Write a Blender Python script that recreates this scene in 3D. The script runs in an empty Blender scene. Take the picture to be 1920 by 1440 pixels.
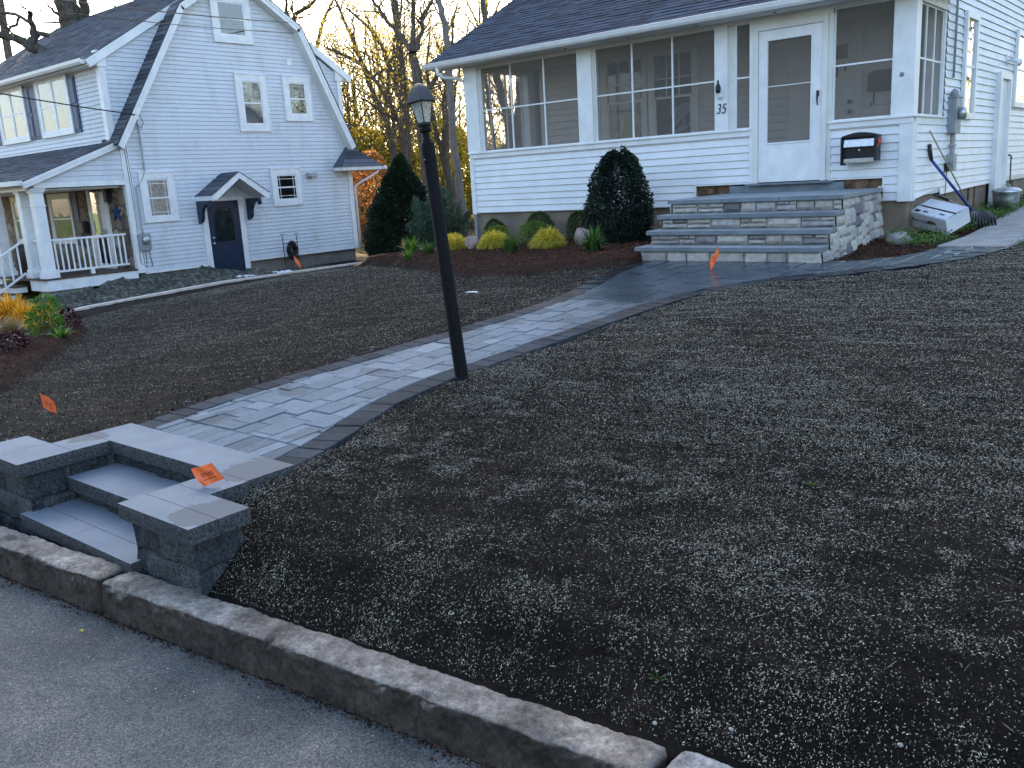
import bpy, math, random
import numpy as np
from mathutils import Vector, Matrix, Euler
random.seed(7); rng = np.random.default_rng(7)
sc = bpy.context.scene; COL = sc.collection
R = math.radians
# ------------------------------------------------------------------ camera
p, r, yaw = R(13.0), R(-3.346), R(40.1)
Fw = Vector((-math.sin(yaw)*math.cos(p), math.cos(yaw)*math.cos(p), -math.sin(p)))
u0 = Vector((-math.sin(yaw)*math.sin(p), math.cos(yaw)*math.sin(p), math.cos(p)))
x0 = Vector((math.cos(yaw), math.sin(yaw), 0))
Xc = math.cos(r)*x0+math.sin(r)*u0; Uc = -math.sin(r)*x0+math.cos(r)*u0
cam = bpy.data.cameras.new('camera'); co = bpy.data.objects.new('camera', cam); COL.objects.link(co)
cam.sensor_width = 36; cam.lens = 1646.57/1920*36; cam.clip_start = .05; cam.clip_end = 2000
m = Matrix.Identity(4)
for i in range(3): m[i][0] = Xc[i]; m[i][1] = Uc[i]; m[i][2] = -Fw[i]
co.matrix_world = m
sc.camera = co
# ------------------------------------------------------------------ light
SUN_EL, SD = R(30), Vector((-.75, .66, 0)).normalized()
w = bpy.data.worlds.new("World"); sc.world = w; w.use_nodes = True
nt = w.node_tree; nt.nodes.clear()
sky = nt.nodes.new('ShaderNodeTexSky'); sky.sky_type = 'NISHITA'; sky.sun_disc = False
sky.sun_elevation = SUN_EL; sky.sun_rotation = math.atan2(SD.x, SD.y); sky.air_density = 1.0; sky.dust_density = 2.0; sky.ozone_density = .55
bg = nt.nodes.new('ShaderNodeBackground'); bg.inputs[1].default_value = .14
ow = nt.nodes.new('ShaderNodeOutputWorld'); nt.links.new(sky.outputs[0], bg.inputs[0]); nt.links.new(bg.outputs[0], ow.inputs[0])
sl = bpy.data.lights.new('sun', 'SUN'); sl.energy = 4.0; sl.angle = R(.5); sl.color = (1, .80, .52)
so = bpy.data.objects.new('sun', sl); COL.objects.link(so)
sdir = (SD*math.cos(SUN_EL)+Vector((0, 0, math.sin(SUN_EL))))
so.rotation_euler = sdir.to_track_quat('Z', 'Y').to_euler(); so.location = (0, 0, 30)
sc.view_settings.view_transform = 'Standard'; sc.view_settings.look = 'None'; sc.view_settings.gamma = 1
sc.view_settings.exposure = 2.2
sc.cycles.max_bounces = 7; sc.cycles.transparent_max_bounces = 16; sc.cycles.transmission_bounces = 5; sc.cycles.diffuse_bounces = 3
# ------------------------------------------------------------------ helpers
def setp(o, label=None, cat=None, group=None, kind=None):
    if label: o['label'] = label
    if cat: o['category'] = cat
    if group: o['group'] = group
    if kind: o['kind'] = kind
    return o
def empty(name, loc, label=None, cat=None, group=None, rz=0):
    o = bpy.data.objects.new(name, None); COL.objects.link(o); o.location = loc; o.rotation_euler = (0, 0, rz); o.empty_display_size = .1
    return setp(o, label, cat, group)
def link(o, parent=None, label=None, keep=True):
    COL.objects.link(o)
    if parent:
        o.parent = parent
        if keep: o.matrix_parent_inverse = PINV(parent)
    if label: o['label'] = label
    return o
def PINV(parent):   # inverse of the parent's world matrix, from its transforms
    def mw(q):
        mm = Matrix.LocRotScale(q.location, q.rotation_euler, q.scale)
        return mw(q.parent) @ q.matrix_parent_inverse @ mm if q.parent else mm
    return mw(parent).inverted()
class MB:
    def __init__(s): s.v = []; s.f = []; s.mi = []; s.t = []
    def face(s, pts, mi=0, t=.5):
        b = len(s.v); s.v += [tuple(q) for q in pts]; s.f.append(tuple(range(b, b+len(pts)))); s.mi.append(mi); s.t.append(t)
    def hexa(s, P, mi=0, t=.5, top=None):   # P: 8 points bottom 4 (ccw) then top 4
        b = len(s.v); s.v += [tuple(q) for q in P]
        for k, q in enumerate(((3, 2, 1, 0), (4, 5, 6, 7), (0, 1, 5, 4), (1, 2, 6, 5), (2, 3, 7, 6), (3, 0, 4, 7))):
            s.f.append(tuple(b+i for i in q)); s.mi.append(top if (top is not None and k == 1) else mi); s.t.append(t)
    def box(s, x0, x1, y0, y1, z0, z1, mi=0, t=.5, top=None):
        s.hexa([(x0, y0, z0), (x1, y0, z0), (x1, y1, z0), (x0, y1, z0), (x0, y0, z1), (x1, y0, z1), (x1, y1, z1), (x0, y1, z1)], mi, t, top)
    def pbox(s, F, a0, a1, b0, b1, c0, c1, mi=0, t=.5):   # box in a frame F = (O,u,v,n)
        O, u, v, n = F; g = lambda a, b, c: O+u*a+v*b+n*c
        s.hexa([g(a0, b0, c0), g(a1, b0, c0), g(a1, b0, c1), g(a0, b0, c1), g(a0, b1, c0), g(a1, b1, c0), g(a1, b1, c1), g(a0, b1, c1)], mi, t)
    def tube(s, pts, rad, n=8, mi=0, t=.5, caps=True):
        pts = [Vector(q) for q in pts]; rs = rad if isinstance(rad, (list, tuple)) else [rad]*len(pts)
        base = len(s.v); ref = None
        for i, q in enumerate(pts):
            d = (pts[min(i+1, len(pts)-1)]-pts[max(i-1, 0)]).normalized()
            if ref is None: ref = d.orthogonal().normalized()
            a = (ref-d*ref.dot(d)); a = a.normalized() if a.length > 1e-6 else d.orthogonal().normalized(); ref = a; b = d.cross(a)
            for k in range(n):
                th = 2*math.pi*k/n; s.v.append(tuple(q+(a*math.cos(th)+b*math.sin(th))*rs[i]))
        for i in range(len(pts)-1):
            for k in range(n):
                s.f.append((base+i*n+k, base+i*n+(k+1) % n, base+(i+1)*n+(k+1) % n, base+(i+1)*n+k)); s.mi.append(mi); s.t.append(t)
        if caps:
            s.f.append(tuple(base+k for k in range(n))[::-1]); s.mi.append(mi); s.t.append(t)
            s.f.append(tuple(base+(len(pts)-1)*n+k for k in range(n))); s.mi.append(mi); s.t.append(t)
    def lathe(s, c, prof, n=20, mi=0, t=.5):
        s_pts = len(s.v)
        for rr, z in prof:
            for k in range(n):
                th = 2*math.pi*k/n; s.v.append((c[0]+rr*math.cos(th), c[1]+rr*math.sin(th), c[2]+z))
        for i in range(len(prof)-1):
            for k in range(n):
                s.f.append((s_pts+i*n+k, s_pts+i*n+(k+1) % n, s_pts+(i+1)*n+(k+1) % n, s_pts+(i+1)*n+k)); s.mi.append(mi); s.t.append(t)
    def prism(s, poly, F, c0, c1, mi=0, t=.5):   # polygon in frame, extruded along n
        O, u, v, n = F; A = [O+u*a+v*b+n*c0 for a, b in poly]; B = [O+u*a+v*b+n*c1 for a, b in poly]; k = len(poly)
        b0 = len(s.v); s.v += [tuple(q) for q in A+B]
        s.f.append(tuple(range(b0, b0+k))[::-1]); s.f.append(tuple(range(b0+k, b0+2*k))); s.mi += [mi, mi]; s.t += [t, t]
        for i in range(k):
            j = (i+1) % k; s.f.append((b0+i, b0+j, b0+k+j, b0+k+i)); s.mi.append(mi); s.t.append(t)
    def build(s, name, mats, parent=None, bevel=0, smooth=False, label=None):
        me = bpy.data.meshes.new(name); me.from_pydata(s.v, [], s.f)
        for mm in (mats if isinstance(mats, (list, tuple)) else [mats]): me.materials.append(mm)
        me.polygons.foreach_set('material_index', s.mi)
        a = me.attributes.new('tint', 'FLOAT', 'FACE'); a.data.foreach_set('value', s.t)
        if smooth: me.polygons.foreach_set('use_smooth', [True]*len(s.f))
        me.update(); o = bpy.data.objects.new(name, me)
        if bevel:
            md = o.modifiers.new('bevel', 'BEVEL'); md.width = bevel; md.segments = 2; md.limit_method = 'ANGLE'; md.angle_limit = R(40)
        return link(o, parent, label)
def mesh_np(name, V, F, mats, tint=None, parent=None, smooth=False):
    me = bpy.data.meshes.new(name); n, k = F.shape
    me.vertices.add(len(V)); me.vertices.foreach_set('co', V.astype(np.float32).ravel())
    me.loops.add(n*k); me.loops.foreach_set('vertex_index', F.astype(np.int32).ravel())
    me.polygons.add(n); me.polygons.foreach_set('loop_start', np.arange(0, n*k, k, dtype=np.int32))
    try: me.polygons.foreach_set('loop_total', np.full(n, k, dtype=np.int32))
    except Exception: pass
    for mm in (mats if isinstance(mats, (list, tuple)) else [mats]): me.materials.append(mm)
    if tint is not None:
        a = me.attributes.new('tint', 'FLOAT', 'FACE'); a.data.foreach_set('value', tint.astype(np.float32))
    if smooth: me.polygons.foreach_set('use_smooth', np.ones(n, dtype=bool))
    me.update(calc_edges=True); me.validate()
    return link(bpy.data.objects.new(name, me), parent)
V3 = Vector
def frame(O, u, v): u = V3(u); v = V3(v); return (V3(O), u, v, u.cross(v))
FM = frame((0, 12.25, 0), (1, 0, 0), (0, 0, 1))      # main house front: a=X, b=Z, n toward -Y
FS = frame((-3.4, 0, 0), (0, 1, 0), (0, 0, 1))        # main house right side: a=Y, n toward +X
FL = frame((-21.8, 0, 0), (0, 1, 0), (0, 0, 1))       # neighbour gable wall
def lap(mb, F, poly, e=.105, d=.018, t0=None, mi=0, tv=0.0):
    O, u, v, n = F; ts = [q[1] for q in poly]; a0 = min(ts) if t0 is None else t0; a1 = max(ts); k = 0
    def scan(t):
        xs = []
        for i in range(len(poly)):
            (xa, ya), (xb, yb) = poly[i], poly[(i+1) % len(poly)]
            if (ya <= t) != (yb <= t): xs.append(xa+(t-ya)*(xb-xa)/(yb-ya))
        return sorted(xs)
    t = a0
    while t < a1-1e-4:
        b = min(t+e, a1); A = scan(t+1e-4); B = scan(b-1e-4)
        if len(A) == len(B):
            iv = []
            for i in range(0, len(A)-1, 2):   # boards of a course meet in butt joints, never quite flush
                L_ = A[i+1]-A[i]
                if L_ > 2.2 and e < .115 and abs(A[i]-B[i]) < .2:
                    c_ = [0]+sorted(random.uniform(.15, .85) for _ in range(int(L_/3.2)+1))+[1]; iv += [(A[i]+L_*f0+(.0015 if f0 else 0), A[i]+L_*f1, B[i]+(B[i+1]-B[i])*f0+(.0015 if f0 else 0), B[i]+(B[i+1]-B[i])*f1) for f0, f1 in zip(c_[:-1], c_[1:])]
                else: iv.append((A[i], A[i+1], B[i], B[i+1]))
            A = [q_ for z_ in iv for q_ in z_[:2]]; B = [q_ for z_ in iv for q_ in z_[2:]]; d0_ = d
            for i in range(0, len(A)-1, 2):
                d = d0_+random.uniform(-.0015, .0015)
                dd = d*(b-t)/e; tt = .5+random.uniform(-tv, tv)
                g = .011; P = [O+u*A[i]+v*(t+g)+n*d, O+u*A[i+1]+v*(t+g)+n*d, O+u*B[i+1]+v*b+n*(d-dd*.85), O+u*B[i]+v*b+n*(d-dd*.85)]
                mb.face(P, mi, tt); q0, q1 = O+u*A[i]+v*(t+g)-n*.002, O+u*A[i+1]+v*(t+g)-n*.002; mb.face([q0, q1, P[1], P[0]], mi, tt)
                mb.face([O+u*A[i]+v*t-n*.002, O+u*A[i+1]+v*t-n*.002, q1, q0], mi, tt)
            d = d0_
        t = b
# numpy noise
def _h(ix, iy, s):
    q = (ix.astype(np.int64)*374761393+iy.astype(np.int64)*668265263+s*974634777) & 0x7fffffff
    q = ((q ^ (q >> 13))*1274126177) & 0x7fffffff
    return ((q ^ (q >> 16)) & 0xffff)/65535.0
def vnoise(x, y, s=0):
    ix, iy = np.floor(x), np.floor(y); fx, fy = x-ix, y-iy; fx = fx*fx*(3-2*fx); fy = fy*fy*(3-2*fy)
    a = _h(ix, iy, s)*(1-fx)+_h(ix+1, iy, s)*fx; b = _h(ix, iy+1, s)*(1-fx)+_h(ix+1, iy+1, s)*fx
    return a*(1-fy)+b*fy
def fbm(x, y, s=0, o=4):
    x = np.asarray(x, float); y = np.asarray(y, float); a, t, n = 1., 0, 0
    for i in range(o): t = t+a*vnoise(x*2**i, y*2**i, s+i*17); n += a; a *= .5
    return t/n
# ------------------------------------------------------------------ materials
def nd(t, ty, **k):
    q = t.nodes.new(ty)
    for a, b in k.items(): setattr(q, a, b)
    return q
def base_mat(name, rough=.6, spec=.4):
    mt = bpy.data.materials.new(name); mt.use_nodes = True; t = mt.node_tree; b = t.nodes['Principled BSDF']
    b.inputs['Roughness'].default_value = rough; b.inputs['Specular IOR Level'].default_value = spec
    return mt, t, b
def noise_node(t, scale, detail=5, rough=.6, vec=None, dist=0):
    q = nd(t, 'ShaderNodeTexNoise'); q.inputs['Scale'].default_value = scale; q.inputs['Detail'].default_value = detail; q.inputs['Roughness'].default_value = rough; q.inputs['Distortion'].default_value = dist
    if vec: t.links.new(vec, q.inputs['Vector'])
    return q
def ramp(t, fac, stops):
    q = nd(t, 'ShaderNodeValToRGB'); e = q.color_ramp.elements
    while len(e) < len(stops): e.new(.5)
    for a, (pos, c) in zip(e, stops): a.position = pos; a.color = (*c, 1) if len(c) == 3 else c
    t.links.new(fac, q.inputs[0]); return q
def mixc(t, fac, a, b, mode='MIX'):
    q = nd(t, 'ShaderNodeMix', data_type='RGBA', blend_type=mode)
    for s, i in ((fac, 0), (a, 6), (b, 7)):
        if isinstance(s, bpy.types.NodeSocket): t.links.new(s, q.inputs[i])
        elif isinstance(s, (int, float)): q.inputs[i].default_value = s
        else: q.inputs[i].default_value = (*s, 1)
    return q.outputs[2]
def bump(t, b, h, dist=.01, strength=.5, prev=None):
    q = nd(t, 'ShaderNodeBump'); q.inputs['Distance'].default_value = dist; q.inputs['Strength'].default_value = strength
    t.links.new(h, q.inputs['Height'])
    if prev: t.links.new(prev, q.inputs['Normal'])
    t.links.new(q.outputs[0], b.inputs['Normal']); return q.outputs[0]
def objc(t): return nd(t, 'ShaderNodeTexCoord').outputs['Object']
def attr(t, n='tint'): return nd(t, 'ShaderNodeAttribute', attribute_name=n).outputs['Fac']
def noisy(name, c1, c2, scale=8, rough=.6, spec=.4, bs=60, bd=.002, bst=.4, lo=.35, hi=.65, tint=None, detail=5, metal=0):
    mt, t, b = base_mat(name, rough, spec); v = objc(t); n1 = noise_node(t, scale, detail, .6, v)
    c = ramp(t, n1.outputs[0], [(lo, c1), (hi, c2)]).outputs[0]
    if tint: c = mixc(t, 1.0, c, ramp(t, attr(t), [(0, tint[0]), (1, tint[1])]).outputs[0], 'MULTIPLY')
    t.links.new(c, b.inputs['Base Color']); b.inputs['Metallic'].default_value = metal
    if bd: n2 = noise_node(t, bs, 6, .65, v); bump(t, b, n2.outputs[0], bd, bst)
    return mt
M = {}
M['siding'] = noisy('white_siding', (.70, .72, .74), (.80, .81, .82), 3, .45, .4, 14, .002, .25)
# neighbour siding, faint green-grey grime in vertical patches
mt, t, b = base_mat('aged_siding', .5); v = objc(t); mp = nd(t, 'ShaderNodeMapping'); mp.inputs['Scale'].default_value = (1, 1.6, .45); t.links.new(v, mp.inputs[0])
n1 = noise_node(t, 1.1, 7, .7, mp.outputs[0]); n2 = noise_node(t, 5, 5, .6, v)
c = ramp(t, n1.outputs[0], [(.50, (.61, .635, .685)), (.66, (.47, .50, .495))]).outputs[0]
c = mixc(t, .35, c, ramp(t, n2.outputs[0], [(.4, (.58, .605, .655)), (.6, (.67, .695, .735))]).outputs[0])
t.links.new(c, b.inputs['Base Color']); bump(t, b, n2.outputs[0], .003, .3); M['siding2'] = mt
M['trim'] = noisy('white_painted_trim', (.70, .71, .72), (.82, .82, .81), 4, .4, .45, 25, .001, .2)
M['cream_trim'] = noisy('aged_white_trim', (.66, .64, .60), (.76, .75, .72), 3, .5, .4, 25, .001, .2)
M['foundation'] = noisy('stucco_foundation', (.17, .135, .105), (.26, .21, .165), 2.2, .9, .2, 70, .006, .6)
M['foundation2'] = noisy('parged_foundation', (.15, .13, .115), (.22, .19, .165), 2.2, .9, .2, 60, .004, .5)
M['greywall'] = noisy('porch_inner_siding', (.60, .56, .51), (.68, .64, .59), 3, .7)
M['greytrim'] = noisy('porch_inner_trim', (.70, .67, .63), (.76, .73, .69), 3, .6)
M['darkwood'] = noisy('old_brown_wood', (.06, .035, .02), (.22, .13, .08), 9, .8, .2, 30, .01, .7)
M['navy'] = noisy('navy_paint', (.007, .019, .045), (.011, .028, .064), 6, .35, .5, 40, .001, .2)
M['shutter'] = noisy('blue_shutter_paint', (.010, .036, .10), (.016, .052, .14), 6, .45, .4, 40, .001, .2)
M['black'] = noisy('black_metal', (.006, .006, .008), (.016, .017, .021), 20, .42, .4, 90, .0015, .4)
M['postblack'] = noisy('weathered_black_post_paint', (.004, .0045, .006), (.012, .012, .014), 35, .6, .14, 120, .002, .6, .45, .8)
M['silver'] = noisy('brushed_silver', (.5, .5, .5), (.7, .7, .7), 30, .3, .5, 30, .0005, .2, metal=.8)
M['galv'] = noisy('galvanised_steel', (.35, .38, .38), (.6, .63, .62), 18, .35, .5, 30, .001, .2, metal=.85)
M['greybox'] = noisy('grey_meter_paint', (.20, .22, .24), (.30, .32, .34), 8, .5)
M['pvc'] = noisy('grey_pvc', (.28, .29, .31), (.36, .37, .38), 8, .5)
M['orange'] = noisy('orange_flag_plastic', (.85, .13, .03), (.95, .19, .05), 12, .45, .4, 20, .002, .3)
M['print'] = noisy('dark_flag_print', (.12, .03, .02), (.2, .05, .03), 12, .5)
M['steel'] = noisy('thin_wire_steel', (.2, .2, .2), (.3, .3, .3), 8, .4, metal=.7)
M['blueplastic'] = noisy('blue_shaft', (.015, .04, .22), (.025, .06, .3), 10, .35)
M['cardboard'] = noisy('white_cardboard', (.58, .59, .62), (.70, .71, .72), 5, .6)
M['ink'] = noisy('dark_ink', (.02, .02, .03), (.04, .04, .05), 5, .6)
M['rubber'] = noisy('black_rubber', (.008, .008, .01), (.02, .02, .022), 12, .4)
M['red'] = noisy('faded_red_plastic', (.45, .10, .07), (.6, .16, .1), 12, .5)
M['teal'] = noisy('teal_glazed_pot', (.02, .12, .13), (.03, .2, .2), 12, .25)
M['deck'] = noisy('brown_deck_boards', (.05, .035, .03), (.10, .07, .055), 6, .6)
M['concrete'] = noisy('old_concrete', (.26, .24, .22), (.40, .38, .35), 5, .85, .3, 90, .004, .5)
M['edging'] = noisy('pinkish_concrete_edging', (.52, .44, .37), (.70, .61, .53), 6, .85, .3, 90, .003, .5)
M['boulder'] = noisy('pink_granite_boulder', (.20, .14, .125), (.36, .27, .245), 9, .8, .3, 40, .01, .7)
M['slabtop'] = noisy('bluestone_slab', (.12, .15, .175), (.19, .225, .25), 4, .45, .5, 60, .001, .3)
# roofing
def roofmat(name, c1, c2):
    mt, t, b = base_mat(name, .85, .25); v = objc(t); n = noise_node(t, 140, 4, .7, v); n2 = noise_node(t, 2.2, 4, .6, v)
    c = ramp(t, attr(t), [(0, c1), (1, c2)]).outputs[0]; c = mixc(t, .55, c, ramp(t, n.outputs[0], [(.35, (.3, .3, .3)), (.7, (1.5, 1.5, 1.5))]).outputs[0], 'MULTIPLY')
    c = mixc(t, .4, c, ramp(t, n2.outputs[0], [(.3, (.7, .7, .7)), (.7, (1.3, 1.3, 1.3))]).outputs[0], 'MULTIPLY')
    t.links.new(c, b.inputs['Base Color']); bump(t, b, n.outputs[0], .002, .6); return mt
M['roof'] = roofmat('charcoal_shingles', (.012, .022, .040), (.045, .068, .105))
M['roof2'] = roofmat('grey_shingles', (.05, .056, .068), (.13, .14, .165))
# glass, screen
def glassmat(name, tr=(.75, .78, .8), refl=.18):
    mt = bpy.data.materials.new(name); mt.use_nodes = True; t = mt.node_tree; t.nodes.clear()
    tb = nd(t, 'ShaderNodeBsdfTransparent'); tb.inputs[0].default_value = (*tr, 1); g = nd(t, 'ShaderNodeBsdfGlossy'); g.inputs['Roughness'].default_value = .02
    n = noise_node(t, 3, 2, .5, objc(t)); bp = nd(t, 'ShaderNodeBump'); bp.inputs['Distance'].default_value = .01; bp.inputs['Strength'].default_value = .15; t.links.new(n.outputs[0], bp.inputs['Height']); t.links.new(bp.outputs[0], g.inputs['Normal'])
    lw = nd(t, 'ShaderNodeFresnel'); lw.inputs[0].default_value = 1.5; ad = nd(t, 'ShaderNodeMath', operation='ADD'); ad.inputs[1].default_value = refl; ad.use_clamp = True; t.links.new(lw.outputs[0], ad.inputs[0])
    mx = nd(t, 'ShaderNodeMixShader'); t.links.new(ad.outputs[0], mx.inputs[0]); t.links.new(tb.outputs[0], mx.inputs[1]); t.links.new(g.outputs[0], mx.inputs[2])
    o = nd(t, 'ShaderNodeOutputMaterial'); t.links.new(mx.outputs[0], o.inputs[0]); return mt
M['glass'] = glassmat('window_glass', refl=.16); M['glass_in'] = glassmat('shaded_window_glass', refl=.0)
M['lampglass'] = glassmat('seeded_lamp_glass', (.6, .66, .66), .25)
_t = M['lampglass'].node_tree; _mx = [x_ for x_ in _t.nodes if x_.bl_idname == 'ShaderNodeMixShader'][0]; _tr = nd(_t, 'ShaderNodeBsdfTranslucent'); _tr.inputs[0].default_value = (.75, .8, .78, 1); _df = nd(_t, 'ShaderNodeBsdfDiffuse'); _df.inputs[0].default_value = (.6, .64, .62, 1); _as = nd(_t, 'ShaderNodeMixShader'); _t.links.new(_tr.outputs[0], _as.inputs[1]); _t.links.new(_df.outputs[0], _as.inputs[2]); _m2 = nd(_t, 'ShaderNodeMixShader'); _nz = noise_node(_t, 60, 3, .6, objc(_t)); _r = ramp(_t, _nz.outputs[0], [(.35, (.25, .25, .25)), (.65, (.8, .8, .8))]); _t.links.new(_r.outputs[0], _m2.inputs[0]); _t.links.new(_mx.outputs[0], _m2.inputs[1]); _t.links.new(_as.outputs[0], _m2.inputs[2]); _t.links.new(_m2.outputs[0], _t.nodes['Material Output'].inputs[0] if 'Material Output' in _t.nodes else [x_ for x_ in _t.nodes if x_.bl_idname == 'ShaderNodeOutputMaterial'][0].inputs[0])
mt = bpy.data.materials.new('insect_screen'); mt.use_nodes = True; t = mt.node_tree; t.nodes.clear()
tb = nd(t, 'ShaderNodeBsdfTransparent'); df = nd(t, 'ShaderNodeBsdfDiffuse'); df.inputs[0].default_value = (.235, .212, .19, 1); mx = nd(t, 'ShaderNodeMixShader'); mx.inputs[0].default_value = .42
t.links.new(tb.outputs[0], mx.inputs[1]); t.links.new(df.outputs[0], mx.inputs[2]); o = nd(t, 'ShaderNodeOutputMaterial'); t.links.new(mx.outputs[0], o.inputs[0]); M['screen'] = mt
M['curtain'] = noisy('lace_curtain', (.25, .27, .27), (.62, .64, .62), 14, .8, .2, 20, .004, .5)
M['darkroom'] = noisy('dark_interior', (.02, .02, .025), (.05, .05, .055), 3, .9)
# stones and pavers
def tintmat(name, stops, rough=.8, nscale=30, nmul=.5, bs=40, bd=.006, spec=.3, wet=False, con=(.55, 1.4)):
    mt, t, b = base_mat(name, rough, spec); v = objc(t); c = ramp(t, attr(t), stops).outputs[0]
    n = noise_node(t, nscale, 7, .7, v); c = mixc(t, nmul, c, ramp(t, n.outputs[0], [(.36, (con[0],)*3), (.64, (con[1],)*3)]).outputs[0], 'MULTIPLY')
    nb = noise_node(t, bs, 7, .7, v)
    if wet:   # rinsed and still wet towards the stoop, with dry and damp patches elsewhere
        sx = nd(t, 'ShaderNodeSeparateXYZ'); t.links.new(v, sx.inputs[0]); nw = noise_node(t, 1.1, 5, .6, v)
        a1 = nd(t, 'ShaderNodeMath', operation='MULTIPLY_ADD'); t.links.new(nw.outputs[0], a1.inputs[0]); a1.inputs[1].default_value = 4.5; t.links.new(sx.outputs[1], a1.inputs[2])
        mr = nd(t, 'ShaderNodeMapRange'); mr.inputs[1].default_value = 7.9; mr.inputs[2].default_value = 9.4; t.links.new(a1.outputs[0], mr.inputs[0])
        n3 = noise_node(t, 2.3, 4, .55, v); mr2 = nd(t, 'ShaderNodeMapRange'); mr2.inputs[1].default_value = .58; mr2.inputs[2].default_value = .63; mr2.inputs[4].default_value = .55; t.links.new(n3.outputs[0], mr2.inputs[0])
        mxw = nd(t, 'ShaderNodeMath', operation='MAXIMUM'); t.links.new(mr.outputs[0], mxw.inputs[0]); t.links.new(mr2.outputs[0], mxw.inputs[1])
        c = mixc(t, mxw.outputs[0], c, mixc(t, 1.0, c, (.34, .35, .37), 'MULTIPLY'))
        rr = nd(t, 'ShaderNodeMapRange'); rr.inputs[3].default_value = rough; rr.inputs[4].default_value = .22; t.links.new(mr.outputs[0], rr.inputs[0]); t.links.new(rr.outputs[0], b.inputs['Roughness'])
    t.links.new(c, b.inputs['Base Color']); bump(t, b, nb.outputs[0], bd, .5); return mt
M['paver'] = tintmat('grey_pavers', [(0, (.055, .078, .100)), (.5, (.105, .145, .178)), (1, (.175, .225, .262))], .6, 25, .35, 90, .002, .18, True)
M['paverdark'] = tintmat('charcoal_border_pavers', [(0, (.020, .026, .033)), (1, (.045, .058, .072))], .75, 25, .35, 90, .002, .12, True)
M['joint'] = noisy('dark_joint_sand', (.02, .02, .022), (.04, .04, .04), 30, .95)
M['veneer'] = tintmat('stone_veneer', [(0, (.15, .14, .15)), (.2, (.25, .235, .235)), (.45, (.38, .345, .30)), (.8, (.45, .42, .375)), (1, (.34, .335, .33))], .85, 14, .55, 35, .012)
M['mortar'] = noisy('grey_mortar', (.22, .21, .195), (.30, .285, .265), 20, .95, .2, 60, .004, .5)
M['splitface'] = tintmat('split_face_granite_concrete', [(0, (.020, .024, .028)), (1, (.050, .052, .053))], .9, 80, 1.0, 60, .016, con=(.25, 2.6))
def captop():
    mt, t, b = base_mat('smooth_cap_stone', .7, .18); v = objc(t); n = noise_node(t, 3.2, 5, .6, v); nf = noise_node(t, 220, 3, .6, v); ns = noise_node(t, 1.15, 3, .6, v, .6)
    c = ramp(t, n.outputs[0], [(.3, (.15, .18, .21)), (.7, (.22, .25, .275))]).outputs[0]
    c = mixc(t, ramp(t, ns.outputs[0], [(.35, (0, 0, 0)), (.65, (.45, .45, .45))]).outputs[0], c, (.15, .17, .195))
    c = mixc(t, .3, c, ramp(t, nf.outputs[0], [(.3, (.6, .6, .6)), (.7, (1.35, 1.35, 1.35))]).outputs[0], 'MULTIPLY')
    for (sx_, sy_, rr_) in ((-3.50, 1.97, .17), (-3.80, 2.50, .22), (-5.36, 2.30, .12)):   # damp stains with ragged edges
        vm = nd(t, 'ShaderNodeVectorMath', operation='DISTANCE'); t.links.new(v, vm.inputs[0]); vm.inputs[1].default_value = (sx_, sy_, -1.38)
        nn_ = noise_node(t, 9, 4, .6, v); ma = nd(t, 'ShaderNodeMath', operation='MULTIPLY_ADD'); t.links.new(nn_.outputs[0], ma.inputs[0]); ma.inputs[1].default_value = .22; t.links.new(vm.outputs['Value'], ma.inputs[2])
        mr = nd(t, 'ShaderNodeMapRange'); mr.inputs[1].default_value = rr_+.11; mr.inputs[2].default_value = rr_+.095; t.links.new(ma.outputs[0], mr.inputs[0]); c = mixc(t, mr.outputs[0], c, (.12, .13, .14))
    t.links.new(c, b.inputs['Base Color']); bump(t, b, nf.outputs[0], .0015, .4); return mt
M['captop'] = captop()
# ground mix from vertex attributes
mt, t, b = base_mat('soil_and_beds', .95, .15); v = objc(t)
n1 = noise_node(t, 1.6, 6, .65, v); n2 = noise_node(t, 55, 6, .75, v); n3 = noise_node(t, 200, 3, .7, v); n4 = noise_node(t, 9, 6, .7, v)
soil = ramp(t, n2.outputs[0], [(.3, (.004, .0032, .0024)), (.55, (.012, .009, .007)), (.75, (.036, .026, .018))]).outputs[0]
soil = mixc(t, ramp(t, n1.outputs[0], [(.50, (0, 0, 0)), (.72, (.55, .55, .55))]).outputs[0], soil, (.060, .042, .030))
mul = ramp(t, n2.outputs[0], [(.3, (.012, .006, .004)), (.55, (.045, .020, .012)), (.8, (.11, .055, .035))]).outputs[0]
grv = ramp(t, n4.outputs[0], [(.36, (.035, .040, .034)), (.5, (.075, .080, .066)), (.62, (.20, .19, .155))]).outputs[0]
lit = ramp(t, n4.outputs[0], [(.3, (.05, .045, .015)), (.5, (.12, .09, .03)), (.7, (.06, .09, .02))]).outputs[0]
grs = ramp(t, n4.outputs[0], [(.3, (.03, .05, .012)), (.7, (.06, .10, .022))]).outputs[0]
c = mixc(t, attr(t, 'mulch'), soil, mul); c = mixc(t, attr(t, 'gravel'), c, grv); c = mixc(t, attr(t, 'litter'), c, lit); c = mixc(t, attr(t, 'grass'), c, grs)
t.links.new(c, b.inputs['Base Color']); ad = nd(t, 'ShaderNodeMath', operation='ADD'); t.links.new(n2.outputs[0], ad.inputs[0]); t.links.new(n3.outputs[0], ad.inputs[1]); bump(t, b, ad.outputs[0], .02, .9)
M['ground'] = mt
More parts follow.
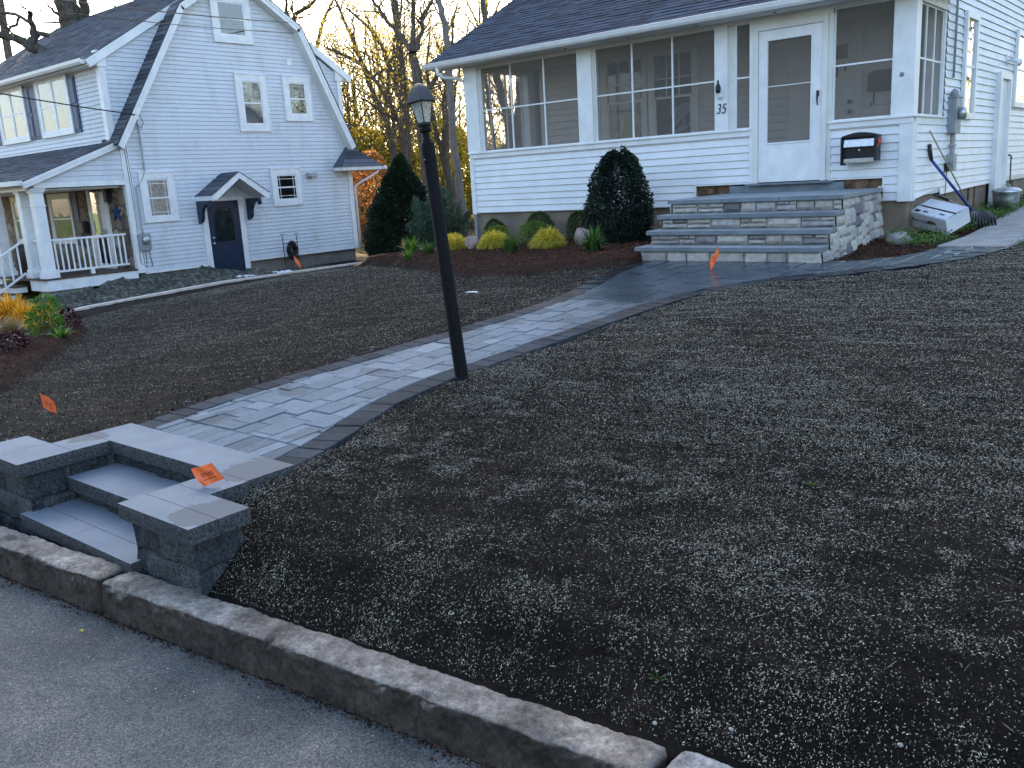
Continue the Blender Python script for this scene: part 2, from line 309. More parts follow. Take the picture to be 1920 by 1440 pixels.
# asphalt
mt, t, b = base_mat('asphalt', .85, .3); v = objc(t); n1 = noise_node(t, .9, 6, .65, v); n2 = noise_node(t, 260, 2, .6, v); vo = nd(t, 'ShaderNodeTexVoronoi'); vo.inputs['Scale'].default_value = 190; t.links.new(v, vo.inputs[0]); n5 = noise_node(t, 14, 6, .7, v)
c = ramp(t, n1.outputs[0], [(.36, (.055, .058, .058)), (.50, (.092, .093, .088)), (.64, (.155, .147, .132))]).outputs[0]
c = mixc(t, .8, c, ramp(t, vo.outputs['Color'], [(.15, (.4, .4, .4)), (.5, (.95, .95, .95)), (.85, (2.0, 2.0, 1.95))]).outputs[0], 'MULTIPLY')
c = mixc(t, .5, c, ramp(t, n5.outputs[0], [(.3, (.75, .75, .78)), (.7, (1.2, 1.2, 1.18))]).outputs[0], 'MULTIPLY')
t.links.new(c, b.inputs['Base Color']); bump(t, b, vo.outputs['Distance'], .003, .8); M['asphalt'] = mt
# kerb concrete: pale chipped edges, brown rough face
def kerbmat(name, a, bb):
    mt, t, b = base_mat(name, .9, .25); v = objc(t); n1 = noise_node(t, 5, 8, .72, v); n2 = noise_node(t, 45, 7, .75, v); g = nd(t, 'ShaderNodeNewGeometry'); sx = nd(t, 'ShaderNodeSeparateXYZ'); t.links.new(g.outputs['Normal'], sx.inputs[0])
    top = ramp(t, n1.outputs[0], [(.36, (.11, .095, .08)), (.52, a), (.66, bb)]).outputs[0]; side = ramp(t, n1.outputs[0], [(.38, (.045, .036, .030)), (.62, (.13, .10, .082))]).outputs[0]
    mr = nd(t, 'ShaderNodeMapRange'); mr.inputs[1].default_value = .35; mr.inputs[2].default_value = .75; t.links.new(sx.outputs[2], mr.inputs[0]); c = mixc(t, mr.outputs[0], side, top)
    c = mixc(t, .75, c, ramp(t, n2.outputs[0], [(.36, (.5, .48, .46)), (.62, (1.38, 1.38, 1.38))]).outputs[0], 'MULTIPLY')
    t.links.new(c, b.inputs['Base Color']); n9 = noise_node(t, 150, 5, .8, v); bump(t, b, n9.outputs[0], .006, .8, bump(t, b, n2.outputs[0], .016, 1.0)); return mt
M['kerb'] = kerbmat('weathered_kerb_concrete', (.30, .265, .225), (.52, .475, .42)); M['kerb2'] = kerbmat('pale_kerb_concrete', (.40, .39, .37), (.66, .65, .63))
M['seed'] = noisy('pale_mulch_pellets', (.27, .265, .225), (.40, .39, .335), 30, .9, .2, 30, 0, 0, tint=((.12, .10, .075), (2.15, 2.1, 1.95)))
M['clod'] = noisy('soil_crumbs', (.006, .005, .0045), (.022, .018, .015), 40, .95, .15, 60, 0, 0, tint=((.5, .5, .5), (1.8, 1.6, 1.4)))
M['mulchchip'] = noisy('brown_mulch_shreds', (.03, .013, .008), (.10, .048, .03), 30, .9, .2, 30, 0, 0, tint=((.4, .4, .4), (1.7, 1.6, 1.5)))
M['twig'] = noisy('dry_straw', (.25, .19, .11), (.4, .32, .2), 20, .8)
def bark(name, a, bb):
    mt, t, b = base_mat(name, .9, .2); v = objc(t); mp = nd(t, 'ShaderNodeMapping'); mp.inputs['Scale'].default_value = (6, 6, 1.2); t.links.new(v, mp.inputs[0]); n = noise_node(t, 3, 7, .7, mp.outputs[0])
    t.links.new(ramp(t, n.outputs[0], [(.35, a), (.65, bb)]).outputs[0], b.inputs['Base Color']); bump(t, b, n.outputs[0], .04, .8); return mt
M['bark'] = bark('grey_brown_bark', (.045, .037, .030), (.14, .12, .10)); M['bark2'] = bark('pale_grey_bark', (.09, .085, .08), (.2, .19, .18))
def leaf(name, stops, trans=.35, rough=.5):
    mt = bpy.data.materials.new(name); mt.use_nodes = True; t = mt.node_tree; b = t.nodes['Principled BSDF']; b.inputs['Roughness'].default_value = rough; b.inputs['Specular IOR Level'].default_value = .35
    c = ramp(t, attr(t), stops).outputs[0]; t.links.new(c, b.inputs['Base Color']); tr = nd(t, 'ShaderNodeBsdfTranslucent'); t.links.new(mixc(t, 1.0, c, (1.5, 1.35, .7), 'MULTIPLY'), tr.inputs[0])
    mx = nd(t, 'ShaderNodeMixShader'); mx.inputs[0].default_value = trans; t.links.new(b.outputs[0], mx.inputs[1]); t.links.new(tr.outputs[0], mx.inputs[2]); t.links.new(mx.outputs[0], t.nodes['Material Output'].inputs[0]); return mt
M['leaf_spring'] = leaf('yellow_green_spring_leaves', [(0, (.12, .13, .02)), (.5, (.30, .27, .06)), (1, (.54, .45, .13))], .5)
M['leaf_wood'] = leaf('olive_wood_leaves', [(0, (.035, .05, .012)), (.5, (.11, .11, .02)), (1, (.30, .23, .045))], .45)
M['leaf_dense'] = leaf('dense_dark_canopy', [(0, (.02, .035, .01)), (1, (.06, .09, .02))], .1)
M['leaf_red'] = leaf('orange_red_leaves', [(0, (.20, .08, .04)), (.5, (.36, .18, .09)), (1, (.50, .34, .15))], .45)
M['leaf_arb'] = leaf('dark_evergreen', [(0, (.006, .015, .007)), (1, (.022, .052, .022))], .0)
M['leaf_jun'] = leaf('blue_green_juniper', [(0, (.014, .034, .022)), (1, (.06, .12, .07))], .03)
M['leaf_holly'] = leaf('glossy_holly', [(0, (.008, .016, .012)), (.8, (.022, .042, .028)), (1, (.07, .055, .03))], .06, .3)
M['leaf_box'] = leaf('boxwood', [(0, (.015, .035, .008)), (1, (.06, .115, .02))], .2)
M['leaf_lime'] = leaf('lime_shrub', [(0, (.06, .12, .015)), (1, (.2, .30, .04))], .3)
M['leaf_gold'] = leaf('golden_threads', [(0, (.15, .15, .025)), (.55, (.50, .42, .045)), (1, (.80, .64, .10))], .25)
M['leaf_amber'] = leaf('amber_threads', [(0, (.35, .20, .015)), (.6, (.78, .42, .03)), (1, (.9, .58, .08))], .3)
M['leaf_lily'] = leaf('lily_blades', [(0, (.02, .06, .012)), (1, (.07, .17, .03))], .3)
M['leaf_bright'] = leaf('bright_green_leaves', [(0, (.03, .09, .012)), (1, (.14, .28, .04))], .3)
M['leaf_purple'] = leaf('purple_leaves', [(0, (.02, .006, .012)), (.8, (.07, .012, .02)), (1, (.25, .04, .04))], .15, .35)
M['leaf_tan'] = leaf('tan_grass', [(0, (.16, .12, .07)), (1, (.34, .27, .17))], .3)
M['leaf_weed'] = leaf('ground_cover_leaves', [(0, (.03, .08, .015)), (1, (.13, .24, .05))], .25)
#PART2
# ================================================================== GROUND
def sm(a, b, x):
    q = np.clip((x-a)/(b-a), 0, 1); return q*q*(3-2*q)
def yk(x): return 1.70+.0985*(x+5.15)      # back edge line of the kerb
def bedline(x): return np.interp(x, [-30, -18.6, -15.5, -12, -8, -6.8, -5.6, -5.2], [18.5, 16.4, 13.4, 11.1, 8.62, 8.5, 8.95, 9.3])
def mask_bed(x, y):
    a = sm(-.15, .15, y-bedline(x)+.25*(fbm(x*2, y*2, 5)-.5))*(1-sm(-5.6, -5.4, x))*(x > -19)*(y < 24)
    # small bed by the kerb on the left
    d = (-8.8-x)*.55+(y-3.1)*.0; ln = x-np.interp(y, [1.8, 3.1, 5.0, 6.1, 7], [-7.6, -8.8, -11.7, -13.7, -16.2])
    a2 = (1-sm(-.2, .2, ln+.3*(fbm(x*2, y*2, 6)-.5)))*(1-sm(6.4, 6.8, y))*(x > -17.6)
    # wedge right of the stoop
    a3 = sm(-3.66, -3.60, x)*sm(9.1, 9.3, y)*(1-sm(13., 13.6, y))*(1-sm(-2.85, -2.6, x))
    return np.clip(a+a2+a3, 0, 1)
def terr(x, y, det=True, beds=True):
    x = np.asarray(x, float); y = np.asarray(y, float)
    yy = np.where(y < 3.2, y-(yk(x)-1.87)*(1-sm(2.4, 3.2, y)), y)
    P = np.interp(yy, [1.86, 2.12, 2.35, 2.8, 5, 9.2, 12, 30], [-1.735, -1.52, -1.44, -1.405, -1.27, -1.035, -1.03, -1.0])
    P = P+np.where(x > -3.6, np.clip(y-12, 0, 9)*.022, 0)
    Ed = np.interp(y, [2, 6, 8, 11.5, 30], [-2.3, -2.3, -2.10, -1.96, -1.96])
    ex = np.interp(y, [6, 10], [1.0, 1.35]); tt = np.clip((-5.5-x)/12.9, 0, 1)**ex
    z = P*(1-tt)+Ed*tt
    far = sm(25, 60, y); z = z*(1-far)+(-2.2)*far
    bed = mask_bed(x, y)*(1. if beds else 0.); z = z+(.09+.09*sm(-6.5, -10, x)*sm(9, 11, y))*bed*(1-sm(-3.7, -3.5, x)*1.0)
    # dug-up gravelly soil heaped along the neighbour's wall
    z = z-.20*sm(-18.6, -19.4, x)*(x < -18.5) if False else z-np.where(x < -18.5, .20*np.clip((-18.5-x)/1.5, 0, 1), 0)*(y > 5)
    mo = sm(-21.75, -20.9, x)*(1-sm(-19.6, -18.7, x))*sm(6.8, 8.0, y)*(1-.75*sm(12.4, 14.6, y))*(1-sm(15, 17, y))
    z = z+mo*(.0+.82*np.clip(fbm(x*1.9, y*1.9, 11, 5)-.24, 0, 1)**1.1+.12*fbm(x*6, y*6, 12, 4))
    if det:
        am = np.where((x > -19) & (y < 25), 1., .3)
        z = z+am*(.034*(fbm(x*1.3, y*1.3, 21, 3)-.5)+.026*(fbm(x*7, y*7, 22, 3)-.5)+.014*(fbm(x*2.2+y*.5, y*14-x*2.5, 24, 2)-.5))
        z = z+bed*.03*(fbm(x*9, y*9, 23, 2)-.5)
    return z
def hole(x, y):   # the ground is dug away under the entrance steps and the walkway
    st = (x > -5.72) & (x < -5.10) & (y < 2.08) | (x > -5.42) & (x < -3.74) & (y < 2.58) | (x > -4.05) & (x < -3.44) & (y < 2.08)
    return st
PL = np.array([(-5.41,2.62),(-5.47,2.95),(-5.50,3.44),(-5.44,3.94),(-5.36,4.5),(-5.28,5.1),(-5.22,5.8),(-5.18,6.51),(-5.24,7.1),(-5.36,7.6),(-5.50,8.05),(-5.58,8.5),(-5.60,9.25)])
PR = np.array([(-3.74,2.62),(-3.80,3.01),(-3.96,3.35),(-4.10,3.7),(-4.12,4.3),(-4.08,4.8),(-4.04,5.3),(-4.02,5.8),(-4.00,6.3),(-3.96,6.9),(-3.85,7.4),(-3.60,7.9),(-3.2,8.35),(-2.80,8.65),(-2.45,9.05),(-2.2,9.6),(-2.05,10.3),(-1.99,11.0)])
PT = np.array([(-2.72,11.0),(-2.74,10.4),(-2.85,9.9),(-3.1,9.5),(-3.5,9.25)])
OUT = np.vstack([PL, PT[::-1], PR[::-1]])
def inpoly(x, y, P):
    ins = np.zeros(x.shape, bool); n = len(P)
    for i in range(n):
        xa, ya = P[i]; xb, yb = P[(i+1) % n]
        if ya == yb: continue
        c = ((ya > y) != (yb > y)) & (x < (xb-xa)*(y-ya)/(yb-ya)+xa); ins ^= c
    return ins
def terr_s(x, y): return float(terr(np.array([x]), np.array([y]))[0])
def axis(segs):
    out = []
    for a, b, s in segs: out += list(np.arange(a, b, s))
    return np.array(out+[segs[-1][1]])
gx = axis([(-400,-60,40),(-60,-34,4),(-34,-22,.8),(-22,-12,.09),(-12,-6,.055),(-6,1.2,.030),(1.2,4,.09),(4,12,.5),(12,60,6),(60,400,40)])
gy = axis([(-60,-9,6),(-9,0.8,1),(.8,3.2,.028),(3.2,6,.040),(6,13,.07),(13,20,.2),(20,40,1),(40,80,4),(80,500,30)])
GX, GY = np.meshgrid(gx, gy); GZ = terr(GX, GY)
kb = yk(GX); GZ = np.where(GY < kb-.05, np.minimum(GZ, -2.02), GZ); GZ = np.where(hole(GX, GY), -2.02, GZ)
onp = inpoly(GX, GY, OUT); T0_ = terr(GX, GY, False, False); ero = onp.copy()
for dx_, dy_ in ((.09, 0), (-.09, 0), (0, .09), (0, -.09)): ero &= inpoly(GX+dx_, GY+dy_, OUT)
GZ = np.where(onp, T0_-.012, GZ); GZ = np.where(ero, T0_-.10, GZ)
GZ = np.where((GX > -21.7) & (GX < -3.5) & (GY > 12.45) & (GX > -10.9), -1.3, GZ)
GZ = np.where(GY < -9, -1.75, GZ)
nx_, ny_ = len(gx), len(gy); idx = np.arange(nx_*ny_).reshape(ny_, nx_)
F_ = np.stack([idx[:-1, :-1], idx[:-1, 1:], idx[1:, 1:], idx[1:, :-1]], -1).reshape(-1, 4)
go = mesh_np('ground', np.stack([GX, GY, GZ], -1).reshape(-1, 3), F_, M['ground'], smooth=True); setp(go, kind='structure')
def vattr(o, name, arr):
    a = o.data.attributes.new(name, 'FLOAT', 'POINT'); a.data.foreach_set('value', arr.astype(np.float32).ravel())
vattr(go, 'mulch', mask_bed(GX, GY))
vattr(go, 'gravel', ((GX < -18.45) & (GX > -21.9) & (GY > 5.5) & (GY < 17)).astype(float))
vattr(go, 'litter', np.clip(sm(21, 24, GY)+(GX < -22.5), 0, 1)*1.0)
vattr(go, 'grass', (sm(-2.15, -2.05, GX)*sm(11.15, 11.35, GY+.1*(GX+2))*(GX < 30)*(GY < 60)+(GY < -8)).clip(0, 1))
# road
m_ = MB(); xs = np.linspace(-60, 40, 101)
for a, b in zip(xs[:-1], xs[1:]):
    m_.face([(a, -7.5+.0985*(a+5), -1.88), (b, -7.5+.0985*(b+5), -1.88), (b, yk(b)-.02, -1.885), (a, yk(a)-.02, -1.885)])
setp(m_.build('road', M['asphalt']), kind='structure')
# ------------------------------------------------------------------ kerb stones
def kerbstone(xa, xb, mt, label, dz=0, seed=0):
    nu = int((xb-xa)/.011)+2; prof = []
    W, H = .17, .17; rr = .02
    # profile across: front bottom -> front top -> back top -> back bottom (d: 0 front ... W back)
    pr = [(-.012, -H-.06), (-.010, -H*.75), (-.006, -H*.5), (-.003, -H*.28), (.000, -.022), (.004, -.007), (.014, -.001), (.035, .001), (.058, 0), (.08, .001), (.105, .001), (.150, -.001), (.164, -.012), (.170, -.05), (.172, -H)]
    pr2 = []
    for (a, b), (c, d) in zip(pr[:-1], pr[1:]): pr2 += [(a, b), ((a+c)/2, (b+d)/2)]
    pr = pr2+[pr[-1]]; npf = len(pr); U = np.linspace(xa, xb, nu); V = []
    for i, x in enumerate(U):
        e = min(x-xa, xb-x); er = max(0, 1-e/.035); 
        for j, (d, z) in enumerate(pr):
            n1 = float(fbm(x*9+seed*7, d*30+z*30, 31, 4))-.5; n2 = float(fbm(x*60, d*95+z*95, 33+seed, 3))-.5
            chip = max(0, float(fbm(x*11, seed+3.3, 35, 4))-.55)*.09
            edge = math.exp(-((d-.012)**2+(z+.010)**2)/.0006)
            dd = d+n1*.016+n2*.020*(1.3 if z < -.02 else .5)+er*er*.02*(.5-d/W)*2+chip*edge; zz = z+dz+n1*.010+n2*.007-er*er*.022-chip*edge*1.2
            y = yk(x)-W+dd; V.append((x, y, -1.712+zz))
    F = [(i*npf+j, (i+1)*npf+j, (i+1)*npf+j+1, i*npf+j+1) for i in range(nu-1) for j in range(npf-1)]
    mb = MB(); mb.v = V; mb.f = F+[tuple(range(npf)), tuple((nu-1)*npf+k for k in range(npf))[::-1]]; mb.mi = [0]*len(mb.f); mb.t = [.5]*len(mb.f)
    o = mb.build('kerb_stone', mt, smooth=True); setp(o, label, 'kerb', 'kerb stones along the street')
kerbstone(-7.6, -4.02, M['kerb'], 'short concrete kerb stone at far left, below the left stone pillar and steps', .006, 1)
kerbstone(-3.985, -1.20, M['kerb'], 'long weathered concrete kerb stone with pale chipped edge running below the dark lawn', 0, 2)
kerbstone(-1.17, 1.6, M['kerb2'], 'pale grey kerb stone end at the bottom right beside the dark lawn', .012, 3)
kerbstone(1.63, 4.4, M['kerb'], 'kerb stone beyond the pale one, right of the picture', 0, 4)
# ------------------------------------------------------------------ entrance steps
ES = empty('entrance_steps', (-4.57, 2.2, -1.9), 'low street steps of blue-grey slabs between two squat split-face block pillars', 'steps')
ZT = -1.38; T = .075
def rough_slab(name, x0, x1, y0, y1, zt, th, par, amp=.006, jl=()):
    """slab with a smooth top (material 1) and split-face sides, fine grid on the sides"""
    st = .02; mb = MB(); ring = []
    per = [(x0, y0, x1, y0, (0, -1)), (x1, y0, x1, y1, (1, 0)), (x1, y1, x0, y1, (0, 1)), (x0, y1, x0, y0, (-1, 0))]
    nz = max(3, int(th/.018))
    for (xa, ya, xb, yb, n) in per:
        L = math.hypot(xb-xa, yb-ya); k = max(2, int(L/st))
        for i in range(k): ring.append((xa+(xb-xa)*i/k, ya+(yb-ya)*i/k, n, i))
    K = len(ring); mb.v = []
    for j in range(nz+1):
        z = zt-th*j/nz
        for (x, y, n, i) in ring:
            q = 0 if (j == 0) else (float(fbm(x*22+y*13, z*22+y*19, 41, 3))-.5)*2*amp+.003
            if i == 0: q *= .3
            mb.v.append((x+n[0]*q, y+n[1]*q, z))
    for j in range(nz):
        for i in range(K):
            i2 = (i+1) % K; mb.f.append((j*K+i, (j+1)*K+i, (j+1)*K+i2, j*K+i2)); mb.mi.append(0); mb.t.append(random.uniform(.2, .9) if False else .6)
    mb.f.append(tuple(range(K))); mb.mi.append(1); mb.t.append(.5)
    mb.f.append(tuple(nz*K+i for i in range(K))[::-1]); mb.mi.append(0); mb.t.append(.4)
    o = mb.build(name, [M['splitface'], M['captop']], par)
    return o
G = .003
XiL, XiR = -5.14, -4.00
# caps and arms
rough_slab('pillar_cap', XiR, -3.38, 1.80, 1.945, ZT, T, ES); rough_slab('pillar_cap', XiR, -3.38, 1.945+G, 2.11, ZT, T, ES)
rough_slab('pillar_cap', -5.77, -5.46, 1.80, 2.11, ZT, T, ES); rough_slab('pillar_cap', -5.46+G, XiL, 1.80, 2.11, ZT, T, ES)
rough_slab('arm_cap', XiR, -3.71, 2.11+G, 2.33, ZT, T, ES); rough_slab('arm_cap', -5.43, XiL, 2.11+G, 2.33, ZT, T, ES)
rough_slab('landing_slab', -5.43, -4.62, 2.33+G, 2.615, ZT, T, ES); rough_slab('landing_slab', -4.62+G*.3, -3.72, 2.33+G, 2.615, ZT, T, ES)
# treads
rough_slab('tread', XiL-.02, XiR+.02, 2.06, 2.40, -1.53, T, ES)
rough_slab('tread', XiL+.02-.08, -4.60, 1.79, 1.93, -1.675, T, ES); rough_slab('tread', -4.60+G, XiR+.05, 1.79, 1.93, -1.675, T, ES); rough_slab('tread', XiL-.06, XiR+.05, 1.93+G, 2.12, -1.675, T, ES)
# riser and wall blocks, split face
def block_wall(name, x0, x1, y0, y1, z0, z1, rows, blen, par, batter=0):
    """box wall of split-face blocks: grid faces displaced, joints as grooves"""
    mb = MB(); st = .02; h = (z1-z0)/rows
    for (xa, ya, xb, yb, n) in [(x0, y0, x1, y0, (0, -1)), (x1, y0, x1, y1, (1, 0)), (x1, y1, x0, y1, (0, 1)), (x0, y1, x0, y0, (-1, 0))]:
        L = math.hypot(xb-xa, yb-ya); k = max(2, int(L/st)); nz = max(3, int((z1-z0)/st)); b0 = len(mb.v)
        for j in range(nz+1):
            z = z0+(z1-z0)*j/nz; row = min(rows-1, int((z-z0)/h)); fz = ((z-z0)/h) % 1
            for i in range(k+1):
                s = L*i/k; x, y = xa+(xb-xa)*i/k, ya+(yb-ya)*i/k; off = (row*.47+.3) % 1
                fs = (s/blen+off) % 1; g = math.exp(-(min(fs, 1-fs)*blen/.010)**2)+math.exp(-(min(fz, 1-fz)*h/.010)**2) if 0 < i < k else .0
                q = (float(fbm(x*11+y*17, z*13, 47, 4))-.5)*.045-.012*min(1, g)+batter*(z1-z)
                if i in (0, k):
                    sx_, sy_ = (1 if abs(x-x1) < 1e-6 else -1), (1 if abs(y-y1) < 1e-6 else -1); q = batter*(z1-z)+(float(fbm(x*7+y*9, z*16, 48, 3))-.5)*.02; mb.v.append((x+sx_*q, y+sy_*q, z)); continue
                mb.v.append((x+n[0]*q, y+n[1]*q, z))
        for j in range(nz):
            for i in range(k):
                s = L*(i+.5)/k; z = z0+(z1-z0)*(j+.5)/nz; row = min(rows-1, int((z-z0)/h)); bi = int(s/blen+((row*.47+.3) % 1))
                tt = float(_h(np.array(bi), np.array(row), 3))
                mb.f.append((b0+j*(k+1)+i, b0+j*(k+1)+i+1, b0+(j+1)*(k+1)+i+1, b0+(j+1)*(k+1)+i)); mb.mi.append(0); mb.t.append(tt)
    mb.face([(x0, y0, z1-.002), (x1, y0, z1-.002), (x1, y1, z1-.002), (x0, y1, z1-.002)])
    return mb.build(name, M['splitface'], par)
block_wall('pillar_block', XiR+.03, -3.43, 1.85, 2.09, -1.95, ZT-T, 3, .28, ES, .03)
block_wall('pillar_block', -5.72, XiL-.03, 1.85, 2.09, -1.95, ZT-T, 3, .28, ES, .03)
block_wall('side_wall', XiR+.02, -3.76, 2.09, 2.36, -1.95, ZT-T, 3, .3, ES); block_wall('side_wall', -5.38, XiL-.02, 2.09, 2.36, -1.95, ZT-T, 3, .3, ES)
block_wall('riser', XiL, XiR, 2.37, 2.56, -1.6, ZT-T, 1, .45, ES); block_wall('riser', XiL, XiR, 2.10, 2.3, -1.72, -1.53-T, 1, .45, ES); block_wall('riser', XiL-.05, XiR+.05, 1.83, 2.05, -1.98, -1.675-T, 1, .45, ES)
block_wall('riser', -5.36, -3.78, 2.36, 2.6, -1.7, ZT-T, 1, .5, ES)
# ------------------------------------------------------------------ paver walkway
def pz(x, y): return float(terr(np.array([x]), np.array([y]), False, False)[0])+.014
def clip(sub, rect):   # Sutherland-Hodgman against an axis box
    x0, x1, y0, y1 = rect; P = list(sub)
    for ax, lim, sg in ((0, x0, 1), (0, x1, -1), (1, y0, 1), (1, y1, -1)):
        Q = []
        for i in range(len(P)):
            a, b = P[i-1], P[i]; da, db = (a[ax]-lim)*sg, (b[ax]-lim)*sg
            if da >= 0: 
                if db < 0: t = da/(da-db); Q.append((a[0]+(b[0]-a[0])*t, a[1]+(b[1]-a[1])*t))
                else: Q.append(b)
            elif db >= 0: t = da/(da-db); Q.append((a[0]+(b[0]-a[0])*t, a[1]+(b[1]-a[1])*t)); Q.append(b)
        P = Q
        if len(P) < 3: return []
    R_ = [P[0]]
    for q in P[1:]:
        if math.hypot(q[0]-R_[-1][0], q[1]-R_[-1][1]) > .004: R_.append(q)
    if len(R_) > 2 and math.hypot(R_[0][0]-R_[-1][0], R_[0][1]-R_[-1][1]) < .004: R_.pop()
    return R_ if len(R_) > 2 else []
def area(P): return sum(P[i-1][0]*P[i][1]-P[i][0]*P[i-1][1] for i in range(len(P)))/2
def resample(P, st):
    d = np.r_[0, np.cumsum(np.hypot(*np.diff(P, axis=0).T))]; n = max(2, int(round(d[-1]/st))); s = np.linspace(0, d[-1], n+1)
    # smooth
    return np.stack([np.interp(s, d, P[:, 0]), np.interp(s, d, P[:, 1])], -1)
def smoothline(P, it=3):
    P = resample(P, .12)
    for _ in range(it*3): P[1:-1] = (P[:-2]+2*P[1:-1]+P[2:])/4
    return P
def offs(P, w):
    t = np.gradient(P, axis=0); t /= np.linalg.norm(t, axis=1)[:, None]; return P+np.stack([t[:, 1], -t[:, 0]], -1)*w
PATHO = empty('path', (-4.6, 5.5, -1.25)); setp(PATHO, kind='structure')
pav = MB(); brd = MB()
def paver(mb, poly, tint, h=.05, jz=.004, g=.005):
    if area(poly) < 0: poly = poly[::-1]
    cx = sum(q[0] for q in poly)/len(poly); cy = sum(q[1] for q in poly)/len(poly); dz = random.uniform(-jz, jz); sx, sy = random.uniform(-.006, .006), random.uniform(-.006, .006)
    zf = lambda x, y: pz(x, y)+dz+sx*(x-cx)+sy*(y-cy)
    def ins(q, d):
        L = math.hypot(q[0]-cx, q[1]-cy) or 1; return (q[0]+(cx-q[0])*d/L, q[1]+(cy-q[1])*d/L)
    top = [ins(q, g+.006) for q in poly]; mid = [ins(q, g) for q in poly]; n = len(poly)
    b = len(mb.v); mb.v += [(x, y, zf(x, y)) for x, y in top]+[(x, y, zf(x, y)-.005) for x, y in mid]+[(x, y, zf(x, y)-h) for x, y in mid]
    mb.f.append(tuple(b+i for i in range(n))); mb.mi.append(0); mb.t.append(tint)
    for lv in (0, 1):
        for i in range(n):
            j = (i+1) % n; mb.f.append((b+lv*n+i, b+(lv+1)*n+i, b+(lv+1)*n+j, b+lv*n+j)); mb.mi.append(0); mb.t.append(tint)
SL = smoothline(PL); SR = smoothline(PR); BW = .20
Lin = offs(SL, BW); Rin = offs(SR, -BW)
for P, Q, lim in ((SL, Lin, None), (SR, Rin, None)):
    A = resample(P, .135); d0 = np.r_[0, np.cumsum(np.hypot(*np.diff(P, axis=0).T))]; d1 = d0/d0[-1]
    s = np.linspace(0, 1, len(A)); B = np.stack([np.interp(s, d1, Q[:, 0]), np.interp(s, d1, Q[:, 1])], -1); A = np.stack([np.interp(s, d1, P[:, 0]), np.interp(s, d1, P[:, 1])], -1)
    i = 0
    while i < len(A)-1:
        j = i+1; paver(brd, [tuple(A[i]), tuple(A[j]), tuple(B[j]), tuple(B[i])], random.random()); i = j
PTs = PT.copy()
field = [tuple(q) for q in Lin]+[tuple(q) for q in PTs[::-1][0:]]+[tuple(q) for q in Rin[::-1]]
# rows run with the walk (Y) up to the stoop, soldier row against the landing slab first
x = -5.6
while x < -3.5:
    wd = random.choice((.11, .13, .15, .12)); c = clip(field, (x, x+wd, 2.625, 2.86))
    if c and abs(area(c)) > .002: paver(pav, c, random.uniform(.1, .8))
    x += wd
x = -5.75; ri = 0
while x < -1.9:
    wd = .20 if ri % 3 else .145; y = 2.86-random.uniform(0, .2); ri += 1
    while y < 11.1:
        ln = random.choice((.20, .20, .29, .29, .145)); c = clip(field, (x, x+wd, max(y, 2.86), y+ln)) if y+ln > 2.88 else None
        if c and abs(area(c)) > .0015:
            wet = 0; paver(pav, c, min(1, max(0, random.gauss(.56, .17))))
        y += ln
    x += wd
po = pav.build('paver_field', M['paver'], PATHO); bo = brd.build('paver_border', M['paverdark'], PATHO)
jb = MB()
jl = np.vstack([SL, PT[::-1], SR[::-1]])
# joint sand bed: thin sheet grid clipped to the walk
yy = np.arange(2.625, 11.0, .25)
for yv in yy:
    for xv in np.arange(-5.7, -1.9, .25):
        c = clip([tuple(q) for q in jl], (xv, xv+.25, yv, yv+.25))
        if c: jb.face([(a, b2, pz(a, b2)-.016) for a, b2 in c])
jb.build('joint_sand', M['joint'], PATHO)
# concrete side walk
SW = MB(); ws = [(-2.74, -2.03, 11.0), (-2.72, -2.0, 12.2), (-2.75, -1.98, 13.5), (-2.85, -2.0, 15), (-2.95, -2.1, 17), (-3.05, -2.2, 20), (-3.1, -2.3, 26)]
for (a0, a1, ya), (b0, b1, yb) in zip(ws[:-1], ws[1:]):
    za, zb = pz((a0+a1)/2, ya)+.01, pz((b0+b1)/2, yb)+.01
    SW.hexa([(a0, ya+.004, za-.1), (a1, ya+.004, za-.1), (b1, yb-.004, zb-.1), (b0, yb-.004, zb-.1), (a0, ya+.004, za), (a1, ya+.004, za), (b1, yb-.004, zb), (b0, yb-.004, zb)])
setp(SW.build('sidewalk', M['concrete'], bevel=.004), kind='structure')
# lot-line edging on the left
eb = MB(); ys = np.arange(5.2, 16.8, .8)
for a, b2 in zip(ys[:-1], ys[1:]):
    za, zb = [float(np.interp(q, [2, 6, 8, 11.5, 30], [-2.3, -2.3, -2.10, -1.96, -1.96]))+.06 for q in (a, b2)]
    xo = lambda q: -18.42+.35*max(0, (q-15.4)/1.4)**2
    eb.hexa([(xo(a)-.07, a+.003, za-.25), (xo(a)+.07, a+.003, za-.25), (xo(b2)+.07, b2-.003, zb-.25), (xo(b2)-.07, b2-.003, zb-.25), (xo(a)-.07, a+.003, za), (xo(a)+.07, a+.003, za), (xo(b2)+.07, b2-.003, zb), (xo(b2)-.07, b2-.003, zb)])
setp(eb.build('edging_kerb', M['edging'], bevel=.006), 'long low pinkish concrete edging between the dark lawn and the gambrel house', 'edging')
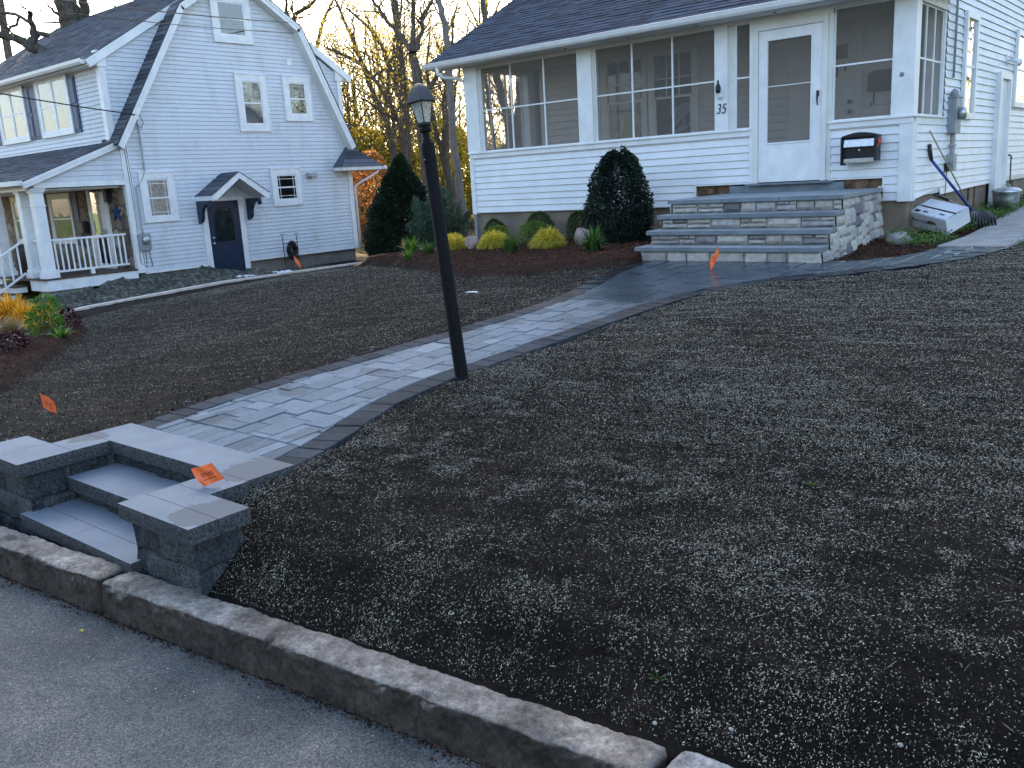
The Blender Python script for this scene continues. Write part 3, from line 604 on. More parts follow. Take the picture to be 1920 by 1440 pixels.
# ------------------------------------------------------------------ loose stuff on the soil
def chips(name, N, region, dens, size, mat, label, cat, lift=.004, flat=.35, aspect=(.22, .4)):
    x = rng.uniform(region[0], region[1], N); y = rng.uniform(region[2], region[3], N)
    keep = rng.uniform(0, 1, N) < dens(x, y); keep &= ~inpoly(x, y, OUT) & ~hole(x, y) & (y > yk(x)+.01)
    x, y = x[keep], y[keep]; n = len(x)
    e = .03; z = terr(x, y)+rng.uniform(-.002, .002, n); gxn = (terr(x+e, y)-z)/e; gyn = (terr(x, y+e)-z)/e
    L = (size[0]*.6+(size[1]*1.25-size[0]*.6)*rng.beta(1.4, 2.4, n)); W = L*rng.uniform(*aspect, n); H = W*rng.uniform(.6, 1.0, n); th = rng.uniform(0, 2*np.pi, n); tl = rng.normal(0, flat, n)
    dx, dy = np.cos(th), np.sin(th); dz = gxn*dx+gyn*dy+np.tan(np.clip(tl, -1, 1))*.6
    d = np.stack([dx, dy, dz], -1); d /= np.linalg.norm(d, axis=1)[:, None]; s = np.stack([-dy, dx, gxn*-dy+gyn*dx], -1)
    c = np.stack([x, y, z+lift+H*.3], -1); up = np.array([0, 0, 1.])
    A = c-d*L[:, None]/2; B = c+d*L[:, None]/2; k = rng.uniform(-.3, .3, n)[:, None]
    V = np.stack([A, B, c+s*W[:, None]/2+d*L[:, None]*k, c-s*W[:, None]/2-d*L[:, None]*k, c+up*H[:, None]*.8, c-up*H[:, None]*.3], 1).reshape(-1, 3)
    b = (np.arange(n)*6)[:, None, None]; T_ = np.array([(0, 3, 4), (3, 1, 4), (1, 2, 4), (2, 0, 4), (0, 2, 5), (2, 1, 5), (1, 3, 5), (3, 0, 5)])
    F = (b+T_[None]).reshape(-1, 3); tn = np.repeat(rng.uniform(0, 1, n), 8)
    o = mesh_np(name, V, F, mat, tn); setp(o, label, cat, kind='stuff'); return o
lawnmask = lambda x, y: (1-np.clip(mask_bed(x, y)*1.6, 0, 1))*(x > -18.3)*(y < 12.2)*((x < -2.0) | (y < 11.2))
def dseed(x, y):
    n = fbm(x*1.1+.5*y, y*1.1, 51, 4); n2 = fbm(x*6, y*6, 52, 3)
    q = .22+.5*np.clip(fbm(x*2.2+y*.5, y*14-x*2.5, 24, 2)-.5, -.2, .5)+1.6*np.clip(n-.44, 0, 1)+4.2*np.clip(n2-.57, 0, 1)+.45*np.clip((y-3.4)/4, 0, 1)
    q = q*np.where(x < -5.5, .6, 1.)
    return np.clip(q, 0, 1)*lawnmask(x, y)
chips('seed_mulch', 460000, (-4.2, .9, 1.75, 5.2), dseed, (.0045, .0102), M['seed'], 'pale grey-blue seed mulch pellets scattered over the dark soil', 'pellets')
chips('seed_mulch', 520000, (-4.2, 3.6, 5.2, 11.5), lambda x, y: dseed(x, y)*.85, (.0055, .0115), M['seed'], 'pale seed mulch pellets on the soil right of the walkway towards the house', 'pellets')
chips('seed_mulch', 420000, (-16, -5.2, 1.9, 12.5), lambda x, y: dseed(x, y)*.9, (.0065, .013), M['seed'], 'pale seed mulch pellets on the soil left of the walkway', 'pellets')
chips('soil_crumbs', 90000, (-4.2, 1.2, 1.75, 5.2), lambda x, y: .9*lawnmask(x, y), (.004, .013), M['clod'], 'dark crumbs of lawn soil', 'soil crumbs', aspect=(.5, .9), flat=.2)
chips('soil_crumbs', 60000, (-14, 3.6, 1.9, 12), lambda x, y: .9*lawnmask(x, y), (.008, .020), M['clod'], 'dark crumbs of lawn soil further back', 'soil crumbs', aspect=(.5, .9), flat=.2)
chips('mulch_shreds', 60000, (-14, -2.6, 8.2, 14), lambda x, y: mask_bed(x, y), (.025, .07), M['mulchchip'], 'brown shredded bark mulch in the bed along the white house', 'mulch', aspect=(.15, .3))
chips('mulch_shreds', 40000, (-16, -7.5, 1.9, 6.8), lambda x, y: mask_bed(x, y), (.02, .06), M['mulchchip'], 'red-brown shredded mulch in the small street-side bed', 'mulch', aspect=(.15, .3))
def roadbits(N, label, mat, size, spread, y0=.0):
    global chips_z; x = rng.uniform(-6.5, .6, N); y = yk(x)-.150-np.abs(rng.normal(0, spread, N))-y0; L = rng.uniform(*size, N); th = rng.uniform(0, 6.28, N); c = np.stack([x, y, np.full(N, -1.882)], -1); d = np.stack([np.cos(th), np.sin(th), 0*th], -1); s = np.stack([-np.sin(th), np.cos(th), 0*th], -1); W = L*rng.uniform(.3, .8, N)
    V = np.stack([c-d*L[:, None]/2, c+d*L[:, None]/2, c+s*W[:, None]/2, c-s*W[:, None]/2, c+np.stack([0*L, 0*L, W*.6], -1)], 1).reshape(-1, 3); b = (np.arange(N)*5)[:, None, None]; F = (b+np.array([(0, 3, 4), (3, 1, 4), (1, 2, 4), (2, 0, 4)])[None]).reshape(-1, 3)
    setp(mesh_np('gutter_grit', V, F, mat, np.repeat(rng.uniform(0, 1, N), 4)), label, 'grit', kind='stuff')
roadbits(9000, 'dark soil crumbs swept into the gutter along the kerb', M['clod'], (.004, .014), .028); roadbits(1500, 'brown mulch bits in the gutter', M['mulchchip'], (.006, .02), .035); roadbits(700, 'pale grit and pellets strewn over the road by the kerb', M['seed'], (.004, .009), .35)
chips('dry_straw', 1500, (-4.2, 2, 1.8, 6), lambda x, y: .5*lawnmask(x, y), (.03, .075), M['twig'], 'thin dry straw bits lying on the dark soil', 'straw', aspect=(.03, .05), flat=.15)
# ================================================================== MAIN HOUSE
MH = empty('white_house', (-7.2, 12.25, -1.1), 'white lap-sided house with a screened front porch, house number 35 and dark shingle roof', 'house')
W_ = M['siding']; TR = M['trim']; CT = M['cream_trim']
def mk(name, fn, mats, parent=MH, **k):
    mb = MB(); fn(mb); return mb.build(name, mats, parent, **k)
def front_siding_left(mb):
    lap(mb, FM, [(-10.9, -.54), (-6.47, -.54), (-6.47, .43), (-10.9, .43)]); lap(mb, FM, [(-6.47, -.225), (-5.60, -.225), (-5.60, .43), (-6.47, .43)])
def front_siding_right(mb):
    lap(mb, FM, [(-4.46, -.225), (-3.74, -.225), (-3.74, .43), (-4.46, .43)]); lap(mb, FM, [(-3.74, -.54), (-3.56, -.54), (-3.56, .43), (-3.74, .43)])
mk('porch_siding', front_siding_left, W_); mk('porch_siding', front_siding_right, W_)
def side_siding(mb):
    lap(mb, FS, [(12.40, -.54), (13.62, -.52), (13.62, .43), (12.40, .43)], t0=-.54)
    lap(mb, FS, [(13.62, -.54), (24.6, -.36), (24.6, 2.3), (18.5, 5.45), (13.62, 2.86)], t0=-.54)
mk('side_wall', side_siding, W_)
def cores(mb):   # what stands behind the siding
    mb.box(-10.9, -6.47, 12.262, 12.36, -.54, .5); mb.box(-6.47, -5.60, 12.262, 12.36, -.22, .5); mb.box(-4.46, -3.45, 12.262, 12.36, -.22, .5); mb.box(-3.74, -3.45, 12.262, 12.36, -.54, -.22)
    mb.box(-3.50, -3.405, 12.3, 24.6, -.5, .48); mb.prism([(13.7, .48), (24.6, .48), (24.6, 2.2), (18.5, 5.4), (13.7, 2.8)], FS, -.1, -.006)
    mb.box(-10.97, -10.88, 12.3, 13.95, -.5, .5)
    mb.box(-11.0, -10.9, 14.05, 24.6, -.5, 3.0); mb.prism([(14.0, 3.0), (24.6, 3.0), (24.6, 2.99), (18.5, 5.4), (14.0, 3.1)], frame((-10.95, 0, 0), (0, 1, 0), (0, 0, 1)), -.05, .05)
    mb.box(-10.9, -3.5, 24.5, 24.6, -.5, 2.4)
mk('wall_core', cores, CT)
# knee-wall cap, sill, corner boards, skirt boards, posts
def trims(mb):
    for a, b in ((-10.98, -5.60), (-4.46, -3.40)):
        mb.box(a, b, 12.213, 12.26, .43, .505); mb.box(a-.02, b+.02, 12.19, 12.34, .505, .53)
    mb.box(-10.99, -10.90, 12.222, 12.3, -.56, .43)
    mb.box(-3.56, -3.388, 12.222, 12.3, -.55, .43); mb.box(-3.43, -3.384, 12.30, 12.41, -.55, .43)
    mb.box(-3.45, -3.386, 12.34, 13.62, .43, .505); mb.box(-3.46, -3.36, 12.34, 13.64, .505, .53)
    mb.box(-5.60, -5.55, 12.21, 12.3, -.235, 1.95)
    mb.box(-6.485, -6.46, 12.225, 12.26, -.345, -.225); mb.box(-6.47, -5.6, 12.228, 12.26, -.24, -.222); mb.box(-4.46, -3.74, 12.228, 12.26, -.24, -.222); mb.box(-3.75, -3.735, 12.225, 12.26, -.345, -.225)
    mb.box(-3.80, -3.735, 12.224, 12.26, -.36, -.345)
mk('trim', trims, TR, bevel=.003)
POSTS = ((-11.0, -10.70), (-8.55, -8.27), (-6.14, -5.94), (-3.67, -3.40))
for i, (a, b) in enumerate(POSTS):
    mk('porch_post', lambda mb: (mb.box(a, b, 12.215, 12.42, .53, 1.985)), TR, bevel=.004)
mk('porch_post', lambda mb: mb.box(-3.66, -3.405, 13.55, 13.74, .53, 1.95), TR, bevel=.004)
mk('porch_post', lambda mb: mb.box(-11.0, -10.8, 13.8, 14.0, .53, 1.95), TR, bevel=.004)
# recessed jambs beside posts
for q_ in ((-10.70, -10.655, 12.25, 12.33, .53, 1.95), (-8.27, -8.235, 12.25, 12.33, .53, 1.95), (-5.94, -5.84, 12.27, 12.35, .53, 1.95), (-4.50, -4.44, 12.23, 12.33, -.23, 1.95)): mk('jamb_trim', lambda mb: mb.box(*q_), CT, bevel=.002)
# screens: each bay a part with its bars and mesh
def screen(F, a0, a1, b0, b1, verts, rail, c=-.03):
    mb = MB(); w = .022
    mb.pbox(F, a0, a1, b0, b0+.02, c-.01, c+.012); mb.pbox(F, a0, a1, b1-.02, b1, c-.01, c+.012); mb.pbox(F, a0, a0+w, b0+.02, b1-.02, c-.01, c+.012); mb.pbox(F, a1-w, a1, b0+.02, b1-.02, c-.01, c+.012)
    for q in verts: mb.pbox(F, q-.013, q+.013, b0+.02, b1-.02, c-.012, c+.014)
    xs = [a0+w]+[z for q in verts for z in (q-.013, q+.013)]+[a1-w]
    for i in range(0, len(xs), 2): mb.pbox(F, xs[i], xs[i+1], rail-.011, rail+.011, c-.008, c+.010)
    o = mb.build('screen_bay', M['trim'], MH); s = MB(); O, u, v, n = F
    s.face([O+u*a0+v*b0+n*c, O+u*a1+v*b0+n*c, O+u*a1+v*b1+n*c, O+u*a0+v*b1+n*c]); s.build('screen', M['screen'], o)
screen(FM, -10.655, -8.55, .53, 1.96, (-9.97, -9.26), 1.235); screen(FM, -8.235, -6.14, .53, 1.96, (-7.55, -6.85), 1.235)
screen(FM, -5.84, -5.60, .53, 1.96, (), 1.235); screen(FM, -4.44, -3.67, .53, 1.96, (), 1.235)
screen(frame((-3.42, 0, 0), (0, 1, 0), (0, 0, 1)), 12.42, 13.55, .53, 1.90, (12.76, 13.15), 1.235, c=-.02)
screen(frame((-10.95, 0, 0), (0, 1, 0), (0, 0, 1)), 12.42, 13.80, .53, 1.95, (12.88, 13.34), 1.235, c=-.02)
# nail heads on the sill
# storm door
dm = MB(); dm.pbox(FM, -5.55, -5.47, -.235, 1.90, -.03, .05); dm.pbox(FM, -4.57, -4.50, -.235, 1.90, -.03, .05); dm.pbox(FM, -5.47, -4.57, 1.81, 1.90, -.03, .05); dm.pbox(FM, -5.60, -4.44, 1.90, 1.957, -.03, .035); dm.build('door_frame', CT, MH, bevel=.003)
dm = MB()
for a0, a1, b0, b1 in ((-5.465, -5.335, -.225, 1.805), (-4.725, -4.575, -.225, 1.805), (-5.335, -4.725, 1.665, 1.805), (-5.335, -4.725, -.225, .315)): dm.pbox(FM, a0, a1, b0, b1, .0, .035)
dm.pbox(FM, -5.335, -4.725, 1.06, 1.072, .012, .03)
for a0, a1, b0, b1 in ((-5.36, -5.337, .29, 1.69), (-4.723, -4.70, .29, 1.69), (-5.337, -4.723, 1.667, 1.69), (-5.337, -4.723, .29, .313)): dm.pbox(FM, a0, a1, b0, b1, .036, .044)
door = dm.build('door', M['trim'], MH, bevel=.003)
dg = MB(); O, u, v, n = FM; dg.face([O+u*a+v*b+n*.015 for a, b in ((-5.335, .315), (-4.725, .315), (-4.725, 1.665), (-5.335, 1.665))]); dg.build('door_screen', M['screen'], door)
hb = MB(); hb.tube([O+u*-4.622+v*(.76+.02*i)+n*(.05+.018*math.sin(math.pi*i/8)) for i in range(9)], [.008, .009, .010, .011, .012, .014, .015, .013, .008], 8); hb.pbox(FM, -4.637, -4.607, .88, .95, .035, .058); hb.build('handle', M['black'], door, smooth=True)
# inner wall with windows and entry door
FI = frame((0, 13.98, 0), (1, 0, 0), (0, 0, 1))
def inner(mb): lap(mb, FI, [(-10.55, -.3), (-3.5, -.3), (-3.5, 2.12), (-10.55, 2.12)], e=.12); mb.box(-10.62, -3.5, 14.0, 14.1, -.3, 2.2)
mk('inner_wall', inner, M['greywall'])
mk('inner_trim', lambda mb: (mb.box(-10.64, -10.52, 13.95, 13.99, -.3, 2.1),), M['greytrim'])
for xa, xb in ((-9.10, -8.38), (-8.14, -7.42)):
    FI0 = FI; FI = (FI0[0]+FI0[3]*.014,)+tuple(FI0[1:]); mb = MB(); z0, z1, zm = .62, 1.93, 1.24
    for q in ((xa-.14, xa, z0-.1, z1+.1), (xb, xb+.12, z0-.1, z1+.1), (xa, xb, z1, z1+.1), (xa, xb, z0-.1, z0), (xa, xb, zm-.02, zm+.02)): mb.pbox(FI, *q, .0, .04)
    for q in (1, 2): X_ = xa+(xb-xa)*q/3; mb.pbox(FI, X_-.01, X_+.01, zm+.02, z1, .005, .03)
    Zm = zm+(z1-zm)*.45; mb.pbox(FI, xa, xb, Zm-.009, Zm+.009, .006, .028); mb.pbox(FI, xa, xa+.03, z0, zm-.02, .002, .034); mb.pbox(FI, xb-.03, xb, z0, zm-.02, .002, .034)
    wn = mb.build('inner_window', M['greytrim'], MH); g = MB(); O2, u2, v2, n2 = FI
    g.pbox(FI, xa, xb, z0, z1, .012, .0135); g.build('pane', M['glass_in'], wn)
    b = MB(); b.face([O2+u2*a+v2*c+n2*.008 for a, c in ((xa, z0), (xb, z0), (xb, z1), (xa, z1))]); b.build('dark_interior', M['darkroom'], wn)
    # pale things standing inside the glass
    c = MB()
    if xa < -9: c.prism([(-8.98, .66), (-8.86, .66), (-8.80, .80), (-8.79, .98), (-8.92, 1.08), (-8.93, 1.0), (-8.86, .93), (-8.87, .80), (-8.93, .76)], FI, .0085, .011)
    else: c.prism([(-7.80, .70), (-7.80, .95), (-7.72, 1.08), (-7.60, 1.13), (-7.46, 1.12), (-7.43, 1.0), (-7.55, .92), (-7.62, .86)], FI, .0085, .011); c.prism([(-7.78, .66), (-7.62, .78), (-7.60, .90), (-7.55, .90), (-7.55, .74), (-7.43, .84), (-7.43, .78), (-7.60, .66)], FI, .0085, .0105)
    c.build('curtain', M['cream_trim'], wn); FI = FI0
idr = MB(); idr.pbox(FI, -5.75, -4.72, -.25, 1.95, .0, .032); idr.pbox(FI, -4.72, -4.63, -.25, 2.0, .0, .045); ido = idr.build('entry_door', M['greywall'], MH)
q = MB(); q.pbox(FI, -5.02, -4.84, 1.50, 1.70, .032, .036); q.build('door_light', M['darkroom'], ido)
q = MB()
for z in (.87, .73): q = MB(); q.tube([(-4.78, 13.95, z), (-4.78, 13.90, z)], [.028, .034], 12); q.build('door_knob', M['black'], ido, smooth=True)
q = MB()
for k, (a, h) in enumerate(((-5.08, .18), (-5.0, .17), (-4.88, .10))): q.pbox(FI, a, a+.02, 1.42-h, 1.42, .032, .05)
q.build('door_ornament', M['darkroom'], ido)
# porch ceiling, floor, beam, soffit
mk('porch_ceiling', lambda mb: mb.box(-11.0, -3.45, 12.3, 14.0, 2.02, 2.06), CT)
mk('porch_floor', lambda mb: mb.box(-10.9, -3.5, 12.37, 14.0, -.32, -.24), M['deck'])
mk('porch_beam', lambda mb: (mb.box(-11.02, -3.39, 12.225, 12.43, 1.955, 2.07), mb.box(-3.50, -3.392, 12.43, 13.95, 1.90, 2.07), mb.box(-11.0, -10.88, 12.43, 14.0, 1.955, 2.07)), CT, bevel=.003)
def sof(mb):
    mb.box(-11.5, -3.08, 11.90, 12.222, 1.995, 2.012)
    F = frame((-3.39, 0, 0), (0, 1, 0), (0, 0, 1)); mb.prism([(12.2, 2.07), (13.62, 2.07), (13.62, 2.80), (12.2, 2.13)], F, -.05, .0)
    mb.box(-3.39, -3.08, 12.24, 13.64, 2.05, 2.07)
mk('soffit', sof, CT)
# little hanger brackets under the gutter
for x in np.arange(-10.9, -3.4, 1.15): hk = MB(); hk.box(x-.018, x+.018, 12.0, 12.012, 1.983, 1.996); hk.build('soffit_bracket', M['darkwood'], MH)
# foundation, recess behind the stoop
def found(mb):
    mb.box(-10.93, -6.5, 12.30, 12.5, -1.7, -.545); mb.box(-6.5, -3.46, 12.30, 12.5, -1.7, -.37); mb.box(-3.66, -3.45, 12.5, 24.5, -1.5, -.36)
    mb.box(-10.93, -10.75, 12.5, 24.5, -2.2, -.5)
mk('foundation', found, M['foundation'])
mk('stoop_recess', lambda mb: mb.box(-6.45, -5.9, 12.27, 12.30, -.365, -.225), M['darkwood']); mk('stoop_recess', lambda mb: mb.box(-4.25, -3.75, 12.27, 12.30, -.365, -.225), M['darkwood'])
mk('threshold_board', lambda mb: (mb.box(-5.9, -4.25, 12.21, 12.30, -.36, -.262), mb.box(-5.62, -4.4, 12.12, 12.30, -.262, -.238)), M['slabtop'])
mk('foundation_vent', lambda mb: mb.box(-3.45, -3.44, 13.05, 13.32, -.86, -.60), M['darkwood'])
mk('downspout_remnant', lambda mb: (mb.box(-10.975, -10.93, 12.24, 12.30, -1.4, -.56),), M['greybox'])
# roof
RS = .53; cs = 1/math.hypot(1, RS)
FR = (V3((0, 11.86, 2.10)), V3((1, 0, 0)), V3((0, cs, RS*cs)), V3((0, -RS*cs, cs)))
Lr = (18.5-11.86)/cs
def roof(mb):
    O, u, v, n = FR; e = .135; t = 0; k = 0
    while t < Lr:
        b = min(t+e, Lr); x = -11.52-random.uniform(0, .3)
        while x < -3.05:
            wd = random.uniform(.13, .36); a, c = max(x, -11.52), min(x+wd, -3.05); d = random.choice((.007, .007, .013)); tt = random.random()
            if c-a > .01:
                P = [O+u*a+v*t+n*d, O+u*c+v*t+n*d, O+u*c+v*(b+.01)+n*.001, O+u*a+v*(b+.01)+n*.001]; mb.face(P, 0, tt); mb.face([O+u*a+v*t-n*.004, O+u*c+v*t-n*.004, P[1], P[0]], 0, tt*.4)
                if d > .01: mb.face([P[0], P[3], O+u*a+v*t], 0, 0); mb.face([P[1], O+u*c+v*t, P[2]], 0, 0)
            x += wd
        t = b
    mb.prism([(-11.52, 0), (-3.05, 0), (-3.05, Lr), (-11.52, Lr)], FR, -.03, -.006, 0, .2)
    y1, z1 = 18.5, 2.10+RS*6.64; mb.hexa([(-11.52, y1, z1-.03), (-3.05, y1, z1-.03), (-3.05, 25.1, 1.97), (-11.52, 25.1, 1.97), (-11.52, y1, z1), (-3.05, y1, z1), (-3.05, 25.1, 2.0), (-11.52, 25.1, 2.0)], 0, .5)
rf = mk('roof', roof, M['roof'])
def gut(mb):   # K-style gutter profile swept along X
    pr = [(11.86, 2.075), (11.86, 2.0), (11.80, 2.0), (11.775, 2.03), (11.765, 2.06), (11.755, 2.085), (11.765, 2.09), (11.772, 2.07), (11.85, 2.07)]
    Fg = frame((0, 0, 0), (0, 1, 0), (0, 0, 1)); mb.prism(pr, (V3((-11.56, 0, 0)), V3((0, 1, 0)), V3((0, 0, 1)), V3((1, 0, 0))), 0, 8.5)
mk('gutter', gut, TR, parent=rf)
mk('rake_board', lambda mb: (mb.prism([(0, -.14), (Lr, -.14), (Lr, -.01), (0, -.01)], (V3((-11.50, 11.88, 2.10)), V3((0, cs, RS*cs)), V3((0, -RS*cs, cs)), V3((1, 0, 0))), 0, .022), mb.prism([(0, -.14), (Lr, -.14), (Lr, -.01), (0, -.01)], (V3((-3.09, 11.88, 2.10)), V3((0, cs, RS*cs)), V3((0, -RS*cs, cs)), V3((1, 0, 0))), 0, .022)), TR, parent=rf)
ds = MB(); ds.tube([(-11.25, 11.82, 2.0), (-11.25, 11.83, 1.90), (-11.2, 11.9, 1.84), (-11.05, 12.15, 1.82), (-11.03, 12.27, 1.76), (-11.03, 12.30, 1.4)], .032, 8); ds.build('downspout', TR, rf, smooth=True)
# fittings on the front
pl = MB(); pl.lathe((0, 0, 0), [(0, 0), (.045, 0), (.05, .01), (.03, .022), (0, .024)], 16)
pl.v = [(-6.035+a, 12.213-c, 1.10+b*1.5) for a, b, c in pl.v]; po_ = pl.build('porch_light', TR, MH, smooth=True)
q = MB(); q.lathe((-6.05, 12.15, 1.10), [(.0, -.045), (.028, -.04), (.036, 0), (.036, .05), (.022, .075), (.012, .10), (.016, .12), (.004, .135), (0, .14)], 14); q.tube([(-6.05, 12.16, 1.11), (-6.04, 12.21, 1.09)], .012, 8); q.build('light_shade', M['black'], po_, smooth=True)
q = MB(); q.tube([(-6.03, 12.19, 1.05), (-6.03, 12.18, .98)], [.034, .028], 12); q.build('light_socket', CT, po_, smooth=True)
tc = bpy.data.curves.new('house_number', 'FONT'); tc.body = '35'; tc.size = .20; tc.extrude = .004; tc.shear = .25; tc.align_x = 'CENTER'; tc.offset = -.002
to = bpy.data.objects.new('house_number', tc); COL.objects.link(to); dg_ = bpy.context.evaluated_depsgraph_get(); me = bpy.data.meshes.new_from_object(to.evaluated_get(dg_)); bpy.data.objects.remove(to)
me.materials.clear(); me.materials.append(M['ink'])
to = bpy.data.objects.new('house_number', me); to.location = (-6.035, 12.208, .775); to.rotation_euler = (R(90), 0, 0); to.scale = (.80, 1, 1); link(to, MH)
q = MB(); q.lathe((0, 0, 0), [(0, .012), (.02, .012), (.028, .004), (.030, 0)], 12); q.v = [(-3.555+a, 12.214-c, 1.03+b) for a, b, c in q.v]; q.build('old_cable_hole', M['steel'], MH)
# electric service on the right side wall
es = MB(); es.tube([(-3.36, 13.95, 4.2), (-3.36, 13.93, 2.0), (-3.36, 13.92, 1.05)], .017, 8); es.build('service_cable', M['greybox'], MH, smooth=True)
mt_ = MB(); mt_.box(-3.39, -3.28, 13.82, 14.12, .30, .80); mt_.box(-3.40, -3.27, 13.80, 14.14, .78, .80); mt_.tube([(-3.335, 13.93, .80), (-3.335, 13.93, .86), (-3.335, 13.93, .90)], [.055, .05, .018], 12); mo = mt_.build('electric_meter', M['greybox'], MH, bevel=.005)
q = MB(); q.tube([(-3.28, 14.0, .57), (-3.24, 14.0, .57), (-3.20, 14.0, .57), (-3.185, 14.0, .57)], [.085, .085, .08, .06], 18); q.build('meter_glass', M['galv'], mo, smooth=True)
q = MB(); q.tube([(-3.34, 13.98, .30), (-3.34, 13.98, .02)], .034, 12); q.box(-3.39, -3.29, 13.88, 14.05, -.22, .02); q.box(-3.395, -3.30, 13.92, 14.04, .12, .15); q.build('conduit', M['pvc'], MH, bevel=.003)
q = MB(); q.box(-3.39, -3.34, 13.78, 13.86, -.22, -.10); q.tube([(-3.36, 13.82, -.2), (-3.37, 13.83, -.6)], .006, 6); q.build('cable_box', M['black'], MH)
FS0 = FS
# side windows and side door
def sidewin(a0, a1, b0, b1, depth=.03):
    FS = (FS0[0]+FS0[3]*.014,)+tuple(FS0[1:]); mb = MB()
    for z in ((a0-.09, a0, b0-.09, b1+.09), (a1, a1+.09, b0-.09, b1+.09), (a0, a1, b1, b1+.09), (a0, a1, b0-.09, b0)): mb.pbox(FS, *z, 0, .05)
    mb.pbox(FS, a0, a1, (b0+b1)/2-.02, (b0+b1)/2+.02, .012, .03); o = mb.build('side_window', TR, MH, bevel=.003)
    g = MB(); g.pbox(FS, a0, a1, b0, b1, .014, .0165); g.build('pane', M['glass_in'], o); g = MB(); O, u, v, n = FS; g.face([O+u*a+v*b+n*.013 for a, b in ((a0, b0), (a1, b0), (a1, b1), (a0, b1))]); g.build('curtain', M['darkroom'] if a0 < 16 else M['curtain'], o)
sidewin(14.55, 15.10, .60, 1.90); sidewin(18.1, 19.3, .85, 1.95)
q = MB(); q.pbox(FS, 16.72, 16.84, -1.0, 1.28, 0, .09); q.pbox(FS, 17.5, 17.6, -.9, 1.28, 0, .09); q.pbox(FS, 16.84, 17.5, 1.18, 1.28, 0, .09); q.pbox(FS, 16.84, 17.5, -.9, 1.18, 0, .03); q.build('side_door', TR, MH, bevel=.004)
q = MB(); q.pbox(FS, 17.35, 17.42, 1.42, 1.60, 0, .03); q.tube([(-3.36, 17.4, 1.5), (-3.25, 17.42, 1.47), (-3.18, 17.38, 1.42)], [.02, .035, .05], 10); q.tube([(-3.36, 17.46, 1.5), (-3.27, 17.52, 1.5), (-3.2, 17.56, 1.46)], [.02, .035, .05], 10); q.build('flood_light', TR, MH, smooth=True)
q = MB(); q.pbox(FS, 17.6, 17.7, -.1, .0, 0, .05); q.tube([(-3.33, 17.66, -.05), (-3.28, 17.66, -.06), (-3.26, 17.66, -.12)], .014, 8); q.tube([(-3.27, 17.66, -.1), (-3.27, 17.7, -.5), (-3.22, 17.8, -.93)], .011, 8); q.build('garden_tap', M['black'], MH, smooth=True)
# boards closing the gap under the side siding
for y_ in (15.5, 15.9, 18.2, 18.8): mk('side_skirt', lambda mb: mb.box(-3.5, -3.43, y_, y_+.03, -1.1, -.4), M['darkwood'])
# ------------------------------------------------------------------ stoop
ST = empty('front_stoop', (-4.66, 10.7, -1.05), 'front steps of pale stone veneer with blue-grey slab treads below the white storm door', 'steps')
TRD = [(-.865, 9.20, 9.57), (-.70, 9.53, 9.90), (-.53, 9.86, 10.24), (-.36, 10.18, 12.21)]
XL, XR = -5.79, -3.53
def slab(x0, x1, y0, y1, zt, th=.05):
    mb = MB(); mb.box(x0, x1, y0, y1, zt-th, zt); mb.build('tread', M['slabtop'], ST, bevel=.004)
for (zt, y0, y1) in TRD[:3]: slab(XL, XR, y0, y1, zt)
for (x0, x1) in ((XL, -5.03), (-5.027, -4.3), (-4.297, XR)): slab(x0, x1, 10.18, 11.15, -.36)
for (x0, x1) in ((XL, -4.7), (-4.697, XR)): slab(x0, x1, 11.153, 12.205, -.36)
def stone(mb, F, a0, a1, b0, b1, depth):
    """one rough-faced stone: a small grid bulging out of the frame plane"""
    O, u, v, n = F; na = max(3, int((a1-a0)/.03)); nb = max(3, int((b1-b0)/.03)); sd = random.random()*50; b = len(mb.v); tt = random.choice((0, .15, .25, .35, .45, .5, .55, .6, .65, .7, .75, .8, .85, .95, 1)); tx, ty = random.uniform(-.012, .012), random.uniform(-.01, .01)
    for j in range(nb+1):
        for i in range(na+1):
            fi, fj = i/na, j/nb; e = min(fi, 1-fi)*(a1-a0), min(fj, 1-fj)*(b1-b0); edge = min(1, min(e)/.014); q = (float(fbm(a0*7+fi*(a1-a0)*14+sd, fj*(b1-b0)*14, 61, 4))-.5)*.035
            rx = (float(fbm(sd+fi*5, fj*5, 62, 2))-.5)*.010
            mb.v.append(tuple(O+u*(a0+fi*(a1-a0)+rx*(1 if 0 < i < na else .7))+v*(b0+fj*(b1-b0)+rx)+n*(depth*(.35+.65*edge**.5)+(q*.55+tx*(fi-.5)*1.2+ty*(fj-.5)*1.2)*edge)))
    for j in range(nb):
        for i in range(na): mb.f.append((b+j*(na+1)+i, b+j*(na+1)+i+1, b+(j+1)*(na+1)+i+1, b+(j+1)*(na+1)+i)); mb.mi.append(0); mb.t.append(tt)
sb = MB()
for k, (zt, y0, y1) in enumerate(TRD):
    F = frame((0, y0+.055, 0), (1, 0, 0), (0, 0, 1)); zb = (TRD[k-1][0] if k else -1.08)+.004; z1 = zt-.054; x = XL+.06
    while x < XR-.05:
        wd = random.uniform(.17, .42); xe = min(x+wd, XR-.04); 
        if XR-.04-xe < .09: xe = XR-.04
        if random.random() < .45 and k: zm = zb+(z1-zb)*random.uniform(.4, .6); xs_ = x+(xe-x)*random.uniform(.4, .7); stone(sb, F, x+.005, xe-.005, zb, zm-.004, .035); (stone(sb, F, x+.005, xs_-.004, zm+.004, z1, .035), stone(sb, F, xs_+.004, xe-.005, zm+.004, z1, .035)) if xe-x > .2 and random.random() < .5 else stone(sb, F, x+.005, xe-.005, zm+.004, z1, .035)
        else: stone(sb, F, x+.005, xe-.005, zb, z1, .04)
        x = xe
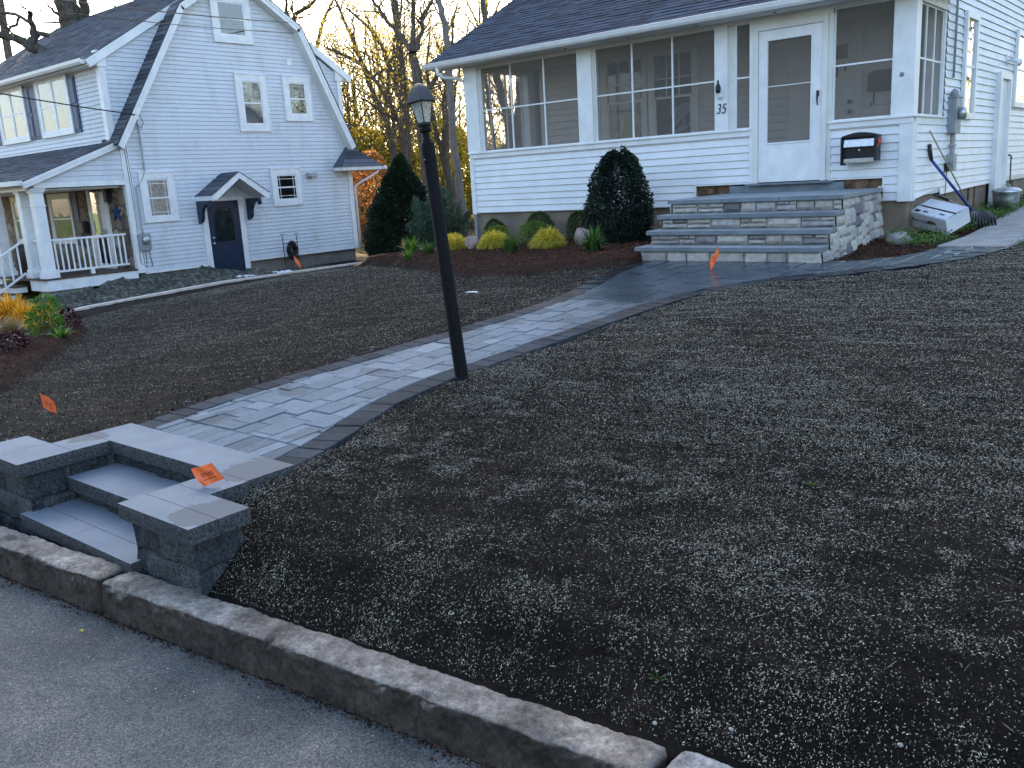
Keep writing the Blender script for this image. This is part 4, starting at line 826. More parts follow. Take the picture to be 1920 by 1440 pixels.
# cheeks: interlocking blocks, tall ones spanning two courses now and then
for side in (1, -1):
    O_ = (XR-.045 if side > 0 else XL+.045, 0, 0); F = frame(O_, (0, side, 0), (0, 0, 1)); y = 12.20; zt_at = lambda q: next((t_[0]-.054 for t_ in reversed(TRD) if q >= t_[1]+.05), -.92)
    while y > 9.30:
        wd = random.uniform(.19, .33); ya = max(y-wd, 9.262)
        for k_ in range(4):   # columns never straddle a riser
            for t_ in TRD[1:]:
                if ya < t_[1]+.055 < y-.001: ya = t_[1]+.055
        if y-ya < .05: y = ya; continue
        top = zt_at((ya+y)/2); zz = -1.10
        while zz < top-.02:
            h = random.choice((.10, .13, .17, .20)); zn = min(zz+h, top)
            if top-zn < .07: zn = top
            jt = random.uniform(-.02, .02) if zn < top else 0
            a0, a1 = (ya+.002, y-.002) if side > 0 else (-y+.002, -ya-.002)
            if side > 0 or ya > 9.6: 
                if a1-a0 > .2 and zn-zz < .12 and random.random() < .5: am = a0+(a1-a0)*random.uniform(.4, .6); stone(sb, F, a0, am-.003, zz+.003, zn-.003, .034); stone(sb, F, am+.003, a1, zz+.003, zn-.003, .034)
                else: stone(sb, F, a0, a1, zz+.003, zn-.003, .036)
            zz = zn
        y = ya
sb.build('stone_veneer', M['veneer'], ST)
cb = MB()
for k, (zt, y0, y1) in enumerate(TRD): cb.box(XL+.05, XR-.05, y0+.06, 12.28, -1.3 if k == 0 else TRD[k-1][0]-.02*k, zt-.0505)
cb.build('core', M['mortar'], ST)

# the stoop runs back slightly skewed to the house; its right cheek flares a little towards the ground
for o in [q_ for q_ in COL.objects if q_.parent == ST]:
    for v_ in o.data.vertices:
        c = v_.co; fl = .10*max(0, -.45-c.z) if c.x > -3.72 and 'tread' not in o.name else 0; c.x += -.10*(c.y-10.2)+fl
# ================================================================== NEIGHBOUR HOUSE
NH = empty('gambrel_house', (-21.8, 15, -1.9), 'pale blue-white gambrel house with full-width dormer, blue shutters and white columned porch', 'house')
S2 = M['siding2']; XW = -21.8
def mk(name, fn, mats, parent=NH, **k):
    mb = MB(); fn(mb); return mb.build(name, mats, parent, **k)
# gable wall (gambrel outline), dormer cheeks set back a little
GAM = [(11.36, -1.73), (18.65, -1.73), (18.65, 1.25), (17.15, 4.45), (15.0, 5.75), (13.35, 4.75), (11.36, 1.60)]
mk('gable_wall', lambda mb: (lap(mb, FL, GAM, e=.107), mb.prism(GAM, FL, -.12, -.004)), S2)
FC = frame((-21.98, 0, 0), (0, 1, 0), (0, 0, 1))
CK1 = [(11.20, 1.5), (12.2, 1.5), (14.0, 5.2), (11.20, 3.42)]; CK2 = [(18.72, .9), (18.72, 3.42), (16.0, 5.2), (17.8, .9)]
mk('dormer_wall', lambda mb: (lap(mb, FC, [(11.2, 1.5), (13.2, 1.5), (13.2, 4.58), (11.2, 3.42)], e=.107), lap(mb, FC, [(17.0, .9), (18.70, .9), (18.70, 3.42), (17.0, 4.48)], e=.107),
    lap(mb, frame((0, 11.2, 0), (1, 0, 0), (0, 0, 1)), [(-31.0, 1.35), (-21.98, 1.35), (-21.98, 3.42), (-31.0, 3.42)], e=.107), mb.box(-31, -21.99, 11.21, 18.69, 1.3, 3.45), mb.prism([(11.3, 3.45), (18.6, 3.45), (15, 5.6)], FC, -8.8, -.02)), S2)
# corner boards
mk('corner_board', lambda mb: (mb.box(-21.90, -21.765, 11.30, 11.50, -1.76, 1.55), mb.box(-21.84, -21.765, 18.52, 18.69, -1.80, 1.0), mb.box(-22.12, -21.945, 11.165, 11.33, 1.42, 3.46), mb.box(-22.05, -21.945, 18.58, 18.735, .9, 3.46), mb.box(-21.80, -21.77, 11.5, 18.52, -1.80, -1.725)), M['trim'], bevel=.003)
mk('foundation', lambda mb: (mb.box(-30, -21.86, 11.42, 18.6, -3, -1.74), mb.box(-31, -21.9, 11.3, 18.7, -1.75, 1.3)), M['foundation2'])
# gambrel rake: roof band, fascia, soffit
def band(pts, c0, c1, th0, th1, mb, mi=0, tt=.5):   # strip following a polyline in (Y,Z), between X offsets c0..c1, thickness perpendicular th0..th1
    for (a, b) in zip(pts[:-1], pts[1:]):
        A, B = V3((0, a[0], a[1])), V3((0, b[0], b[1])); d = (B-A).normalized(); nn = V3((0, -d.z, d.y)); 
        mb.hexa([V3((c0, *(A+nn*th0)[1:])), V3((c1, *(A+nn*th0)[1:])), V3((c1, *(B+nn*th0)[1:])), V3((c0, *(B+nn*th0)[1:])), V3((c0, *(A+nn*th1)[1:])), V3((c1, *(A+nn*th1)[1:])), V3((c1, *(B+nn*th1)[1:])), V3((c0, *(B+nn*th1)[1:]))], mi, tt)
LB = [(11.13, 1.40), (13.30, 4.86), (14.98, 5.92)]; RB = [(15.0, 5.92), (17.08, 4.62), (18.72, 1.30)]
rf2 = mk('gambrel_roof', lambda mb: ([band(P, -22.35, -21.48, .0, .035, mb, 0, .35) for P in (LB, RB)], 
    # shingle courses on the visible left slope
    [mb.hexa([(-22.35, 11.13+2.17*t-.030, 1.40+3.46*t+.018), (-21.475, 11.13+2.17*t-.030, 1.40+3.46*t+.018), (-21.475, 11.13+2.17*(t+.034)-.03, 1.40+3.46*(t+.034)+.018), (-22.35, 11.13+2.17*(t+.034)-.03, 1.40+3.46*(t+.034)+.018), (-22.35, 11.13+2.17*t-.050, 1.40+3.46*t+.030), (-21.475, 11.13+2.17*t-.050, 1.40+3.46*t+.030), (-21.475, 11.13+2.17*(t+.034)-.036, 1.40+3.46*(t+.034)+.022), (-22.35, 11.13+2.17*(t+.034)-.036, 1.40+3.46*(t+.034)+.022)], 0, random.random()) for t in np.arange(0, .97, .035)]), M['roof2'])
mk('rake_fascia', lambda mb: [band(P, -21.53, -21.50, -.17, -.002, mb) for P in (LB, RB)], M['trim'], parent=rf2)
mk('rake_fascia', lambda mb: [band(P, -21.50, -21.485, -.07, -.002, mb) for P in (LB, RB)], M['trim'], parent=rf2)
mk('rake_soffit', lambda mb: [band(P, -21.79, -21.53, -.17, -.155, mb) for P in (LB, RB)], M['cream_trim'], parent=rf2)
# main (dormer) roof
def droof(mb):
    O = V3((0, 10.86, 3.44)); sl = (5.97-3.44)/(15-10.86); c_ = 1/math.hypot(1, sl); F = (O, V3((1, 0, 0)), V3((0, c_, sl*c_)), V3((0, -sl*c_, c_))); L = (15-10.86)/c_; e = .14; t = 0
    while t < L:
        b = min(t+e, L); x = -31.4-random.uniform(0, .3)
        while x < -21.90:
            wd = random.uniform(.2, .45); a, c = max(x, -31.4), min(x+wd, -21.90); d = random.choice((.007, .007, .013)); O_, u, v, n = F; tt = random.random()
            if c-a > .01: P = [O_+u*a+v*t+n*d, O_+u*c+v*t+n*d, O_+u*c+v*(b+.01)+n*.001, O_+u*a+v*(b+.01)+n*.001]; mb.face(P, 0, tt); mb.face([O_+u*a+v*t-n*.004, O_+u*c+v*t-n*.004, P[1], P[0]], 0, tt*.4)
            x += wd
        t = b
    mb.prism([(-31.4, 0), (-21.9, 0), (-21.9, L), (-31.4, L)], F, -.03, -.005)
    F2 = (V3((0, 19.14, 3.40)), V3((-1, 0, 0)), V3((0, -c_, sl*c_)), V3((0, sl*c_, c_))); mb.prism([(21.9, 0), (31.4, 0), (31.4, L), (21.9, L)], F2, -.03, .0)
rf3 = mk('roof', droof, M['roof2'])
DL = [(10.84, 3.42), (14.98, 5.95)]; DR = [(15.02, 5.95), (19.16, 3.42)]
mk('rake_board', lambda mb: [band(P, -21.96, -21.89, -.20, -.006, mb) for P in (DL, DR)], M['trim'], parent=rf3)
mk('corner_fill', lambda mb: mb.box(-22.11, -21.925, 11.13, 11.36, 3.28, 3.66), M['trim'], parent=rf3); mk('corner_fill', lambda mb: mb.box(-22.04, -21.925, 18.52, 18.77, 3.28, 3.62), M['trim'], parent=rf3)
mk('soffit', lambda mb: (mb.box(-31.4, -21.96, 10.88, 11.2, 3.30, 3.32), mb.box(-31.4, -21.95, 11.12, 11.2, 3.32, 3.45), mb.prism([(10.9, 3.30), (11.3, 3.30), (11.3, 3.62), (10.9, 3.40)], FC, -.02, .035)), M['cream_trim'], parent=rf3)
mk('soffit', lambda mb: (mb.box(-31.4, -21.96, 18.7, 19.1, 3.30, 3.32), mb.prism([(18.6, 3.30), (19.1, 3.30), (19.1, 3.40), (18.6, 3.62)], FC, -.02, .035)), M['cream_trim'], parent=rf3)
mk('gutter', lambda mb: mb.prism([(10.86, 3.43), (10.86, 3.33), (10.78, 3.33), (10.74, 3.38), (10.73, 3.45), (10.75, 3.45), (10.76, 3.42), (10.85, 3.42)], (V3((-31.4, 0, 0)), V3((0, 1, 0)), V3((0, 0, 1)), V3((1, 0, 0))), 0, 9.44), M['trim'], parent=rf3)
# small hipped return roof at the rear corner
def ret(mb):
    z0, z1 = .70, 1.40; a = [(-21.30, 17.95, z0), (-21.30, 19.62, z0), (-23.0, 19.62, z0), (-21.79, 17.95, z0)]; t1, t2 = (-21.79, 18.62, z1), (-23.0, 18.7, 1.35)
    mb.face([a[0], a[1], t1], 0, .5); mb.face([a[1], a[2], t2, t1], 0, .4); mb.face([(-21.79, 17.95, z0), a[0], t1], 0, .6)
    for k in range(6):
        f = k/6; l = lambda p_, q_, s: tuple(p_[i]+(q_[i]-p_[i])*s for i in range(3)); A0, A1 = l(a[0], t1, f), l(a[1], t1, f); B0, B1 = l(a[0], t1, f+.16), l(a[1], t1, f+.16)
        up = .012; mb.face([(A0[0]+up, A0[1], A0[2]+.006), (A1[0]+up, A1[1], A1[2]+.006), (B1[0]+.002, B1[1], B1[2]+.002), (B0[0]+.002, B0[1], B0[2]+.002)], 0, random.random()); mb.face([A0, A1, (A1[0]+up, A1[1], A1[2]+.006), (A0[0]+up, A0[1], A0[2]+.006)], 0, 0)
    mb.face([a[0], a[1], a[2], a[3]][::-1], 0, .1)
mk('return_roof', ret, M['roof2'])
mk('return_fascia', lambda mb: (mb.box(-21.34, -21.31, 17.96, 19.60, .60, .70), mb.box(-23.0, -21.34, 19.57, 19.60, .60, .70), mb.box(-21.79, -21.34, 17.96, 17.99, .60, .70), mb.box(-23, -21.34, 18.66, 19.57, .595, .61), mb.box(-21.79, -21.34, 17.99, 18.66, .595, .61), mb.box(-21.36, -21.24, 19.60, 19.70, .60, .71)), M['cream_trim'])
q = MB(); q.tube([(-21.4, 19.5, .62), (-21.4, 19.42, .52), (-21.55, 18.80, .22), (-21.72, 18.74, .12), (-21.74, 18.74, -1.85)], .035, 8); q.build('downspout', M['trim'], NH, smooth=True)
# windows on the gable wall: trim frame, sashes, pane, curtain
def win(F, a0, a1, b0, b1, tw=.20, par=NH, style='plain', curtain='curtain', two=False, mid=None, bott=None):
    F = (F[0]+F[3]*.014,)+tuple(F[1:]); mb = MB(); i0, i1, j0, j1 = a0+tw, a1-tw, b0+(tw if bott is None else bott), b1-tw
    if i1-i0 < .2: i0, i1 = a0+tw*.6, a1-tw*.6
    for z in ((a0, i0, b0, b1), (i1, a1, b0, b1), (i0, i1, j1, b1), (i0, i1, b0, j0)): mb.pbox(F, *z, .0, .045)
    mb.pbox(F, a0-.012, a1+.012, b1-.012, b1+.014, .0, .062); mb.pbox(F, a0-.012, a0+.012, b0, b1-.012, .0, .060); mb.pbox(F, a1-.012, a1+.012, b0, b1-.012, .0, .060)
    cols = [(i0, i1)] if not two else [(i0, (i0+i1)/2-.05), ((i0+i1)/2+.05, i1)]
    if two: mb.pbox(F, (i0+i1)/2-.05, (i0+i1)/2+.05, j0, j1, .0, .044)
    jm = (j0+j1)/2 if mid is None else mid; s = .035
    for (p0, p1) in cols:
        for z in ((p0, p0+s, j0, j1), (p1-s, p1, j0, j1), (p0+s, p1-s, j1-s, j1), (p0+s, p1-s, j0, j0+s), (p0+s, p1-s, jm-.02, jm+.02)): mb.pbox(F, *z, .0, .030)
    o = mb.build('window', M['trim'], par, bevel=.002); O, u, v, n = F
    g = MB(); d = MB(); m2 = MB()
    for (p0, p1) in cols:
        g.face([O+u*a+v*b+n*.022 for a, b in ((p0+s, j0+s), (p1-s, j0+s), (p1-s, j1-s), (p0+s, j1-s))]); d.face([O+u*a+v*b+n*.0135 for a, b in ((p0+s, j0+s), (p1-s, j0+s), (p1-s, j1-s), (p0+s, j1-s))])
        if style == 'prairie':
            for (y0, y1) in ((j0+s, jm-.02), (jm+.02, j1-s)):
                for q in (p0+s+.07, p1-s-.07): m2.pbox(F, q-.007, q+.007, y0, y1, .020, .026)
                for q in (y1-.08,) if y0 > jm else (y0+.08,): m2.pbox(F, p0+s, p1-s, q-.007, q+.007, .0205, .0255)
    g.build('pane', M['glass'], o); d.build('curtain', M[curtain], o)
    if style == 'prairie': m2.build('muntin', M['trim'], o)
    return o
M['curtain2'] = noisy('dim_room_and_blind', (.04, .05, .06), (.22, .24, .25), 5, .7, bd=0)
win(FL, 14.36, 15.58, 4.07, 5.32, .20, curtain='darkroom'); win(FL, 14.84, 15.84, 1.76, 3.29, .19); win(FL, 16.42, 17.38, 2.06, 3.31, .18, curtain='curtain2')
win(FL, 11.68, 12.62, -.52, .74, .17, style='prairie', bott=.14); win(FL, 15.66, 16.69, -.33, .72, .17, style='prairie', curtain='darkroom')
FD = frame((0, 11.19, 0), (1, 0, 0), (0, 0, 1))
win(FD, -28.15, -26.32, 1.84, 3.38, .14, two=True, curtain='curtain2'); win(FD, -25.53, -23.66, 1.84, 3.38, .14, two=True, curtain='curtain2')
for a0, a1 in ((-28.6, -28.17), (-26.30, -25.98), (-25.95, -25.55), (-23.64, -23.30)):
    q = MB(); q.pbox(FD, a0, a1, 1.86, 3.24, .013, .04); q.pbox(FD, a0+.05, a1-.05, 1.92, 2.48, .04, .052); q.pbox(FD, a0+.05, a1-.05, 2.56, 3.18, .04, .052); q.build('shutter', M['shutter'], NH, bevel=.006)
# blue side door with arched light, white surround and gabled hood
q = MB(); q.pbox(FL, 13.30, 13.46, -2.08, .02, 0, .06); q.pbox(FL, 14.46, 14.62, -2.08, .02, 0, .06); q.pbox(FL, 13.46, 14.46, -.08, .02, 0, .06); q.pbox(FL, 13.28, 14.64, -2.16, -2.08, 0, .14); q.build('door_surround', M['trim'], NH, bevel=.004)
dr = MB(); O, u, v, n = FL
dr.pbox(FL, 13.46, 14.46, -2.08, -.08, .0, .035)
for a0, a1 in ((13.58, 13.90), (14.02, 14.34)):
    dr.pbox(FL, a0, a1, -1.92, -1.35, .035, .045); dr.pbox(FL, a0+.05, a1-.05, -1.87, -1.40, .045, .055)
drr = dr.build('side_door', M['navy'], NH, bevel=.006)
arch = [(13.66, -1.18), (14.26, -1.18), (14.26, -.52)]+[(13.96+.30*math.cos(k*math.pi/12), -.52+.28*math.sin(k*math.pi/12)) for k in range(1, 12)]+[(13.66, -.52)]
q = MB(); q.prism(arch, FL, .036, .040); q.build('door_light', M['curtain2'], drr); q = MB(); q.prism([(13.96+(a-13.96)*.97, -.85+(b+.85)*.97) for a, b in arch], FL, .0425, .044); q.build('pane', M['glass'], drr)
q = MB(); al = [O+u*a+v*b+n*.042 for a, b in arch]; q.tube(al+[al[0]], .012, 6)
for a in (13.81, 13.96, 14.11): q.tube([O+u*a+v*-1.18+n*.046, O+u*a+v*-.5+n*.046], .004, 5)
q.tube([O+u*13.66+v*-.56+n*.046, O+u*14.26+v*-.56+n*.046], .004, 5); q.build('door_light_trim', M['navy'], drr, smooth=True)
for z in (-1.05, -1.2): q = MB(); q.tube([(XW+.035, 13.54, z), (XW+.07, 13.54, z), (XW+.10, 13.54, z)], [.022, .018, .032], 10); q.build('door_knob', M['silver'], drr, smooth=True)
# hood: two pitched planes projecting .75 m
hp = [(13.10, .13), (14.30, .60), (15.06, .10)]
hd = MB(); YP, ZP = 14.08, .66; YL, YR_, ZE = 13.18, 14.98, .07
for k in range(5):
    for (ya, yb) in ((YL, YP), (YR_, YP)):
        f, g2 = k/5, (k+1)/5; y0, y1 = ya+(yb-ya)*f, ya+(yb-ya)*g2; z0, z1 = ZE+(ZP-ZE)*f, ZE+(ZP-ZE)*g2; hd.hexa([(XW, y0, z0-.0), (XW+.85, y0, z0), (XW+.85, y1, z1-.004), (XW, y1, z1-.004), (XW, y0, z0+.022), (XW+.85, y0, z0+.022), (XW+.85, y1, z1+.006), (XW, y1, z1+.006)], 0, random.random())
ho = hd.build('door_hood', M['roof2'], NH)
q = MB(); FH = frame((XW+.80, 0, 0), (0, 1, 0), (0, 0, 1)); q.prism([(YL, ZE-.12), (YL, ZE-.005), (YP, ZP-.005), (YR_, ZE-.005), (YR_, ZE-.12), (YR_-.13, ZE-.12), (YP, ZP-.17), (YL+.13, ZE-.12)], FH, 0, .035); q.box(XW, XW+.80, YL+.0, YL+.03, ZE-.12, ZE-.004); q.box(XW, XW+.80, YR_-.03, YR_, ZE-.12, ZE-.004); q.build('hood_fascia', M['trim'], ho)
q = MB(); q.hexa([(XW, YL+.03, ZE-.10), (XW+.8, YL+.03, ZE-.10), (XW+.8, YP, ZP-.13), (XW, YP, ZP-.13), (XW, YL+.03, ZE-.08), (XW+.8, YL+.03, ZE-.08), (XW+.8, YP, ZP-.11), (XW, YP, ZP-.11)]); q.hexa([(XW, YP, ZP-.13), (XW+.8, YP, ZP-.13), (XW+.8, YR_-.03, ZE-.10), (XW, YR_-.03, ZE-.10), (XW, YP, ZP-.11), (XW+.8, YP, ZP-.11), (XW+.8, YR_-.03, ZE-.08), (XW, YR_-.03, ZE-.08)]); q.build('hood_ceiling', M['cream_trim'], ho)
for yb in (13.24, 14.78):
    FB = frame((0, yb, 0), (1, 0, 0), (0, 0, 1)); q = MB()
    q.prism([(XW, -.05), (XW+.62, -.05), (XW+.62, -.12), (XW+.52, -.16), (XW+.42, -.15), (XW+.30, -.24), (XW+.22, -.36), (XW+.20, -.50), (XW+.14, -.60), (XW, -.66)], FB, -.05, .05); q.prism([(XW+.62, -.12), (XW+.66, -.20), (XW+.60, -.24), (XW+.54, -.18)], FB, -.04, .04); q.build('hood_bracket', M['navy'], ho)
# meter, conduit, vents, wires on the wall
q = MB(); q.pbox(FL, 11.40, 11.72, -1.20, -.78, .02, .12); nm = q.build('electric_meter', M['greybox'], NH, bevel=.01)
q = MB(); q.tube([(XW+.12, 11.57, -.94), (XW+.18, 11.57, -.94), (XW+.20, 11.57, -.94)], [.10, .10, .07], 16); q.build('meter_glass', M['galv'], nm, smooth=True)
q = MB(); q.tube([(XW+.05, 11.84, 2.05), (XW+.05, 11.86, 1.6), (XW+.05, 11.85, .75), (XW+.05, 11.70, .50), (XW+.05, 11.56, .38), (XW+.05, 11.56, -.72), (XW+.05, 11.56, -.78)], [.02]*6+[.03], 8); q.tube([(XW+.05, 11.66, -1.2), (XW+.05, 11.70, -1.62)], .015, 6); q.build('service_conduit', M['pvc'], NH, smooth=True)
q = MB(); q.tube([(XW+.05, 11.40, 1.50), (XW+.04, 11.42, .8), (XW+.04, 11.44, -.2), (XW+.04, 11.40, -1.5), (XW+.04, 11.55, -1.62), (XW+.04, 11.58, -1.1)], .007, 5); q.tube([(XW+.04, 11.46, 1.45), (XW+.035, 11.48, .4), (XW+.035, 11.47, -.9), (XW+.035, 11.50, -1.55)], .006, 5); q.tube([(XW+.28, 11.62, 2.05), (XW+.2, 11.78, 2.30), (XW+.1, 11.98, 1.95), (XW+.1, 11.90, 1.82), (XW+.22, 11.66, 1.95)], .007, 5); q.build('cable_run', M['rubber'], NH)
q = MB(); q.pbox(FL, 16.92, 17.22, .46, .58, .0, .16); q.pbox(FL, 16.98, 17.2, .44, .50, .16, .20); q.build('vent_hood', M['pvc'], NH, bevel=.01)
q = MB(); q.pbox(FL, 16.66, 16.83, 3.60, 3.78, 0, .03); q.build('wall_vent', M['trim'], NH, bevel=.006)
# ------------------------------------------------------------------ neighbour porch
PY0, PY1, PZ = 9.02, 11.3, -1.64; NX0 = -30.0
def lowroof(mb):
    ya, za, yb, zb = 8.85, .62, 11.22, 1.52; sl = (zb-za)/(yb-ya); c_ = 1/math.hypot(1, sl); F = (V3((0, ya, za)), V3((1, 0, 0)), V3((0, c_, sl*c_)), V3((0, -sl*c_, c_))); L = (yb-ya)/c_; t = 0
    while t < L:
        b = min(t+.14, L); x = NX0-random.uniform(0, .3)
        while x < XW+.12:
            wd = random.uniform(.2, .5); a, c = max(x, NX0), min(x+wd, XW+.12); d = random.choice((.007, .015)); O_, u, v, n = F; tt = random.random()*.8
            if c-a > .01: P = [O_+u*a+v*t+n*d, O_+u*c+v*t+n*d, O_+u*c+v*(b+.01)+n*.001, O_+u*a+v*(b+.01)+n*.001]; mb.face(P, 0, tt); mb.face([O_+u*a+v*t-n*.004, O_+u*c+v*t-n*.004, P[1], P[0]], 0, tt*.3)
            x += wd
        t = b
    mb.prism([(NX0, 0), (XW+.12, 0), (XW+.12, L), (NX0, L)], F, -.03, -.004)
pr_ = mk('porch_roof', lowroof, M['roof2'])
mk('porch_rake', lambda mb: (band([(8.80, .60), (11.34, 1.555)], XW+.02, XW+.14, -.15, -.004, mb), band([(8.80, .60), (11.34, 1.555)], XW+.14, XW+.155, -.075, -.004, mb)), M['trim'], parent=pr_)
mk('porch_gutter', lambda mb: (mb.box(NX0, XW+.1, 8.72, 8.84, .53, .64), mb.box(NX0, XW+.05, 8.84, 9.02, .50, .52)), M['cream_trim'], parent=pr_, bevel=.01)
mk('porch_gable', lambda mb: lap(mb, FL, [(9.25, .58), (11.3, .58), (11.3, 1.42)], e=.12), M['siding2'])
mk('porch_beam', lambda mb: (mb.box(XW-.2, XW+.02, 9.1, 11.3, .46, .585), mb.box(NX0, XW-.2, 9.0, 9.25, .42, .52), mb.box(NX0, XW-.2, 9.25, 11.3, .40, .45)), M['trim'], bevel=.003)
mk('porch_deck', lambda mb: mb.box(NX0, XW+.04, PY0-.05, PY1, PZ-.04, PZ), M['deck'])
mk('porch_skirt', lambda mb: (mb.box(XW-.03, XW+.02, PY0+.02, PY1, PZ-.30, PZ-.042), mb.box(-22.7, XW-.03, PY0, PY0+.03, PZ-.30, PZ-.042), mb.box(NX0, -24.35, PY0, PY0+.03, PZ-.30, PZ-.042)), M['trim'], bevel=.003)
mk('porch_footing', lambda mb: mb.box(XW-.6, XW-.1, 9.1, 9.9, -2.6, PZ-.3), M['concrete'])
def column(x, y):
    mb = MB(); z0, z1 = PZ, .46
    mb.box(x-.12, x+.12, y-.12, y+.12, z0+.20, z1-.10); mb.box(x-.17, x+.17, y-.17, y+.17, z0, z0+.12); mb.box(x-.145, x+.145, y-.145, y+.145, z0+.12, z0+.20); mb.box(x-.17, x+.17, y-.17, y+.17, z1-.05, z1); mb.box(x-.145, x+.145, y-.145, y+.145, z1-.10, z1-.05); mb.box(x-.135, x+.135, y-.135, y+.135, z1-.42, z1-.39)
    mb.build('porch_column', M['trim'], NH, bevel=.008)
for x in (-21.97, -22.72, -24.38, -27.2): column(x, 9.2)
def railing(P0, P1, n, base=PZ, slope=0, h0=.11, h1=.86):
    mb = MB(); P0, P1 = V3(P0), V3(P1); d = P1-P0; L = d.length; u = d/L; F = (P0, u, V3((0, 0, 1)), u.cross(V3((0, 0, 1))))
    def bar(za, zb, w): O, uu, v, n_ = F; A, B = P0, P1; mb.hexa([A+n_*-w+v*za, B+n_*-w+v*za, B+n_*w+v*za, A+n_*w+v*za, A+n_*-w+v*zb, B+n_*-w+v*zb, B+n_*w+v*zb, A+n_*w+v*zb])
    bar(h0, h0+.05, .025); bar(h1, h1+.05, .04)
    for k in range(n):
        q = P0+d*((k+.5)/n); mb.box(q.x-.018, q.x+.018, q.y-.018, q.y+.018, q.z+h0+.05, q.z+h1)
    return mb.build('porch_railing', M['trim'], NH, bevel=.003)
railing((XW-.17, 9.36, PZ), (XW-.17, 11.2, PZ), 14); railing((-22.58, 9.2, PZ), (-22.12, 9.2, PZ), 3); railing((-27.0, 9.2, PZ), (-24.5, 9.2, PZ), 18)
mk('railing_foot', lambda mb: mb.box(XW-.21, XW-.13, 10.2, 10.28, PZ, PZ+.11), M['trim'])
for k in range(3):
    zt = PZ-.17*(k+1); y1 = 9.0-.28*k; mk('porch_step', lambda mb: (mb.box(-24.25, -22.9, y1-.30, y1+.02, zt-.035, zt, 1), mb.box(-24.22, -22.93, y1-.25, y1+.02, zt-.17, zt-.035, 0)), [M['trim'], M['deck']])
for x in (-22.93, -24.2):
    mk('newel_post', lambda mb: (mb.box(x-.07, x+.07, 8.10, 8.24, -2.35, -1.14), mb.box(x-.09, x+.09, 8.08, 8.26, -1.14, -1.09)), M['trim'], bevel=.006); railing((x, 8.24, PZ-.50), (x, 9.05, PZ-.02), 4)
# stone front wall of the neighbour porch, door, window, star
FP = frame((0, 11.28, 0), (1, 0, 0), (0, 0, 1))
mt, t, b = base_mat('river_stone_wall', .8); v = objc(t); vo = nd(t, 'ShaderNodeTexVoronoi'); vo.inputs['Scale'].default_value = 3.2; t.links.new(v, vo.inputs[0]); ve = nd(t, 'ShaderNodeTexVoronoi', feature='DISTANCE_TO_EDGE'); ve.inputs['Scale'].default_value = 3.2; t.links.new(v, ve.inputs[0])
c = ramp(t, nd(t, 'ShaderNodeSeparateColor').outputs[0], [(0, (.10, .075, .055)), (.5, (.22, .17, .13)), (1, (.36, .30, .24))]); t.links.new(vo.outputs['Color'], c.inputs[0].node.inputs[0]) if False else None
sp = [x_ for x_ in t.nodes if x_.bl_idname == 'ShaderNodeSeparateColor'][0]; t.links.new(vo.outputs['Color'], sp.inputs[0]); e_ = ramp(t, ve.outputs[0], [(0, (0, 0, 0)), (.06, (1, 1, 1))]); t.links.new(mixc(t, e_.outputs[0], (.05, .045, .04), c.outputs[0]), b.inputs['Base Color']); bump(t, b, e_.outputs[0], .03, .8); M['riverstone'] = mt
mk('stone_wall', lambda mb: mb.box(-30, -21.9, 11.26, 11.32, PZ, .46), M['riverstone'])
mk('front_door', lambda mb: (mb.pbox(FP, -23.75, -23.62, PZ, .40, .02, .07), mb.pbox(FP, -22.86, -22.73, PZ, .12, .02, .07), mb.pbox(FP, -23.62, -22.86, PZ, PZ+.12, .02, .06)), M['cream_trim'])
mk('door_glass', lambda mb: mb.pbox(FP, -23.62, -22.86, PZ+.12, .34, .03, .04), M['curtain2']); mk('door_pane', lambda mb: mb.pbox(FP, -23.62, -22.86, PZ+.12, .34, .046, .048), M['glass'])
win(FP, -26.1, -24.75, -1.0, .36, .11, curtain='curtain2'); win(FP, -28.6, -27.1, -1.0, .36, .11, curtain='curtain2')
mk('shutter', lambda mb: mb.pbox(FP, -24.72, -24.40, -1.05, .38, .02, .05), M['shutter'])
st = []
for k in range(10): a = math.pi/2+k*math.pi/5; rr = .27 if k % 2 == 0 else .11; st.append((-22.32+rr*math.cos(a), -.22+rr*math.sin(a)))
q = MB(); q.prism(st, FP, .03, .045); O, u, v, n = FP; ctr = O+u*-22.32+v*-.22+n*.10
for k in range(10): a, b2 = st[k], st[(k+1) % 10]; q.face([O+u*a[0]+v*a[1]+n*.046, O+u*b2[0]+v*b2[1]+n*.046, ctr])
setp(q.build('wall_star', M['shutter']), 'dark blue five-pointed metal star hanging on the stone wall of the neighbouring porch', 'star')
q = MB(); q.box(-22.62, -22.46, 11.10, 11.24, .06, .34); q.box(-22.58, -22.50, 11.15, 11.28, .34, .38); q.build('wall_lantern', M['black'], NH, bevel=.01)
q = MB(); q.box(-24.25, -23.9, 11.05, 11.22, -.72, -.40); setp(q.build('wall_mailbox', M['black'], bevel=.02), 'black box mounted on the stone wall beside the neighbouring front door', 'mailbox')
q = MB(); q.lathe((-25.4, 10.3, PZ), [(.0, 0), (.42, 0), (.45, .35), (.5, .62), (.42, .70), (.1, .72), (0, .72)], 14); setp(q.build('porch_chair', M['deck'], smooth=True), 'dark brown rounded wicker seat on the neighbouring porch', 'chair')
